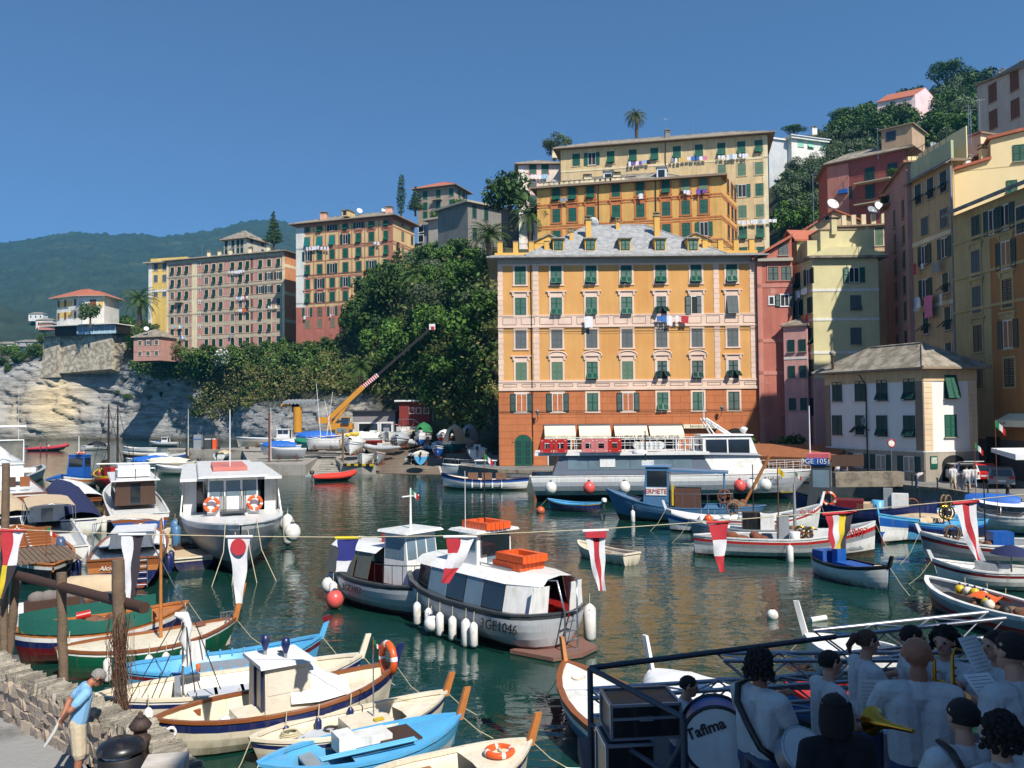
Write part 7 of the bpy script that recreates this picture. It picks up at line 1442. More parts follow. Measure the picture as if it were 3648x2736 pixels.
b=small('grey net boat heaped with yellow buoys and nets at the right edge',(3300,2052),(3860,2230),B_(W_,GREY,GREY,RED,GREY,BLACK),W_,GREY,name='fishing_boat',B=2.3,zb=1.0,zm=.75,zs=.8,floor=.25,rw=.16,feat=lambda b:(b_heap(b,.55,.0,.35,.5,NET),b_heap(b,.1,-.2,.35,.7,NET,n=14),b_box(b,.42,.35,.3,1.3,.5,.4,DARK,'crate'),b_heap(b,-.1,.3,.4,.5,DARK,'rope_pile')))
for i,(t,y,m_)in enumerate(((.62,-.35,YELLOW),(.52,-.4,CREAM),(.44,-.45,YELLOW),(.02,.3,YELLOW),(-.05,.4,CREAM),(.3,-.4,CREAM))):k=MB();k.ell((0,0,0),.17,m_,12,8);k.tube([(0,0,.15),(0,0,.24)],.04,NAVY,6);tag(link('net_buoy',k.mesh('net_buoy'),None,loc=wpos(b,X(b,t),y,.75)),['yellow buoy nearest the bow of the net boat','pale buoy beside the first yellow one on the net boat','yellow buoy beside the grey crate on the net boat','yellow buoy among the nets farther aft','pale buoy aft of the orange cloth','pale buoy in the middle of the net boat'][i],'buoy','buoys in the net boat')
k=MB();k.loft([[(x,-.4,.02*math.sin(x*9)),(x,0,.2+.05*math.sin(x*7)),(x,.3,.05)]for x in(-.6,-.3,0,.3,.6)],mat('cloth_orange_bright',(244,106,40)),closed=False,M=Matrix.Translation(wpos(b,.5,-.2,.72))@Matrix.Rotation(b.rz,4,'Z'));tag(k.build('orange_cloth'),'bright orange cloth thrown over the nets in the net boat','cloth')
fenders(b,(.72,.5,.3),-1,'grey fender along the net boat rail','grey fenders of the net boat',m=GUM,r=.12,drop=.12)
for i,(px,py,r,m_)in enumerate(((2752,2190,.2,FOAM),(1926,1815,.3,ORANGE))):k=MB();k.ell((0,0,r*.5),r,m_,12,8);k.tube([(0,0,r*1.3),(0,0,r*1.7)],.03,IRON,5);tag(link('mooring_buoy',k.mesh('mooring_buoy'),None,loc=onz(px,py+12,0)),['white round mooring buoy floating in front of the stage','orange mooring buoy left of the small dark blue boat'][i],'buoy')
k=MB();k.tube([(-.3,0,.05),(.3,0,.08)],.1,FOAM,8);tag(link('mooring_buoy',k.mesh('mooring_buoy'),None,loc=onz(2915,2212,0),rz=.3),'long white float lying in the water in front of the stage','buoy')
flag_it(onz(2775,1905,1.6),'yellow marker flags on a pole among the fishing boats',3.0,.7,0,(YELLOW,YELLOW));flag_it(onz(2835,1850,1.2),'small italian flag on a dark pole by the red railed boat',2.6,.6);flag_it(onz(3480,1880,1.5),'italian flag on a thin pole by the blue tarpaulin boat',4.0,.7);flag_it(onz(3555,1850,1.5),'italian flag on a tall white pole at the right',5.0,.9)
b=boat('motor_yacht','wooden motor yacht with a dark blue hull, white deck and a roll bar',(500,1862),(440,1990),zb=1.6,zm=1.2,zs=1.3,B=3.0,kind='transom',bands=B_(WOOD,WOOD,TANWOOD,NAVY,NAVY,RED),rail=WOOD,inside=W_,floor=.9,tr=.9,deckf=(-.1,.97,W_));b_bimini(b,-.75,-.3,1.5,CANVAS);b_cabin(b,-.25,.45,1.8,1.2,.55,W_,W_,wins=3,fw=2);k=MB();[k.tube([(-b.h-.1,y,.1),(-b.h-.1,y,1.4)],.03,STEEL,5)for y in(-.9,-.5)];[k.tube([(-b.h-.1,-.9,.2+i*.25),(-b.h-.1,-.5,.2+i*.25)],.03,STEEL,4)for i in range(5)];k.build('boarding_ladder',b.root)
text('Alcione',.26,W_,b.root,M=Matrix.Translation((-b.h-.04,.5,.95))@Matrix.Rotation(-math.pi/2,4,'Z')@Matrix.Rotation(R(90),4,'X'),name='boat_name',ext=.01,shear=.3)
fenders(b,(-.6,-.3),-1,'navy fender on the left side of the wooden motor yacht','navy fenders of the wooden yacht',m=NAVY,r=.15)
b=boat('cabin_cruiser','cabin cruiser with a brown wheelhouse and white flybridge',(440,1700),(500,1830),zb=1.8,zm=1.3,zs=1.2,B=3.6,kind='transom',bands=B_(W_,W_,WOOD,BLUE,BLUE,BLUE),rail=W_,inside=W_,floor=.9,tr=.9);b_cabin(b,-.55,.2,2.5,1.2,1.6,DWOOD,W_,wins=2,over=.35,fw=2);b_rail(b,-.5,.2,.1,3)
k=MB();k.bb((X(b,-.4),-1.0,2.95),(X(b,-.1),1.0,3.7),W_);k.build('flybridge',b.root);k=MB();[k.tube([(X(b,-.55),y,2.9),(X(b,-.55),y,3.6)],.03,STEEL,4)for y in(-1.2,0,1.2)];k.tube([(X(b,-.55),-1.2,3.6),(X(b,-.55),1.2,3.6)],.03,STEEL,4);k.build('bridge_rail',b.root);b_mast(b,-.3,3.6,2.6,.03,IRON,lean=.15);MB().tube([(X(b,-.5),-2.2,3.9),(X(b,-.5),2.3,3.95)],.05,W_,5).build('sun_roof_bar',b.root)
b=boat('dinghy','beige sailing dinghy with a yellow rope coil and a brown hatch',(600,1882),(690,1985),zb=.8,zm=.6,zs=.6,B=2.0,kind='transom',bands=B_(CREAM,CREAM,NAVY,NAVY,NAVY,NAVY),rail=CREAM,inside=CREAM,deckf=(-.95,.95,CANVT),tr=.85,rw=.14);b_box(b,-.35,0,.62,1.3,1.0,.08,DWOOD,'hatch');b_box(b,-.3,0,.7,.5,.5,.12,DWOOD,'hatch_handle');k=MB();[k.torus((X(b,.45),0,.72+i*.06),.3-i*.03,.04,mat('rope_yellow',(226,204,84)),'z',14,6)for i in range(4)];k.build('rope_coil',b.root)
b=boat('sailing_boat','dark hulled boat with a teak planked stern deck and slatted bench',(60,1870),(190,2010),zb=1.3,zm=1.0,zs=1.0,B=2.9,bands=B_(TANWOOD,W_,BLACK,BLACK,BLACK,BLACK),rail=TANWOOD,inside=TANWOOD,floor=.6,full=3.2)
for i in range(12):MB().box((X(b,-.5),-1.1+i*.2,1.02),(b.L*.4,.17,.04),OLDWOOD).build('deck_plank',b.root)
for i in range(6):MB().box((X(b,-.15),0,1.2+i*.14),(.06,1.3,.11),WOOD).build('bench_slat',b.root)
flag_it(wpos(b,-b.h*.7,0,1.0),'italian ensign at the stern of the teak decked boat',1.4,.6);fenders(b,(-.7,-.8),-1,'dark blue fender at the stern of the teak decked boat','fenders of the teak decked boat',m=NAVY,r=.14)
b=boat('motor_boat','white cruiser with a tan sun hood and a blue grey outboard',(130,1770),(215,1950),zb=1.3,zm=1.0,zs=.9,B=2.6,kind='transom',bands=B_(W_,),rail=W_,inside=W_,floor=.5,tr=.92,deckf=(.3,.97,W_));b_cabin(b,-.1,.35,1.9,.95,.9,W_,W_,win=GLASSB,fw=2);b_bimini(b,-.45,.05,1.35,CANVT);b_outboard(b,0,paint('motor_blue',(70,88,120)),1.3);fenders(b,(-.6,-.9),-1,'white fender on the right side of the cruiser with a tan hood','fenders of the tan hood cruiser',r=.13)
b=boat('motor_boat','boat wholly under a navy blue cover',(200,1720),(290,1850),zb=1.4,zm=1.1,zs=1.0,B=2.7,kind='transom',bands=B_(NAVY,W_,W_),rail=W_,inside=W_);b_cover(b,-.98,.95,1.1,CANVN,drop=.35);fenders(b,(-.85,),-1,'white fender at the corner of the navy covered boat',None,r=.2,drop=.1)
b=boat('motor_boat','varnished motor boat under a white cover',(200,1712),(320,1775),zb=1.2,zm=.95,zs=.9,B=2.6,kind='transom',bands=B_(WOOD,WOOD,BLACK,BLACK),rail=WOOD,inside=WOOD);b_cover(b,-.9,.8,.8,CANVW,drop=.2)
b=boat('motor_yacht','white flybridge yacht with white cushions at the left edge',(-40,1640),(70,1760),zb=1.9,zm=1.5,zs=1.5,B=3.8,kind='transom',bands=B_(W_,WOOD,WOOD,BLACK),rail=WOOD,inside=W_,floor=1.0,tr=.92);b_cabin(b,-.35,.5,2.8,1.4,1.5,W_,W_,wins=3,fw=2);b_cover(b,-.3,.4,2.6,CANVW,drop=-1.6,over=-.5,name='bridge_cover');k=MB();k.tube([(X(b,-.3),-1.4,3),(X(b,-.3),-1.4,5),(X(b,-.3),1.4,5),(X(b,-.3),1.4,3)],.07,W_,5);k.build('radar_arch',b.root);b_mast(b,-.3,5,4.0,.02,W_,'antenna',y=1.2);b_mast(b,-.3,5,4.6,.02,W_,'antenna',y=-1.0);MB().tube([(X(b,-.3),-1.6,6.2),(X(b,-.3),1.2,6.2)],.12,W_,6).build('radar',b.root)
for i in range(3):MB().box((X(b,-.6),-1.0+i*1.0,1.75),(.35,.7,.8),(WOOD,DWOOD,W_)[i]).build('chair',b.root)
b=boat('motor_boat','grey inflatable with white cushions behind the varnished motor boat',(150,1655),(60,1700),zb=1.3,zm=1.1,zs=1.0,B=2.2,kind='transom',bands=B_(GUM,GUM,W_),rail=GUM,inside=W_,rw=.3);b_box(b,-.1,0,1.0,1.2,1.4,.5,W_,'cushion')
b=boat('motor_boat','black hulled boat under a beige cover at the left edge',(-70,1760),(60,1840),zb=1.4,zm=1.1,zs=1.1,B=2.9,kind='transom',bands=B_(NAVY,BLACK,BLACK,W_,BLACK),rail=W_,inside=W_);b_cover(b,-.98,.9,1.0,CANVT,drop=.15)
b=boat('fishing_boat','fishing boat with a bright blue wheelhouse and orange rafts',(225,1690),(345,1688),zb=1.5,zm=1.1,zs=1.2,B=2.6,bands=B_(BLUE,W_,TANWOOD,W_,W_,BLACK),rail=BLUE,inside=GREY,floor=.6);b_cabin(b,-.15,.35,1.9,1.0,2.2,BLUE,BLUE,win=GLASS,wins=1,fw=1,over=.05);b_heap(b,-.6,0,1.1,.6,NET);b_mast(b,.1,3.3,1.8,.06,W_);lifebuoy(b,X(b,.2),.4,3.45,'orange lifebuoy on the bright blue wheelhouse','z',.34)
rib('inflatable_boat','blue and grey inflatable standing beside the blue wheelhouse',onz(202,1702,1.0),100,2.6,1.4,BLUE,z0=.6,motor=False,cons=False)
b=boat('fishing_boat','two masted fishing boat with a red and yellow hull and net drum',(352,1672),(452,1690),zb=1.8,zm=1.3,zs=1.5,B=2.9,bands=B_(YELLOW,RED,MAROON,MAROON,MAROON),rail=YELLOW,inside=RUST,floor=.7);k=MB()
for x in(-.35,.3):
 k.tube([(X(b,x),0,1.0),(X(b,x),0,8.2)],[.12,.07],DWOOD,6);[k.tube([(X(b,x),0,8.0),(X(b,x)+dx,y,1.5)],.025,IRON,4)for dx,y in((-1.6,.8),(1.6,-.8),(-.8,-1.2),(.9,1.2))]
k.build('mast',b.root);b_winch(b,.75,-.3,1.2,.75,RUST);b_heap(b,-.5,0,1.3,.7,YELLOW,'net_pile');b_box(b,0,0,1.0,1.2,1.0,1.1,RED,'winch_case')
fl=[(585,1590,'white motor boat with a blue bundle, farthest in the moored row',B_(W_,W_,GREY),'motor_boat',lambda b:(b_cabin(b,-.3,.1,1.3,.9,1.1,W_,W_),b_heap(b,.3,0,.9,.5,CANVB,'canvas_bundle',6),b_outboard(b))),(500,1612,'white rowing boat with a dark line in the moored row',B_(W_,GREY,W_),'rowing_boat',f_thw),(520,1634,'varnished wooden boat with tan uprights in the moored row',B_(WOOD,CREAM,BLACK),'wooden_boat',lambda b:(b_thwart(b,(-.4,.3),TANWOOD),b_heap(b,0,0,.5,.5,CANVW,'canvas_bundle',5))),(590,1640,'white boat with a sharp bow pointing to the jetty',B_(W_,W_,BLUE),'rowing_boat',lambda b:b_cover(b,-.8,.2,.3,CANVW)),(545,1662,'motor boat under a long blue cover',B_(W_,),'motor_boat',lambda b:(b_cover(b,-.9,.7,.7,CANVB),b_outboard(b))),(612,1668,'motor boat under a cream cover',B_(CREAM,),'motor_boat',lambda b:(b_cover(b,-.7,.8,.7,CANVAS),b_outboard(b))),(650,1690,'plain grey white motor boat nearest of the moored row',B_(W_,GREY,GREY,CREAM),'motor_boat',lambda b:(b_box(b,-.2,0,.6,1.4,1.2,.5,W_,'seat'),b_outboard(b,0,DGREY,1.3)))]
for i,(px,py,lab,bd,nm,ft)in enumerate(fl):
 b=boat(nm,lab,c=(px,py),hdg=(172,178,185,8,178,176,176)[i],L=(7,6.5,7.5,6,7.5,7,6.5)[i],zb=1.2,zm=.85,zs=.9,B=2.2,kind='transom' if nm=='motor_boat' else 'double',bands=bd,rail=W_,inside=W_,floor=.4);ft(b)
b=boat('motor_boat','small white motor boat with a cream top beside the jetty',c=(795,1636),hdg=95,L=5,zb=1.2,zm=.9,zs=.9,B=2.2,kind='transom',bands=B_(W_,),rail=W_,inside=W_);b_cover(b,-.2,.7,.5,CANVT);b_outboard(b,.3)
b=boat('motor_boat','white motor boat with a black hood in open water near the headland',c=(345,1602),hdg=60,L=6,zb=1.2,zm=.9,zs=.9,B=2.4,kind='transom',bands=B_(W_,),rail=W_,inside=W_);b_cover(b,-.5,.5,.9,RUBBER)
t=rib('inflatable_boat','red inflatable speeding past the headland with people aboard',(170,1606),8,7.5,2.8,mat('rib_red',(190,56,66)),up=.03)
rib('inflatable_boat','red inflatable moored at the concrete ramp',(1190,1712),20,4.2,2.2,mat('rib_bright',(232,60,44)),cons=False)
CRY=paint('crane_yellow',(208,146,44));SHED=wall('shed_white',(214,210,200));SHEDR=wall('shed_red',(132,48,40))
def shed(name,label,x0,x1,D,py0,py1,dep,m):
 t=thing(name,label,'shed',at((x0+x1)/2,py1,D));f=Facade(t,xy(x0,D),xy(x1,D),0,0);z0,z1=f.hit(x0,py1)[1],f.hit(x0,py0)[1]
 f.part('wall',MB().bb((0,0,z0-1),(f.L,dep,z1),m));return t,f,z0,z1
t,f,z0,z1=shed('workshop','low white boatyard workshop with a dark window band and flat roof',1256,1408,139,1466,1570,5,SHED)
f.part('fascia',MB().bb((0,-.03,z1-1.7),(f.L,0,z1),mat('shed_grey',(140,134,134))));f.part('roof',MB().bb((-.4,-.7,z1),(f.L+.4,5.3,z1+.2),DGREY))
for px,w in((1312,3.2),(1376,1.8)):f.window(f.hit(px,1500)[0],z1-2.7,w,1.5,'bare',sur=.1,smat=WFR,sill=False,dark=GLASS)
f.part('door',MB().bb((f.L*.72,-.05,z0),(f.L*.86,0,z0+2.1),GREY))
t,f,z0,z1=shed('boatyard_hut','dark red timber hut with a white corrugated roof raised beside the cliff',1422,1534,137,1432,1500,4,SHEDR)
for i in range(14):f.part('board',MB().bb((i*f.L/14,-.03,z0-.9),((i+.93)*f.L/14,0,z1),SHEDR))
f.part('roof',MB().hexa([(-.7,-.6,z1+.05),(f.L+.5,-.6,z1+.05),(f.L+.5,4.4,z1-.1),(-.7,4.4,z1-.1),(-.7,-.6,z1+.3),(f.L+.5,-.6,z1+.3),(f.L+.5,4.4,z1+.1),(-.7,4.4,z1+.1)],W_))
for px in(1466,1491,1519):f.window(f.hit(px,1458)[0],(z0+z1)/2+.1,.85,1.0,'bare',sur=.07,smat=WOOD,dark=GLASSB,sill=False)
k=MB();f.part('base_wall',k.bb((-.5,-.1,-1),(f.L+2,4,z0-.9),SHED));f.part('base_opening',MB().bb((.5,-.14,.5),(f.L*.5,-.1,z0-1.6),DARK));f.part('base_awning',MB().bb((f.L*.2,-1.2,z0-1.6),(f.L+1.5,-.12,z0-1.45),CANVT))
k=MB();[k.tube([(i*.8,-.9,z0-.8),(i*.8,-.9,z0+.3)],.03,STEEL,4)for i in range(4)];k.tube([(0,-.9,z0+.3),(2.4,-.9,z0+.3),(5,-.9,z0-1.6)],.04,STEEL,4);f.part('railing',k)
p0=at(1200,1530,131);t=thing('mobile_crane','yellow telescopic crane with a long raised boom and red striped tip section','crane',(p0.x,131,1.3));q=lambda px,py,D=131:at(px,py,D)
MB().bb(tuple(q(1175,1604)+Vector((0,-1.2,0))),tuple(q(1262,1560)+Vector((0,1.4,0))),DGREY).build('carrier',t,world=True)
for px in(1190,1215,1245):MB().lathe([(.5,-.2),(.55,0),(.5,.2)],RUBBER,12,M=Matrix.Translation(q(px,1602)+Vector((0,-1.3,0)))@Matrix.Rotation(R(90),4,'X')).build('wheel',t,world=True)
k=MB();k.bb(tuple(q(1138,1508)+Vector((0,-1,0))),tuple(q(1182,1486)+Vector((0,1,0))),CRY);k.bb(tuple(q(1170,1530)+Vector((0,-1,0))),tuple(q(1258,1508)+Vector((0,1,0))),CRY);k.build('superstructure',t,world=True)
k=MB();k.bb(tuple(q(1222,1512)+Vector((0,-1.4,0))),tuple(q(1248,1488)+Vector((0,-.2,0))),GLASS);k.bb(tuple(q(1220,1488)+Vector((0,-1.5,0))),tuple(q(1250,1485)+Vector((0,-.1,0))),CRY);k.build('cab',t,world=True);k=MB();k.bb(tuple(q(1204,1546)+Vector((0,-2,0))),tuple(q(1248,1520)+Vector((0,-1.2,0))),CRY);k.bb(tuple(q(1210,1540)+Vector((0,-2.05,0))),tuple(q(1244,1524)+Vector((0,-2,0))),GLASSB);k.build('driver_cab',t,world=True)
def beam(a,c,w,h,m,name):
 a,c=Vector(a),Vector(c);d=c-a;k=MB();k.box((a+c)/2,(d.length,w,h),m,ry=-math.atan2(d.z,d.x));return k.build(name,t,world=True)
b0,b1,b2,b3=q(1160,1504),q(1294,1378),q(1346,1336),q(1540,1165)
beam(b0,b1,.6,.74,CRY,'boom');beam(b1,b2,.5,.62,W_,'boom_tip');beam(b2,b3,.34,.42,IRON,'boom_extension');beam(q(1188,1508),q(1242,1436),.35,.4,CRY,'lift_cylinder')
for i in range(8):a=b1.lerp(b2,(i+.2)/8.2);beam(a,b1.lerp(b2,(i+.75)/8.2),.52,.64,RED,'boom_stripe')
k=MB();k.box(b3,(.9,.7,.9),W_);k.box(b3+Vector((.1,-.4,-.2)),(.5,.1,.5),RED);k.build('boom_head',t,world=True)
p0=at(1060,1540,143);t=thing('jib_crane','small fixed yellow jib crane under a corrugated roof at the rocks','crane',p0);q=lambda px,py,D=143:at(px,py,D)
k=MB();k.tube([q(1060,1540),q(1060,1450)],.75,CRY,10);k.build('column',t,world=True);MB().bb(tuple(q(1000,1448)),tuple(q(1062,1437)+Vector((0,.7,0))),CRY).build('jib',t,world=True);MB().bb(tuple(q(1040,1470)),tuple(q(1062,1437)+Vector((0,1,0))),RUST).build('head',t,world=True)
for i in range(9):MB().tube([q(1018,1435)+Vector((i*.62,-1,0)),q(1018,1432)+Vector((i*.62,2.4,.2))],.32,GREY,6).build('roof_sheet',t,world=True)
def ashore(px,py,D,hdg,L,lab,bd,B=2.2,z=None,fn=None,nm='motor_boat',kind='transom',**kw):
 p=at(px,py,D);b=boat(nm,lab,c=Vector((p.x,p.y,0)),hdg=hdg,L=L,zb=1.2,zm=.95,zs=.95,B=B,kind=kind,bands=bd,rail=W_,inside=W_,z0=p.z+.35,floor=.4,**kw)
 if fn:fn(b)
 cradle(b,p.z-.05,'rusty cradle under the '+' '.join(lab.split()[:8]));return b
ashore(990,1592,128,176,13,'long white sports fishing boat ashore with a sharp raised bow',B_(W_,GREY,CREAM),3.2,fn=lambda b:(b_cabin(b,-.3,.0,1.6,.9,1.4,W_,W_),b_outboard(b,0,W_,1.5)))
t=rib('inflatable_boat','large grey inflatable ashore in front of the long white boat',at(1085,1590,120),12,8.5,3.0,GUM,z0=2.0,cover=CANVW,up=-.05)
ashore(1000,1622,108,176,5.5,'blue and white boat under a blue cover on the platform edge',B_(W_,LBLUE,W_),fn=lambda b:b_cover(b,-.8,.8,.6,CANVB),nm='rowing_boat',kind='double')
ashore(1025,1636,103,184,4.6,'grey rowing boat on red trestles at the platform edge',B_(W_,GREY),1.7,nm='rowing_boat',kind='double')
ashore(1100,1606,112,175,4,'boat with a dark green cover between the trailers',B_(TEAL,),1.8,fn=lambda b:b_cover(b,-.9,.9,.4,mat('cover_green',(24,128,92))),nm='dinghy')
for i,(px,py,D,h,lab,m)in enumerate(((1150,1602,110,182,'white sailing dinghy with a tall thin mast',W_),(1168,1598,114,175,'white sailing dinghy with a boom cover of maroon',CREAM),(1190,1592,118,178,'grey sailing dinghy standing behind the other two',GREY))):
 b=ashore(px,py,D,h,4.4,lab,B_(m,),1.6,nm='sailing_dinghy',deckf=(.1,.95,W_));b_mast(b,.1,.8,7.5-i,.05,W_,lean=(.08,-.14,.2)[i]);MB().tube([(X(b,.1),0,1.2),(X(b,-.8),0,1.3)],.09,(BLUE,MAROON,W_)[i],6).build('boom',b.root)
ashore(1262,1608,108,265,4.5,'upturned white hull draped with yellow cloth',B_(W_,W_,W_),2.2,fn=lambda b:(b_cover(b,-.9,.9,.9,W_),b_heap(b,.2,0,1.7,.8,YELLOW,'yellow_cloth',10)),nm='dinghy')
ashore(1258,1620,106,265,3.6,'small blue and white boat below the upturned hull',B_(BLUE,W_),1.9,nm='dinghy')
rib('inflatable_boat','grey inflatable on a cradle with its bow towards the water',at(1355,1600,112),235,5.6,2.4,GUM,z0=1.9);rib('inflatable_boat','white inflatable ashore in front of the workshop',at(1465,1580,128),262,6,2.6,GUM,z0=1.8)
rib('inflatable_boat','inflatable with a black roll bar and big outboard on the slipway',at(1548,1596,118),85,6.5,2.8,GUM,z0=1.6);rib('inflatable_boat','small inflatable under a white cover on the slipway',at(1475,1628,108),88,4.2,2.0,GUM,z0=.8,cover=CANVW,cons=False)
ashore(1620,1612,106,268,7.5,'large boat under a tall cream cover on the slipway',B_(GUM,W_,TEAL),3.0,fn=lambda b:b_cover(b,-.95,.9,2.2,CANVT,prof=.4));ashore(1672,1598,114,268,6.5,'boat under a grey cover behind the cream covered boat',B_(W_,),2.6,fn=lambda b:b_cover(b,-.9,.9,2.0,mat('cover_grey',(150,150,150)),prof=.4))
ashore(1565,1630,104,268,4.4,'small pointed boat with a striped foredeck low on the slipway',B_(NAVY,W_,BLUE),1.7,nm='rowing_boat',kind='double',deckf=(.0,.95,CREAM));ashore(1500,1655,99,95,4,'cream dinghy with a small outboard at the foot of the slipway',B_(CREAM,CREAM,LBLUE),1.8,nm='dinghy',deckf=(-.9,.95,CREAM),fn=lambda b:b_outboard(b,0,BLACK,.8))
ashore(1300,1660,99.5,268,3.6,'white dinghy at the left foot of the slipway',B_(W_,),1.7,nm='dinghy',deckf=(-.9,.95,W_));ashore(1352,1655,99,268,3,'grey canoe shaped boat with a teal cover at the slipway foot',B_(RED,GREY),1.2,nm='rowing_boat',kind='double',fn=lambda b:b_heap(b,0,0,.8,.4,TEAL,'teal_cover',5))
ashore(1400,1572,130,265,6,'white boat with a red canopy in front of the workshop',B_(W_,),2.4,fn=lambda b:b_bimini(b,-.3,.3,1.3,RED));ashore(1510,1566,132,265,6.5,'boat under a rounded green cover below the red hut',B_(W_,),2.6,fn=lambda b:b_cover(b,-.9,.9,1.4,mat('cover_mid_green',(48,128,76))));ashore(1440,1568,133,268,5.5,'white open boat beside the workshop door',B_(W_,),2.2,fn=lambda b:b_box(b,0,0,.6,.8,.8,.9,W_,'console'))
for i,(px,py,D,h,L_,c_,m,lab)in enumerate(((1330,1578,124,80,6,0,W_,'white motor boat with an open cockpit left of the workshop door'),(1290,1590,118,175,5.5,1,CANVW,'white covered boat between the crane and the workshop'),(1235,1590,120,182,6,0,W_,'white motor boat in front of the crane carrier'),(1425,1592,120,268,5.5,1,GUM,'boat under a pale grey cover below the workshop corner'),(1505,1588,122,268,6,0,W_,'white motor boat in front of the red hut'),(1585,1580,126,268,6.5,1,CANVW,'white covered boat under the dark cliff'),(1700,1640,99,92,4.5,0,W_,'white dinghy beside the quay wall at the right of the slipway'),(1130,1585,124,180,6.5,1,CANVB,'blue covered boat behind the sailing dinghies'))):
 ashore(px,py,D,h,L_,lab,B_(W_,(W_,GREY,W_,BLUE)[i%4],W_,(BLUE,RED,W_,GREY)[i%4]),2.3,fn=(lambda b,m=m:b_cover(b,-.9,.9,.8,m))if c_ else(lambda b:(b_box(b,.0,0,.5,.9,.8,1.0,W_,'console'),b_outboard(b,0,DGREY,1.2))))
for px,top,lab,m in((960,1470,'tall dark red post with a cabinet on the platform corner',RUST),(1222,1530,'rope wrapped old timber post on the striped quay',OLDWOOD)):
 D_=102;p=at(px,1640,D_);k=MB();k.tube([(0,0,-.3),(0,0,zat(px,top,D_)-1.2)],.14,m,6);o=tag(k.build('post'),lab,'post');o.location=(p.x,D_,1.2)
for px,lab,m in((702,'grey fuel cabinet with a blue stripe on the jetty',GREY),(742,'dark grey fuel pump on the jetty',DGREY),(760,'orange red hose reel on the jetty',ORANGE)):
 p=at(px,1600,139);k=MB();k.bb((-.9,-.4,0),(.9,.4,2.4 if m is not ORANGE else 1.7),m);k.bb((-.92,-.42,1.6),(.92,-.4,1.75),BLUE if m is GREY else W_);o=tag(k.build('fuel_pump' if m is not ORANGE else 'hose_reel'),lab,'pump');o.location=(p.x,139.5,1.3);o.scale.x=.7 if m is not ORANGE else .4
t=thing('pergola','long restaurant pergola with a brown reed roof and timber posts behind the ferry','pergola',onz(2760,1720,1.2));f=Facade(t,xy(2565,81),xy(2972,73.5),0,0);z1=f.hit(2700,1590)[1];RD=mat('reed',(150,92,54),.95,.3,3,bump=.5,bs=10)
f.part('roof',MB().hexa([(-.2,-1.6,z1-1.0),(f.L+.2,-1.6,z1-1.0),(f.L+.2,3.5,z1-.3),(-.2,3.5,z1-.3),(-.2,-1.6,z1-.85),(f.L+.2,-1.6,z1-.85),(f.L+.2,3.5,z1+.1),(-.2,3.5,z1+.1)],RD));f.part('fascia',MB().bb((-.2,-1.66,z1-1.7),(f.L+.2,-1.6,z1-.8),RD))
for i in range(6):f.part('post',MB().bb((i*f.L/5-.1,-1.5,1.2),(i*f.L/5+.1,-1.3,z1-1.0),WOOD))
f.part('back_wall',MB().bb((0,3.3,1.2),(f.L,3.45,z1-.4),mat('screen_brown',(120,66,40))))
p=onz(3178,1718,1.2);t=thing('road_sign','round white no vehicles sign with a red ring on a pole by the white house','road sign',p);MB().tube([(0,0,0),(0,0,3.4)],.04,STEEL,6).build('pole',t);Mx=Matrix.Translation((0,-.06,3.1))@Matrix.Rotation(R(90),4,'X');MB().lathe([(.34,0),(.34,.02)],W_,20,M=Mx).build('plate',t);MB().torus((0,-.085,3.1),.3,.045,RED,'y',20,6).build('ring',t)
p=onz(3090,1730,1.2);tag(MB().box((p.x,p.y,1.7),(5.2,1.0,1.1),STONE).build('planter_wall'),'low rough stone wall in front of the white harbour house','wall');tag(MB().bb((p.x-2.3,p.y+1,2.6),(p.x+.2,p.y+1.1,3.5),DWOOD).build('menu_board'),'brown board panel above the low stone wall','board')
p=onz(3416,1745,1.2);tag(MB().lathe([(.3,0),(.34,.1),(.34,1.1),(.26,1.2),(0,1.22)],GREY,14,p).build('litter_bin'),'grey round litter bin at the quay edge beside the people','bin')
p=onz(3590,1776,1.2);k=MB();k.lathe([(.25,0),(.25,.1),(.12,.2),(.1,.6),(.22,.75),(.1,.9),(0,.95)],IRON,10,p);tag(k.build('bollard'),'black iron bollard on the quay edge near the cars','bollard')
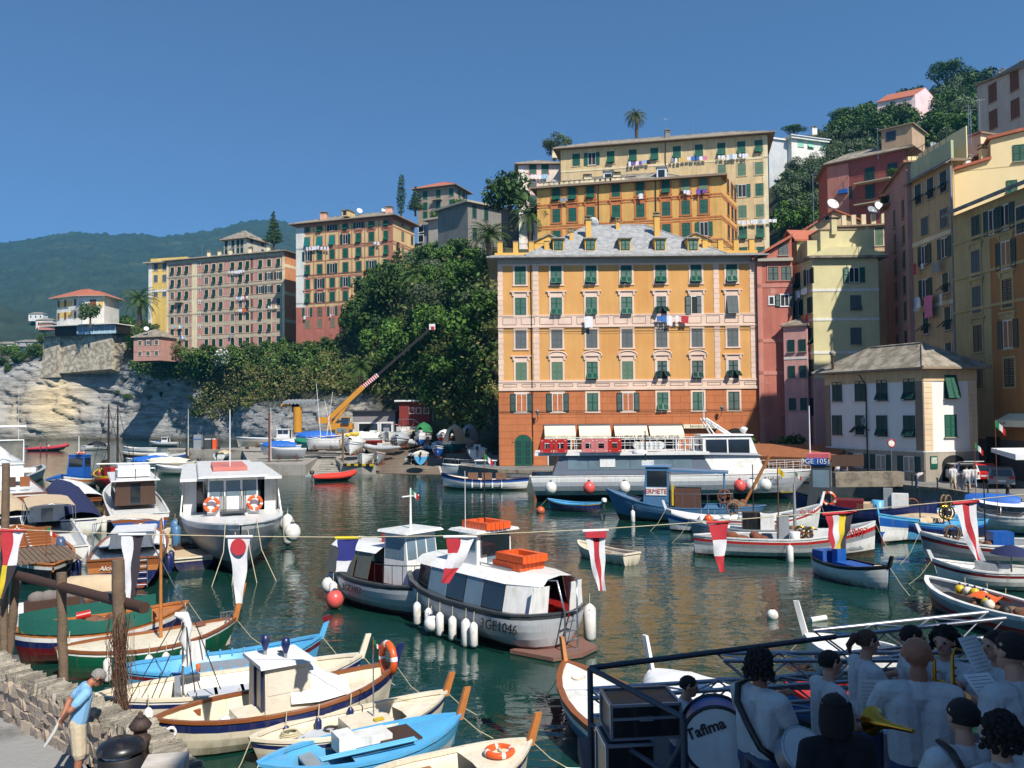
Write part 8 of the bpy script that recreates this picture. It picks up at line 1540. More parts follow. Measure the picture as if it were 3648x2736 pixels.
def car(label,p,rz,m,L=4.0,est=0,hatch=False):
 t=thing('parked_car',label,'car',p,rz,'cars parked on the quay');h=L/2;w=.83
 pr=[(-h,.35),(-h,.85),(-h+.1,.95),(-h+.55-.35*est,1.42),(-h+.9,1.48),(h-1.9,1.45),(h-1.15,.98),(h-.2,.8),(h,.6),(h,.3)]
 k=MB();rings=[[(x,y*(.86 if z>1.2 else 1),z)for x,z in pr]for y in(-w,w)];n=len(pr);k.add(rings[0]+rings[1],[tuple(range(n)),tuple(range(n,2*n))[::-1]]+[(i,(i+1)%n,(i+1)%n+n,i+n)for i in range(n)],m);k.build('body',t)
 for s in(-1,1):
  for x in(-h+.75,h-.8):MB().lathe([(.2,-.09),(.31,-.09),(.31,.09),(.2,.09)],RUBBER,14,M=Matrix.Translation((x,s*(w-.05),.31))@Matrix.Rotation(R(90),4,'X')).build('wheel',t)
  MB().hexa([(-h+.55,s*(w-.0),.98),(h-1.3,s*w,.98),(h-1.3,s*(w+.01),.98),(-h+.55,s*(w+.01),.98),(-h+.85,s*w*.87,1.4),(h-1.85,s*w*.87,1.4),(h-1.85,s*(w*.87+.02),1.4),(-h+.85,s*(w*.87+.02),1.4)],GLASS).build('window',t);MB().bb((-h-.03,min(s*.5,s*.78),.72),(-h+.02,max(s*.5,s*.78),.92),RED).build('tail_light',t)
 MB().hexa([(-h+.06,-.68,.98),(-h+.1,-.68,.96),(-h+.1,.68,.96),(-h+.06,.68,.98),(-h+.48-.35*est,-.6,1.38),(-h+.54-.35*est,-.6,1.38),(-h+.54-.35*est,.6,1.38),(-h+.48-.35*est,.6,1.38)],GLASS).build('rear_window',t);MB().bb((-h-.02,-.26,.52),(-h+.01,.26,.64),W_).build('number_plate',t)
 if hatch:MB().hexa([(-h-.9,-.75,1.75),(-h+.7,-.75,1.5),(-h+.7,.75,1.5),(-h-.9,.75,1.75),(-h-.9,-.75,1.8),(-h+.7,-.75,1.58),(-h+.7,.75,1.58),(-h-.9,.75,1.8)],W_).build('tailgate',t)
car('silver estate car seen from behind at the right edge of the quay',onz(3565,1733,1.2),R(62),paint('silver',(150,154,156),metal=.3),4.4,1);car('bright red hatchback parked behind the silver estate car',onz(3500,1715,1.2),R(66),paint('car_red',(214,24,28)),3.9);car('white van with its tailgate raised in front of the archway',onz(3410,1715,1.2),R(85),W_,4.2,1,True)
p=at(3648,1615,60);tag(MB().hexa([(p.x-1.2,59,p.z-.4),(p.x+3,59,p.z-.4),(p.x+3,62,p.z),(p.x-1.2,62,p.z),(p.x-1.2,59,p.z),(p.x+3,59,p.z),(p.x+3,62,p.z+.3),(p.x-1.2,62,p.z+.3)],CANVW).build('sun_canopy'),'white market canopy edge in the shade at the right border','canopy')
for px,py,D,s,lab in((2640,1600,86,1.5,'dark bush at the right foot of the orange house'),(2700,1570,92,1.4,'dark bush below the red quay house'),(2800,1590,85,1.5,'dark bush in front of the pink base')):plant('shrub',at(px,py+30,D),s,lab,'shrub')
for px,py,D,h_,lab in((1717,985,141,5.5,'street lamp standing among the trees left of the orange house roof'),(1543,1500,136,9,'pale lamp post beside the red boatyard hut')):
 p=at(px,py,D);t=thing('street_lamp',lab,'street lamp',p);MB().tube([(0,0,-3),(0,0,h_)],.07,GREY,6).build('pole',t);MB().lathe([(.1,h_),(.3,h_+.1),(.34,h_+.25),(.1,h_+.38)],GLASSB,10).build('lamp_head',t)
for i in range(4):
 p=onz((3250,3340,3450,3520)[i],(1737,1752,1766,1778)[i],1.3);k=MB();k.tube([(0,0,0),(0,0,.85)],.05,IRON,6);k.ell((0,0,.9),.08,IRON,8,5);o=tag(k.build('chain_post'),'low black iron post with a knob along the town quay edge','post','iron posts along the quay edge');o.location=p
SKIN=mat('skin',(214,158,128),.6,.05,8);SKT=mat('skin_tanned',(172,112,82),.6,.05,8);HAIRD=mat('hair_dark',(38,28,24),.8,.3,30,bump=.6,bs=60);HAIRG=mat('hair_grey',(150,146,140),.8,.35,40,bump=.6,bs=60);HAIRB=mat('hair_brown',(92,66,46),.8,.3,30,bump=.6,bs=60)
SHW=mat('shirt_white',(212,210,206),.9,.1,6,bump=.5,bs=9);SHB=mat('shirt_pale_blue',(136,186,224),.9,.06,6);KH=mat('khaki',(206,190,160),.95,.12,8,bump=.3,bs=12);JN=mat('denim',(70,88,120),.95,.15,8);DKC=mat('cloth_black',(30,30,34),.95,.1,6);SHOE=mat('shoe',(90,76,64),.8,.1);EYE=mat('eye_dark',(40,30,28),.3,0)
ARM={'down':((.0,.145,.63),(.04,.15,.49)),'behind':((-.09,.15,.66),(-.12,.025,.545)),'play':((.07,.165,.66),(.21,.06,.735)),'up':((.15,.13,.69),(.27,.02,.74)),'low':((.05,.16,.64),(.19,.1,.6)),'hip':((-.02,.19,.66),(.06,.13,.55))}
def person(label,p,rz,h=1.74,arms=('down','down'),top=SHW,legs=JN,skin=SKIN,hair=('short',HAIRD),lean=0,nod=0,yaw=0,shorts=False,walk=0,vox=.011,group=None,sleeve=.6,sun=False,strap=''):
 S=[]
 def cap(a,b,ra,rb,m,sm=0):S.append((Vector(a)*h,Vector(b)*h,ra*h,rb*h,m))
 def ln(v):
  v=Vector(v);d=v-Vector((0,0,.53));return Vector((0,0,.53))+Matrix.Rotation(lean,3,'Y')@d
 for s in(-1,1):
  hip,kn,an=Vector((0,s*.05,.52)),Vector((.015+s*walk*.09,s*.055,.285)),Vector((s*walk*.16-.01-(.05 if s*walk<0 else 0),s*.058,.045+(.03 if s*walk<0 else 0)))
  if shorts:cap(hip,kn,.066,.058,legs);cap(kn,an,.034,.022,skin)
  else:cap(hip,kn,.062,.046,legs);cap(kn,an,.045,.034,legs)
  cap(an+Vector((-.015,0,-.025)),an+Vector((.09,s*.012,-.032)),.024,.019,SHOE)
  cap(ln((0,s*.042,.56)),ln((0,s*.06,.76)),.072,.064,top);cap((0,s*.045,.5),(0,s*.042,.555),.07,.07,legs)
  sh=ln((0,s*.115,.79));e,w=ARM[arms[0 if s>0 else 1]];e,w=ln((e[0],s*e[1],e[2])),ln((w[0],s*w[1],w[2]))
  cap(ln((0,s*.05,.79)),sh,.05,.044,top);cap(sh,sh.lerp(e,sleeve),.043,.04,top);cap(sh,e,.031,.026,skin);cap(e,w,.026,.018,skin)
  d=(w-e).normalized();u=Vector((0,-s,0));u=(u-d*u.dot(d)).normalized();v=d.cross(u);cap(w,w+d*.03,.02,.02,skin)
  for i in range(4):o=w+d*.035+u*(.018-.012*i);q1=o+d*(.03-.004*abs(i-1.3));cap(o,q1,.0062,.0058,skin);cap(q1,q1+(d*.6+Vector((0,0,-.7))).normalized()*.02,.0056,.005,skin)
  cap(w+d*.01+u*.02,w+d*.035+u*.042,.007,.0055,skin)
 nk,hd=ln((0,0,.835)),ln((.02,0,.925));hd=nk+Matrix.Rotation(nod,3,'Y')@(hd-nk);cap(ln((0,0,.79)),nk+(hd-nk)*.4,.036,.032,skin);cap(ln((0,0,.785)),ln((.0,0,.81)),.055,.043,top)
 Hm=Matrix.Translation(hd)@Matrix.Rotation(yaw,4,'Z')@Matrix.Rotation(nod+lean*.6,4,'Y');hp=lambda x,y,z:Hm@Vector((x,y,z))
 cap(hp(-.008,0,.018),hp(.005,0,.012),.056,.05,skin);cap(hp(.012,0,-.02),hp(.024,0,-.04),.038,.027,skin);cap(hp(.05,0,.008),hp(.06,0,-.012),.006,.01,skin)
 for s in(-1,1):cap(hp(-.004,s*.05,-.002),hp(-.006,s*.051,.012),.011,.009,skin);cap(hp(.047,s*.02,.008),hp(.047,s*.021,.008),.0075,.0075,EYE)
 cap(hp(.046,-.012,-.033),hp(.046,.012,-.033),.006,.006,mat('lips',(176,96,86),.5))
 mb=MB()
 for a,b,ra,rb,m in S:
  n=10;d=(b-a);d=d.normalized()if d.length>1e-6 else Vector((0,0,1));pts=[a-d*ra*.97,a-d*ra*.7,a,b,b+d*rb*.7,b+d*rb*.97];mb.tube(pts,[ra*.24,ra*.71,ra,rb,rb*.71,rb*.24],m,n)
 o=bpy.data.objects.new('person',mb.mesh('person'));col.objects.link(o);md=o.modifiers.new('r','REMESH');md.mode='VOXEL';md.voxel_size=vox;md.use_smooth_shade=True;sm=o.modifiers.new('s','SMOOTH');sm.iterations=2;sm.factor=.5
 dg=bpy.context.evaluated_depsgraph_get();me=bpy.data.meshes.new_from_object(o.evaluated_get(dg));old=o.data;o.modifiers.clear();o.data=me;bpy.data.meshes.remove(old);me.name='person'
 nf=len(me.polygons);Cn=np.zeros(nf*3,dtype=np.float32);me.polygons.foreach_get('center',Cn);Cn=Cn.reshape(-1,3);best=np.full(nf,9e9);mi=np.zeros(nf,dtype=np.int32);mats=[]
 for a,b,ra,rb,m in S:
  if m not in mats:mats.append(m)
  A_,d=np.array(a),np.array(b-a);L2=max(float(d@d),1e-9);tt=np.clip(((Cn-A_)@d)/L2,0,1);ds=np.linalg.norm(Cn-A_-tt[:,None]*d,axis=1)-(ra+(rb-ra)*tt);k=ds<best;best[k]=ds[k];mi[k]=mats.index(m)
 me.materials.clear();[me.materials.append(m)for m in mats];me.polygons.foreach_set('material_index',mi);me.polygons.foreach_set('use_smooth',np.ones(nf,dtype=bool));me.update()
 o.location=p;o.rotation_euler.z=rz;tag(o,label,'person',group)
 st,hm=hair;Hh=Matrix.Scale(h,4)@Hm;k=MB()
 if st!='bald':
  vis=[]
  for i in range(9):
   ph=R(-28+i*14.6);r_=[]
   for j in range(16):
    a=2*math.pi*j/16;front=math.cos(a);z=math.sin(max(ph,R(-26)if front<.2 else R(8)if front<.75 else R(24)));c_=math.sqrt(max(1-z*z,0));q=1+.05*math.sin(j*5+i*3)
    r_.append((-.01+.062*q*c_*front,.0545*q*c_*math.sin(a),.017+.058*z))
   vis.append(r_)
  k.loft(vis,hm,M=Hh)
  if st=='curly':[k.ell((-.015+.06*math.cos(i*2.4)*(1-(i/150)**3)**.5+random.uniform(-.008,.008),.066*math.sin(i*2.4)*(1-(i/150)**3)**.5+random.uniform(-.008,.008),-.045+.125*i/150),(.0125,.0125,.012),hm,5,4,M=Hh)for i in range(150)if math.cos(i*2.4)<.3 or i>95]
  if st in('long','bob'):k.loft([[(-.02+r_*math.cos(a),r_*1.05*math.sin(a),z)for a in[R(75+21*j)for j in range(11)]]for r_,z in((.058,.04),(.064,0),(.066,-.05),(.058,-.085 if st=='bob' else-.16))],hm,closed=False,M=Hh)
  if st=='bun':k.ell((-.075,0,.03),(.028,.026,.028),hm,8,6,M=Hh);k.tube([(-.085,0,.03),(-.11,0,-.01),(-.105,0,-.06)],[.018,.02,.004],hm,6,M=Hh)
  k.build('hair',o)
 for sg in({'diag':(1,),'x':(1,-1)}.get(strap,())):MB().tube([Vector(q)*h for q in((.03,sg*.085,.845),(-.045,sg*.085,.835),(-.082,sg*.06,.77),(-.088,sg*.0,.69),(-.086,-sg*.07,.6),(-.03,-sg*.125,.545))],.017*h,BLACK,6,flat=.4).build('strap',o)
 if sun:s_=MB();s_.tube([(-.0,-.056,.01),(.05,-.045,.012),(.058,0,.012),(.05,.045,.012),(0,.056,.01)],.006,BLACK,5,M=Hh);s_.build('sunglasses',o)
 return o
P_=lambda px,py,D:at(px,py,D)
for px,py,kw,lab in((2985,1712,dict(rz=R(120),shorts=True,legs=JN,arms=('down','up')),'man with a small rucksack reading the board under the pergola'),(3010,1706,dict(rz=R(60),shorts=True,top=DKC,h=1.5),'short person in black beside the man at the board'),(3262,1712,dict(rz=R(75),top=mat('coral',(206,120,100)),h=1.75),'man in a cap and coral shirt with a red bag by the white house'),(3282,1710,dict(rz=R(70),h=1.6,hair=('long',HAIRB)),'woman in a white and green top beside the red bag'),(3265,1738,dict(rz=R(0),lean=R(60),h=1.6),'person in white bending down at the quay edge'),(3396,1746,dict(rz=R(80),shorts=True,legs=KH,walk=.6,h=1.82),'man in a white T-shirt and pale shorts walking along the quay'),(3419,1722,dict(rz=R(95),top=mat('purple_print',(84,66,150)),legs=DKC),'person in a purple printed shirt at the raised tailgate'),(3446,1748,dict(rz=R(85),shorts=True,legs=GREY,walk=.6,h=1.78),'man in a white T-shirt and grey shorts walking, right of the bin'),(3470,1738,dict(rz=R(75),legs=mat('jeans_pale',(150,172,198)),walk=.5,top=SHW,h=1.65,hair=('bob',HAIRB)),'person in pale jeans walking beside the red car')):
 person(lab,onz(px,py,1.2),kw.pop('rz'),vox=.028,group='people on the town quay',**kw)
MB_=MB().ell((0,0,0),(.16,.2,.26),RED,10,7);tag(link('shoulder_bag',MB_.mesh('shoulder_bag'),None,loc=onz(3263,1712,1.2)+Vector((0,-.22,1.05))),'red shoulder bag on the man in a cap by the white house','bag')
for dx,lab,m in((-1.4,'bare chested person steering the red inflatable off the headland',SKT),(-.2,'second person riding in the red inflatable off the headland',DKC)):q=onz(170,1606,.35);person(lab,(q.x+dx,q.y,.35),R(8),h=1.7,vox=.05,top=m)
mp=Vector((-6.5,12.65,1.7));man=person('grey haired man in a pale blue polo shirt leaning over the stone wall',mp,R(28),h=1.78,arms=('behind','behind'),top=SHB,legs=KH,skin=SKT,hair=('short',HAIRG),lean=R(13),nod=R(38),shorts=True,sun=True,vox=.01)
tag(MB().tube([(0,0,.1),(-.08,-.02,-.08),(-.2,-.06,-.28)],[.02,.028,.02],mat('paper',(206,204,198),.9,.1),7).build('newspaper'),'rolled newspaper held behind the back of the man at the wall','newspaper').location=mp+Matrix.Rotation(R(28),3,'Z')@Vector((-.22,0,.93))
GY=3.4
def mus(px,py,D,label,rz,head=.925,**kw):
 q=at(px,py,D);h=kw.pop('h',(q.z-GY)/head);off=Vector((0,0,0));return person(label,(q.x,q.y,q.z-h*head),R(rz),h=h,**kw)
mus(2416,2440,8.2,'smiling boy leaning his arms on the bass drum',-15,h=1.42,arms=('up','up'),lean=R(8))
mus(2704,2375,7.0,'man with bushy dark curls and a black strap across his white shirt',35,arms=('play','low'),hair=('curly',HAIRD),skin=SKT,strap='diag')
mus(2948,2365,7.4,'dark haired boy in profile between the curly man and the woman',10,arms=('low','low'),h=1.6)
mus(3080,2290,8.0,'woman with tied back hair facing right in the band',5,arms=('play','play'),hair=('bun',HAIRB))
mus(3240,2275,8.0,'man in sunglasses with short dark hair in the band',-20,arms=('play','play'),sun=True)
mus(3272,2342,6.5,'tall bald man in a loose white shirt seen from behind',75,hair=('bald',HAIRD),arms=('play','play'),skin=SKT,yaw=R(-25))
mus(3370,2285,7.8,'smiling woman with long dark curls holding a saxophone',-140,arms=('play','play'),hair=('curly',HAIRD))
mus(2978,2540,5.7,'person with a dark bob and a black top seen from behind',95,top=DKC,hair=('bob',HAIRD),h=1.66)
mus(3440,2565,5.3,'short haired man with dark braces over his white shirt seen from behind',95,hair=('short',HAIRD),h=1.72,arms=('low','low'),strap='x')
mus(3572,2620,4.9,'person with thick dark hair at the lower right corner',110,hair=('curly',HAIRD),h=1.66)
mus(3622,2330,6.2,'large man in white cut by the right edge of the picture',110,hair=('short',HAIRD))
mus(3560,2300,7.4,'musician in white with an outstretched arm at the right',185,arms=('up','up'))
SW=[Vector((-13.6,20.2,0)),Vector((-9.75,15.85,0)),Vector((-7.0,13.7,0)),Vector((-5.6,12.55,0)),Vector((-4.35,10.9,0))]
t=thing('stone_wall','low dry stone parapet wall capped with upright slate slabs along the walkway','wall',SW[2]+Vector((0,0,1.7)));CAPM=mat('slate_cap',(166,158,142),.95,.35,7,bump=.9,bs=26,rnd=.4);STM=mat('wall_stone',(124,114,98),.95,.35,7,bump=1,bs=22,rnd=.45)
VA=[MB().box((0,0,0),(1,1,1),CAPM).mesh('slab')for _ in range(1)]+[]
def jit(m,amt):me=m.copy();[setattr(v,'co',v.co+Vector((random.uniform(-amt,amt),random.uniform(-amt,amt),random.uniform(-amt,amt))))for v in me.vertices];return me
caps=[jit(VA[0],.12)for _ in range(6)];stn=MB().box((0,0,0),(.98,1,.98),STM).mesh('stone');stns=[jit(stn,.17)for _ in range(8)]
core=MB();wi=Matrix.Translation(-t.location)
for i in range(len(SW)-1):
 a,c=SW[i],SW[i+1];L_=(c-a).length;d=(c-a)/L_;n=Vector((-d.y,d.x,0));n=n if n.dot(Vector((1,.6,0)))>0 else-n;rz=math.atan2(d.y,d.x)
 core.hexa([a+Vector((0,0,1.2))+n*.04,c+Vector((0,0,1.2))+n*.04,c+n*.42+Vector((0,0,-.3)),a+n*.42+Vector((0,0,-.3)),a+Vector((0,0,2.38))+n*.04,c+Vector((0,0,2.38))+n*.04,c+n*.4+Vector((0,0,2.38)),a+n*.4+Vector((0,0,2.38))],mat('mortar',(112,102,90),.95,.3,5,bump=.8,bs=14))
 u=0
 while u<L_:
  w_=random.uniform(.035,.08);o=link('slab',random.choice(caps),t,M=wi@Matrix.Translation(a+d*u+n*random.uniform(.17,.23)+Vector((0,0,2.44+random.uniform(-.04,.04))))@Matrix.Rotation(rz+random.uniform(-.1,.1),4,'Z')@Matrix.Rotation(random.uniform(-.25,.05),4,'Y')@Matrix.Diagonal((w_,random.uniform(.34,.48),random.uniform(.13,.22),1)));u+=w_*.95
 for r_ in range(4):
  u=random.uniform(0,.15)
  while u<L_:w_=random.uniform(.12,.3);link('stone',random.choice(stns),t,M=wi@Matrix.Translation(a+d*(u+w_/2)+n*.05+Vector((0,0,1.77+r_*.175)))@Matrix.Rotation(rz,4,'Z')@Matrix.Diagonal((w_*.98,random.uniform(.14,.24),random.uniform(.17,.21),1)));u+=w_
core.build('wall_core',t,world=True)
def wpost(px,ptop,pbot,D,r,label,cat='post'):
 a,c=at(px[1],pbot,D),at(px[0],ptop,D);k=MB();n=7;k.tube([a.lerp(c,i/n)+Vector((random.uniform(-.01,.01),0,0))-a for i in range(n+1)],[r*random.uniform(.93,1.07)for _ in range(n+1)],OLDWOOD,9);o=tag(k.build('wooden_post'),label,cat);o.location=a;return o
main=wpost((420,434),1995,2620,13.9,.1,'thick weathered post draped with netting in front of the boats');wpost((218,226),2040,2450,15.6,.085,'second weathered post carrying the log rail');wpost((20,14),1650,2360,17.0,.075,'tall thin post at the left edge');wpost((62,30),2040,2340,17.2,.085,'short post at the left end of the log rail')
a,c=at(48,2045,17.0),at(515,2165,13.6);k=MB();k.tube([a.lerp(c,i/6)-a for i in range(7)],[.085,.09,.08,.09,.085,.09,.095],DWOOD,9);tag(k.build('log_rail'),'dark log rail lashed across the three weathered posts','rail').location=a
p=at(428,2180,13.72);k=MB()
for i in range(60):
 x,z=random.uniform(-.16,.22),-random.random()*.3;l_=random.uniform(.4,1.75);k.tube([(x,random.uniform(-.1,.06),z),(x+random.uniform(-.08,.08),-.1,z-l_*.4),(x+random.uniform(-.12,.14),-.04,z-l_*.75),(x+random.uniform(-.12,.14),-.06,z-l_)],.0045,(NET,DWOOD,NET,DWOOD)[i%4],3,caps=False)
o=k.build('fishing_net');o.location=p;tag(o,'tangled fishing net hanging from the thick weathered post','net')
p=onz(432,2800,1.7);p=at(432,2690,11.3);t=thing('litter_bin','black domed litter bin at the foot of the stone wall','bin',(p.x,p.y,1.7));zt=p.z-1.7
k=MB();k.lathe([(.27,0),(.29,zt),(.27,zt+.02)],IRON,18);k.build('body',t);k=MB();k.lathe([(.31,zt+.07),(.31,zt+.1),(.27,zt+.16),(.17,zt+.21),(.02,zt+.23)],BLACK,20);k.build('lid',t);[MB().bb((x-.02,-.02,zt-.05),(x+.02,.02,zt+.12),IRON).build('lid_support',t)for x in(-.27,.27)];k=MB();k.ell((0,-.12,zt+.02),(.2,.14,.08),CANVW,9,5);k.build('bin_bag',t)
p=at(500,2600,11.9);t=thing('iron_bollard','rusty ribbed iron finial on the end of the wall by the bin','bollard',p);k=MB();k.lathe([(.1,-.5),(.1,-.2),(.14,-.15),(.14,-.1),(.09,-.08),(.09,0),(.13,.02),(.15,.06),(.11,.13),(.05,.18),(.03,.2),(.035,.23),(.0,.27)],mat('bollard_rust',(84,66,60),.7,.3,8,metal=.4),14);k.build('cap',t);k=MB();[k.tube([(.145*math.cos(a),.145*math.sin(a),.06),(.05*math.cos(a),.05*math.sin(a),.185)],.012,IRON,4)for a in[i*math.pi/8 for i in range(16)]];k.build('rib',t)
tag(MB().box((0,0,0),(.5,.4,.2),mat('kerb_stone',(196,188,176),.9,.2,4),rz=.2).build('wall_end_stone'),'pale stone slab end of the wall at the bottom edge','stone').location=at(590,2732,10.9)
PT=[(-120,1868,17),(40,1886,16.6),(430,1902,16.4),(850,1911,16.4),(1235,1914,16.4),(1640,1908,16.2),(2120,1886,16),(2560,1856,15.8),(3000,1822,15.5),(3450,1782,15),(3760,1750,14.6)]
rope=[at(*q)for q in PT];k=MB();k.tube([v-rope[0]for v in rope],.009,ROPE,5);o=tag(k.build('pennant_line'),'thin pale rope strung across the harbour carrying the pennants','rope');o.location=rope[0]
PR,PW_,PY,PK_,PN=[mat('pennant_'+n,c,.9,.06,5,bump=.15,bs=8)for n,c in(('red',(200,56,66)),('white',(236,236,238)),('yellow',(232,206,50)),('black',(62,56,64)),('navy',(48,54,130)))]
def pennant(label,px,py,D,w,h,cols,wt=.36,rows=1,sway=0,tilt=0,tip=None):
 p=at(px,py,D);t=thing('pennant',label,'pennant',p,0,'signal pennants on the line');MB().tube([(-w*.62,0,tilt*-w),(w*.62,0,tilt*w)],.028,cols[0][0]if tip is None else tip,8).build('heading',t);NR=10
 for r_ in range(rows):
  cs=cols[r_];n=len(cs)
  for i,m in enumerate(cs):
   rr=[]
   for j in range(NR+1):
    v=(r_+j/NR)/rows;ww=w*(1-(1-wt)*v);row=[]
    for e in(0,.5,1):u=(i+e)/n-.5;row.append((u*ww+sway*v**1.6*w+.012*math.sin(v*11+u*5),.03*math.sin(v*8+u*6),-.03-v*h+u*tilt*2*w*(1-v)))
    rr.append(row)
   k=MB();k.loft(rr,m,closed=False);k.build('panel',t)
 return t
pennant('quartered red white yellow and black pennant at the left edge',45,1890,16.6,.42,1.3,[[PR,PW_],[PY,PK_]],.3,2,-.55,tip=PR);pennant('pennant half white and half black near the netted post',472,1904,16.4,.42,1.25,[[PW_,PK_]],.34,sway=-.1,tip=PW_)
t=pennant('white pennant with a red disc',852,1912,16.4,.42,1.25,[[PW_]],.3,sway=0,tip=PW_);k=MB();k.prism([(.15*math.cos(a),.16*math.sin(a))for a in[i*math.pi/12 for i in range(24)]],0,.01,PR,M=Matrix.Translation((0,-.045,-.19))@Matrix.Rotation(R(90),4,'X'));k.build('disc',t)
pennant('navy blue pennant with a yellow heading and white tip',1240,1916,16.4,.4,.62,[[PN],[PN],[PW_]],.55,3,-.35,tip=PY);t=pennant('red and white pennant blown into a curl',1640,1912,16.2,.52,.85,[[PR,PW_],[PW_,PW_],[PR,PR]],.3,3,-.6,tip=PW_)
t=pennant('white pennant with a red T shape',2122,1890,16,.4,1.1,[[PW_,PR,PW_]],.34,sway=.25,tilt=.02,tip=PW_);MB().bb((-.2,-.05,-.13),(.2,-.02,-.02),PR).build('crossbar',t);pennant('pennant in red white and red bands',2560,1860,15.8,.36,.9,[[PR],[PW_],[PR]],.26,3,.1,.03,tip=PR);pennant('pennant in red white yellow and black diagonals',2990,1828,15.5,.5,.62,[[PR,PW_,PY,PK_]],.5,sway=-.1,tilt=.04,tip=PR);pennant('white pennant with a red centre stripe at the right',3440,1790,15,.38,1.0,[[PW_,PR,PW_]],.4,sway=.6,tilt=.05,tip=PR)
DST=mat('railing_grey',(74,80,88),.55,.1,metal=.3)
def bars(name,label,cat,segs,w,m=DST,part='bar'):
 o0=Vector(segs[0][0]);t=thing(name,label,cat,o0)
 for a,c in segs:a,c=Vector(a),Vector(c);k=MB();k.tube([a-o0,c-o0],w*.7,m,4);k.build(part,t)
 return t
Q=lambda px,D,z:Vector((xat(px,D),D,z))
c0,c1,c2=Q(2090,8.0,3.4),Q(2418,6.7,3.4),Q(2960,9.0,3.4);u=Vector((0,0,1))
bars('stage_railing','dark steel corner railing at the left end of the stage','railing',[(c0,c0+u*1.37),(c1,c1+u*1.37),(c0+u*1.37,c1+u*1.37),(c0+u*.85,c1+u*.85),(c0+u*.4,c1+u*.4),(c1+u*.05+Vector((-.42,.55,0)),c1+u*1.2),(c0+u*1.37,c2+u*1.37)],.04)
d0,d1=Q(2640,5.9,3.4),Q(3000,5.0,3.4);bars('stage_railing','dark steel railing at the bottom edge in front of the curly man','railing',[(d0,d0+u*1.4),(d0+u*1.4,d1+u*1.25),(d0+u*.9,d1+u*.8)],.04)
def truss(label,a,c,s=.3):
 a,c=Vector(a),Vector(c);d=(c-a);L_=d.length;d/=L_;n=Vector((-d.y,d.x,0));t=thing('lighting_truss',label,'truss',a,0,'aluminium trusses on the stage')
 ch=[Vector((0,0,0)),n*s,u*s,n*s+u*s];[MB().tube([q,q+d*L_],.026,ALU,8).build('chord',t)for q in ch];N_=int(L_/.36)
 for i in range(N_):p,q=d*(L_*i/N_),d*(L_*(i+1)/N_);k=MB();e=i%2;[k.tube([(p if e else q)+x,(q if e else p)+y],.011,ALU,5)for x,y in((ch[0],ch[2]),(ch[1],ch[3]),(ch[0],ch[1]),(ch[2],ch[3]))];k.build('brace',t)
truss('lowest aluminium truss lying behind the bass drum',Q(2100,9.3,3.75),Q(3700,9.7,3.9));truss('upper aluminium truss lying on the others behind the band',Q(2925,9.6,4.3),Q(3560,9.9,4.42));truss('middle aluminium truss behind the boy in profile',Q(2560,9.5,4.08),Q(3800,9.6,4.02))
def case(label,p,sz,rz):
 t=thing('flight_case',label,'flight case',p,rz);MB().box((0,0,sz[2]/2),sz,BLACK).build('body',t);x,y,z=sz[0]/2,sz[1]/2,sz[2];k=MB();[k.bb((sx*x-.012,sy*y-.012,0),(sx*x+.012,sy*y+.012,z),ALU)for sx in(-1,1)for sy in(-1,1)];[k.bb((-x,sy*y-.012,zz-.012),(x,sy*y+.012,zz+.012),ALU)for sy in(-1,1)for zz in(.012,z*.62,z)];[k.bb((sx*x-.012,-y,zz-.012),(sx*x+.012,y,zz+.012),ALU)for sx in(-1,1)for zz in(.012,z)];k.build('edge_trim',t);MB().bb((-.06,-y-.02,z*.55),(.06,-y,z*.68),ALU).build('latch',t)
case('wide black flight case with metal edges on top of the others',at(2280,2600,7.7),(.62,.45,.3),.1);case('tall black flight case standing under the wide one',(at(2225,2600,7.6).x,7.6,3.4),(.42,.45,at(2280,2600,7.7).z-3.41),.1);case('low black flight case beside the bass drum',(at(2420,2600,7.6).x,7.7,3.4),(.5,.45,.45),0)
p=at(2556,2640,7.4);t=thing('bass_drum','white headed bass drum lettered Tafima standing on the stage','drum',p,R(-10));Md=Matrix.Rotation(R(90),4,'X');MB().lathe([(.29,-.3),(.29,.0)],paint('drum_shell',(60,96,160)),32,M=Md).build('shell',t);MB().lathe([(.285,.0),(.285,.012)],mat('drum_head',(232,230,224),.5,.03),32,M=Md).build('head',t);[MB().torus((0,yy,0),.295,.018,BLACK,'y',32,6).build('hoop',t)for yy in(-.005,.3)];MB().lathe([(.0,.0125),(.14,.0125),(.14,.015)],W_,28,M=Matrix.Translation((.08,0,-.07))@Md).build('patch',t);text('Tafima',.13,INK,t,M=Matrix.Translation((-.1,-.02,.1))@Matrix.Rotation(R(-22),4,'Y')@Matrix.Rotation(R(90),4,'X'),ext=.002,bold=.004)
p=at(2870,2680,6.6);t=thing('snare_drum','shallow drum with a pale head beside the curly haired man','drum',p,.4);Ms=Matrix.Rotation(R(50),4,'X');MB().lathe([(.19,-.14),(.19,0)],ALU,24,M=Ms).build('shell',t);MB().lathe([(.188,0),(.188,.01)],mat('drum_head',()),24,M=Ms).build('head',t);MB().torus((0,0,0),.195,.012,ALU,'z',24,6,M=Ms).build('hoop',t)
def horn(label,p,rz,name='trombone_horn'):
 t=thing(name,label,'horn',p,rz);MB().lathe([(.1,.0),(.07,.03),(.04,.09),(.022,.2),(.014,.4)],BRASS,24,M=Matrix.Rotation(R(80),4,'X')).build('bell',t);MB().tube([(0,.4,.06),(.02,.5,.0),(.05,.4,-.1),(.02,.25,-.1),(0,.4,-.02)],.014,BRASS,7).build('tubing',t)
horn('brass horn bell facing us beside the person in black',at(3110,2568,5.95),R(15))
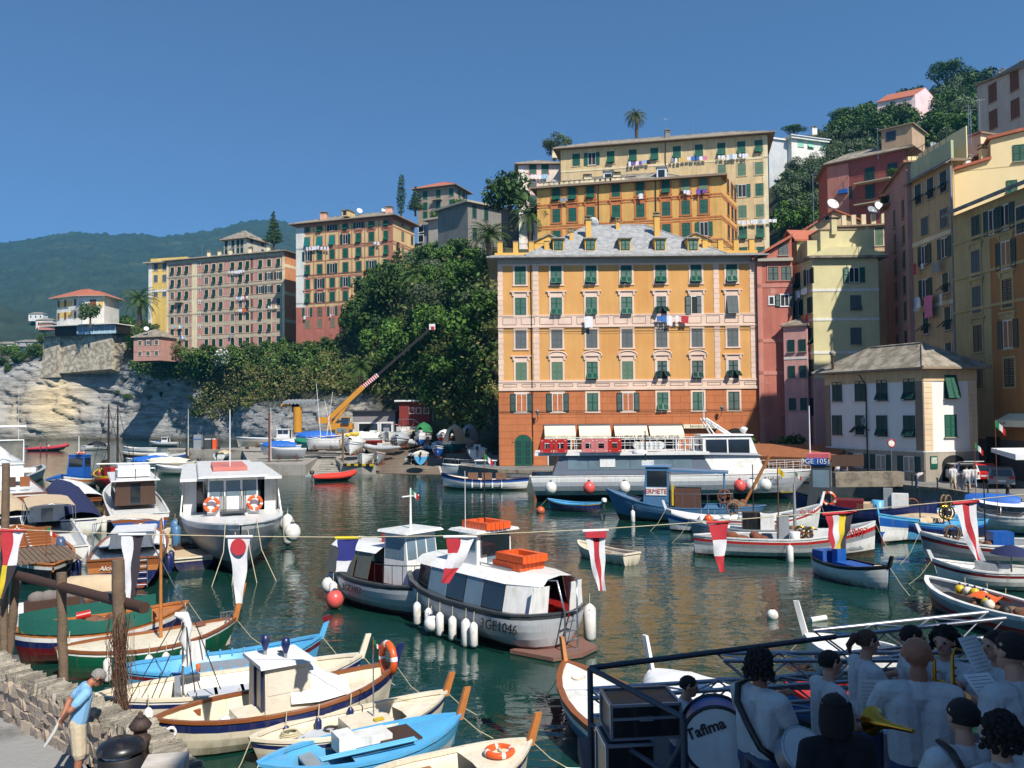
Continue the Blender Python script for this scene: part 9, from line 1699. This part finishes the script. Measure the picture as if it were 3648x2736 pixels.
def sax(label,p,rz):
 t=thing('saxophone',label,'saxophone',p,rz);MB().tube([(0,.16,.22),(0,.04,.26),(0,0,.2),(0,.0,-.35),(0,-.06,-.45),(0,-.13,-.36),(0,-.16,-.12),(0,-.2,-.02)],[.008,.01,.013,.026,.034,.04,.055,.08],BRASS,12).build('body',t);k=MB();[k.lathe([(.018,0),(.018,.012)],BRASS,8,(.025,-.01,.1-i*.07))for i in range(6)];k.build('key',t);MB().tube([(0,.16,.22),(0,.22,.2)],.011,BLACK,7).build('mouthpiece',t)
sax('golden saxophone held by the smiling woman with long curls',at(3395,2420,7.35),R(-60));sax('golden saxophone hanging in front of the bald man',at(3330,2440,6.9),R(40))
for px,py,D,rx,rz,lab in((3112,2490,6.9,R(80),-.1,'white music sheet propped between the woman and the bald man'),(3478,2335,6.6,R(60),.5,'white music sheet held up at the right of the band'),(3520,2460,6.3,R(35),.2,'white music sheet lying on a stand at the right')):
 t=thing('music_sheet',lab,'sheet music',at(px,py,D),rz);k=MB();k.box((0,0,0),(.22,.3,.004),W_,rx=rx);k.build('paper',t);k=MB();M_=Matrix.Rotation(rx,4,'X');[k.bb((-.09,-.12+i*.03,.003),(.09,-.118+i*.03,.0045),INK,M=M_)for i in range(9)];k.build('printed_line',t)
BUCK=[paint('bucket_'+n,c)for n,c in(('blue',(40,110,190)),('black',(40,40,42)),('orange',(226,110,50)))]
for i,b in enumerate(FLEET):
 if b.L>9.5:continue
 dist=b.root.location.y
 if dist<75 and i%3!=2:
  t=(.72,-.62,.5)[i%3];z=b.sh(t)-.06 if i%2 else b.floor+.06;k=MB();[k.torus((X(b,t),b.hb(t)*.1,z+j*.035),.2-.02*j,.022,ROPE if i%4 else NET,'z',12,5)for j in range(3)];k.tube([(X(b,t)+.2,0,z),(X(b,t+.1),-.12,z+.02),(X(b,t+.16),.05,z+.03)],.016,ROPE,4);k.build('rope_coil',b.root)
 if dist<60 and i%4==1:MB().lathe([(.1,0),(.14,.26),(.13,.26),(.1,.03)],BUCK[i%3],12,(X(b,-.2),b.hb(-.2)*.35,b.floor)).build('bucket',b.root)
 if dist<60 and i%5==2:MB().tube([(X(b,-.45),-b.hb(0)*.4,b.sh(0)+.02),(X(b,.4),-b.hb(0)*.55,b.sh(0)+.05)],.022,PLANK,5).build('oar',b.root)
 if b.root.location.z<.3 and b.dbl and dist<65:
  k=MB();x=b.h*.99;k.tube([(x,0,b.sh(1)),(x+.5,.1,b.sh(1)*.35),(x+1.1,.15,-.15)],.012,ROPE,4);k.build('mooring_rope',b.root)
for i,(b,u,lab)in enumerate(zip(FLEET[:9],(.97,.9,.95,.8,.72,.5,.45,.12,.3),('cream launch with the canvas cabin','small cream boat with a navy stripe','light blue boat with a brown deck panel','cream boat with the orange lifebuoy','white launch with a grey interior','long light blue boat','green sailing boat','dark red boat with a green cloth','launch with brown seats'))):
 a=wpos(b,-b.h*.98,0,b.sh(-1));j=u*(len(SW)-1.001);c=SW[int(j)].lerp(SW[int(j)+1],j%1)+Vector((.25,.25,1.9));k=MB();k.tube([(a.lerp(c,q)-a)-Vector((0,0,.5*math.sin(math.pi*q)))for q in(0,.2,.4,.6,.8,1)],.011,ROPE,4);tag(k.build('mooring_rope'),'slack mooring rope from the '+lab,'rope').location=a
CAB=mat('cable_black',(40,38,38),.8,0)
for f_,rows_ in((ob.F,(7.1,15.9)),(pk.F,(33.4,40.1,43.5)),(yh.F,(33.2,39.8,46.2))):
 for zz in rows_:k=MB();k.tube([(f_.L*q/8,-.16,zz-.12*math.sin(q*math.pi))for q in range(9)],.022,CAB,4);k.tube([(f_.L*q/16,-.16,zz-.1-.2*math.sin(q/16*math.pi))for q in range(17)],.016,CAB,4);f_.part('cable',k)
hz=bpy.data.materials.new('haze_air');hz.use_nodes=True;hn=hz.node_tree;hn.nodes.remove(hn.nodes['Principled BSDF'])
pv=hn.nodes.new('ShaderNodeVolumePrincipled');pv.inputs['Color'].default_value=(.06,.58,1.0,1);pv.inputs['Density'].default_value=.00015;pv.inputs['Anisotropy'].default_value=.2
hn.links.new(pv.outputs[0],hn.nodes['Material Output'].inputs['Volume'])
haze=link('haze',MB().bb((-2700,-120,-8),(2700,3200,560),hz).mesh('haze'));haze['kind']='stuff'
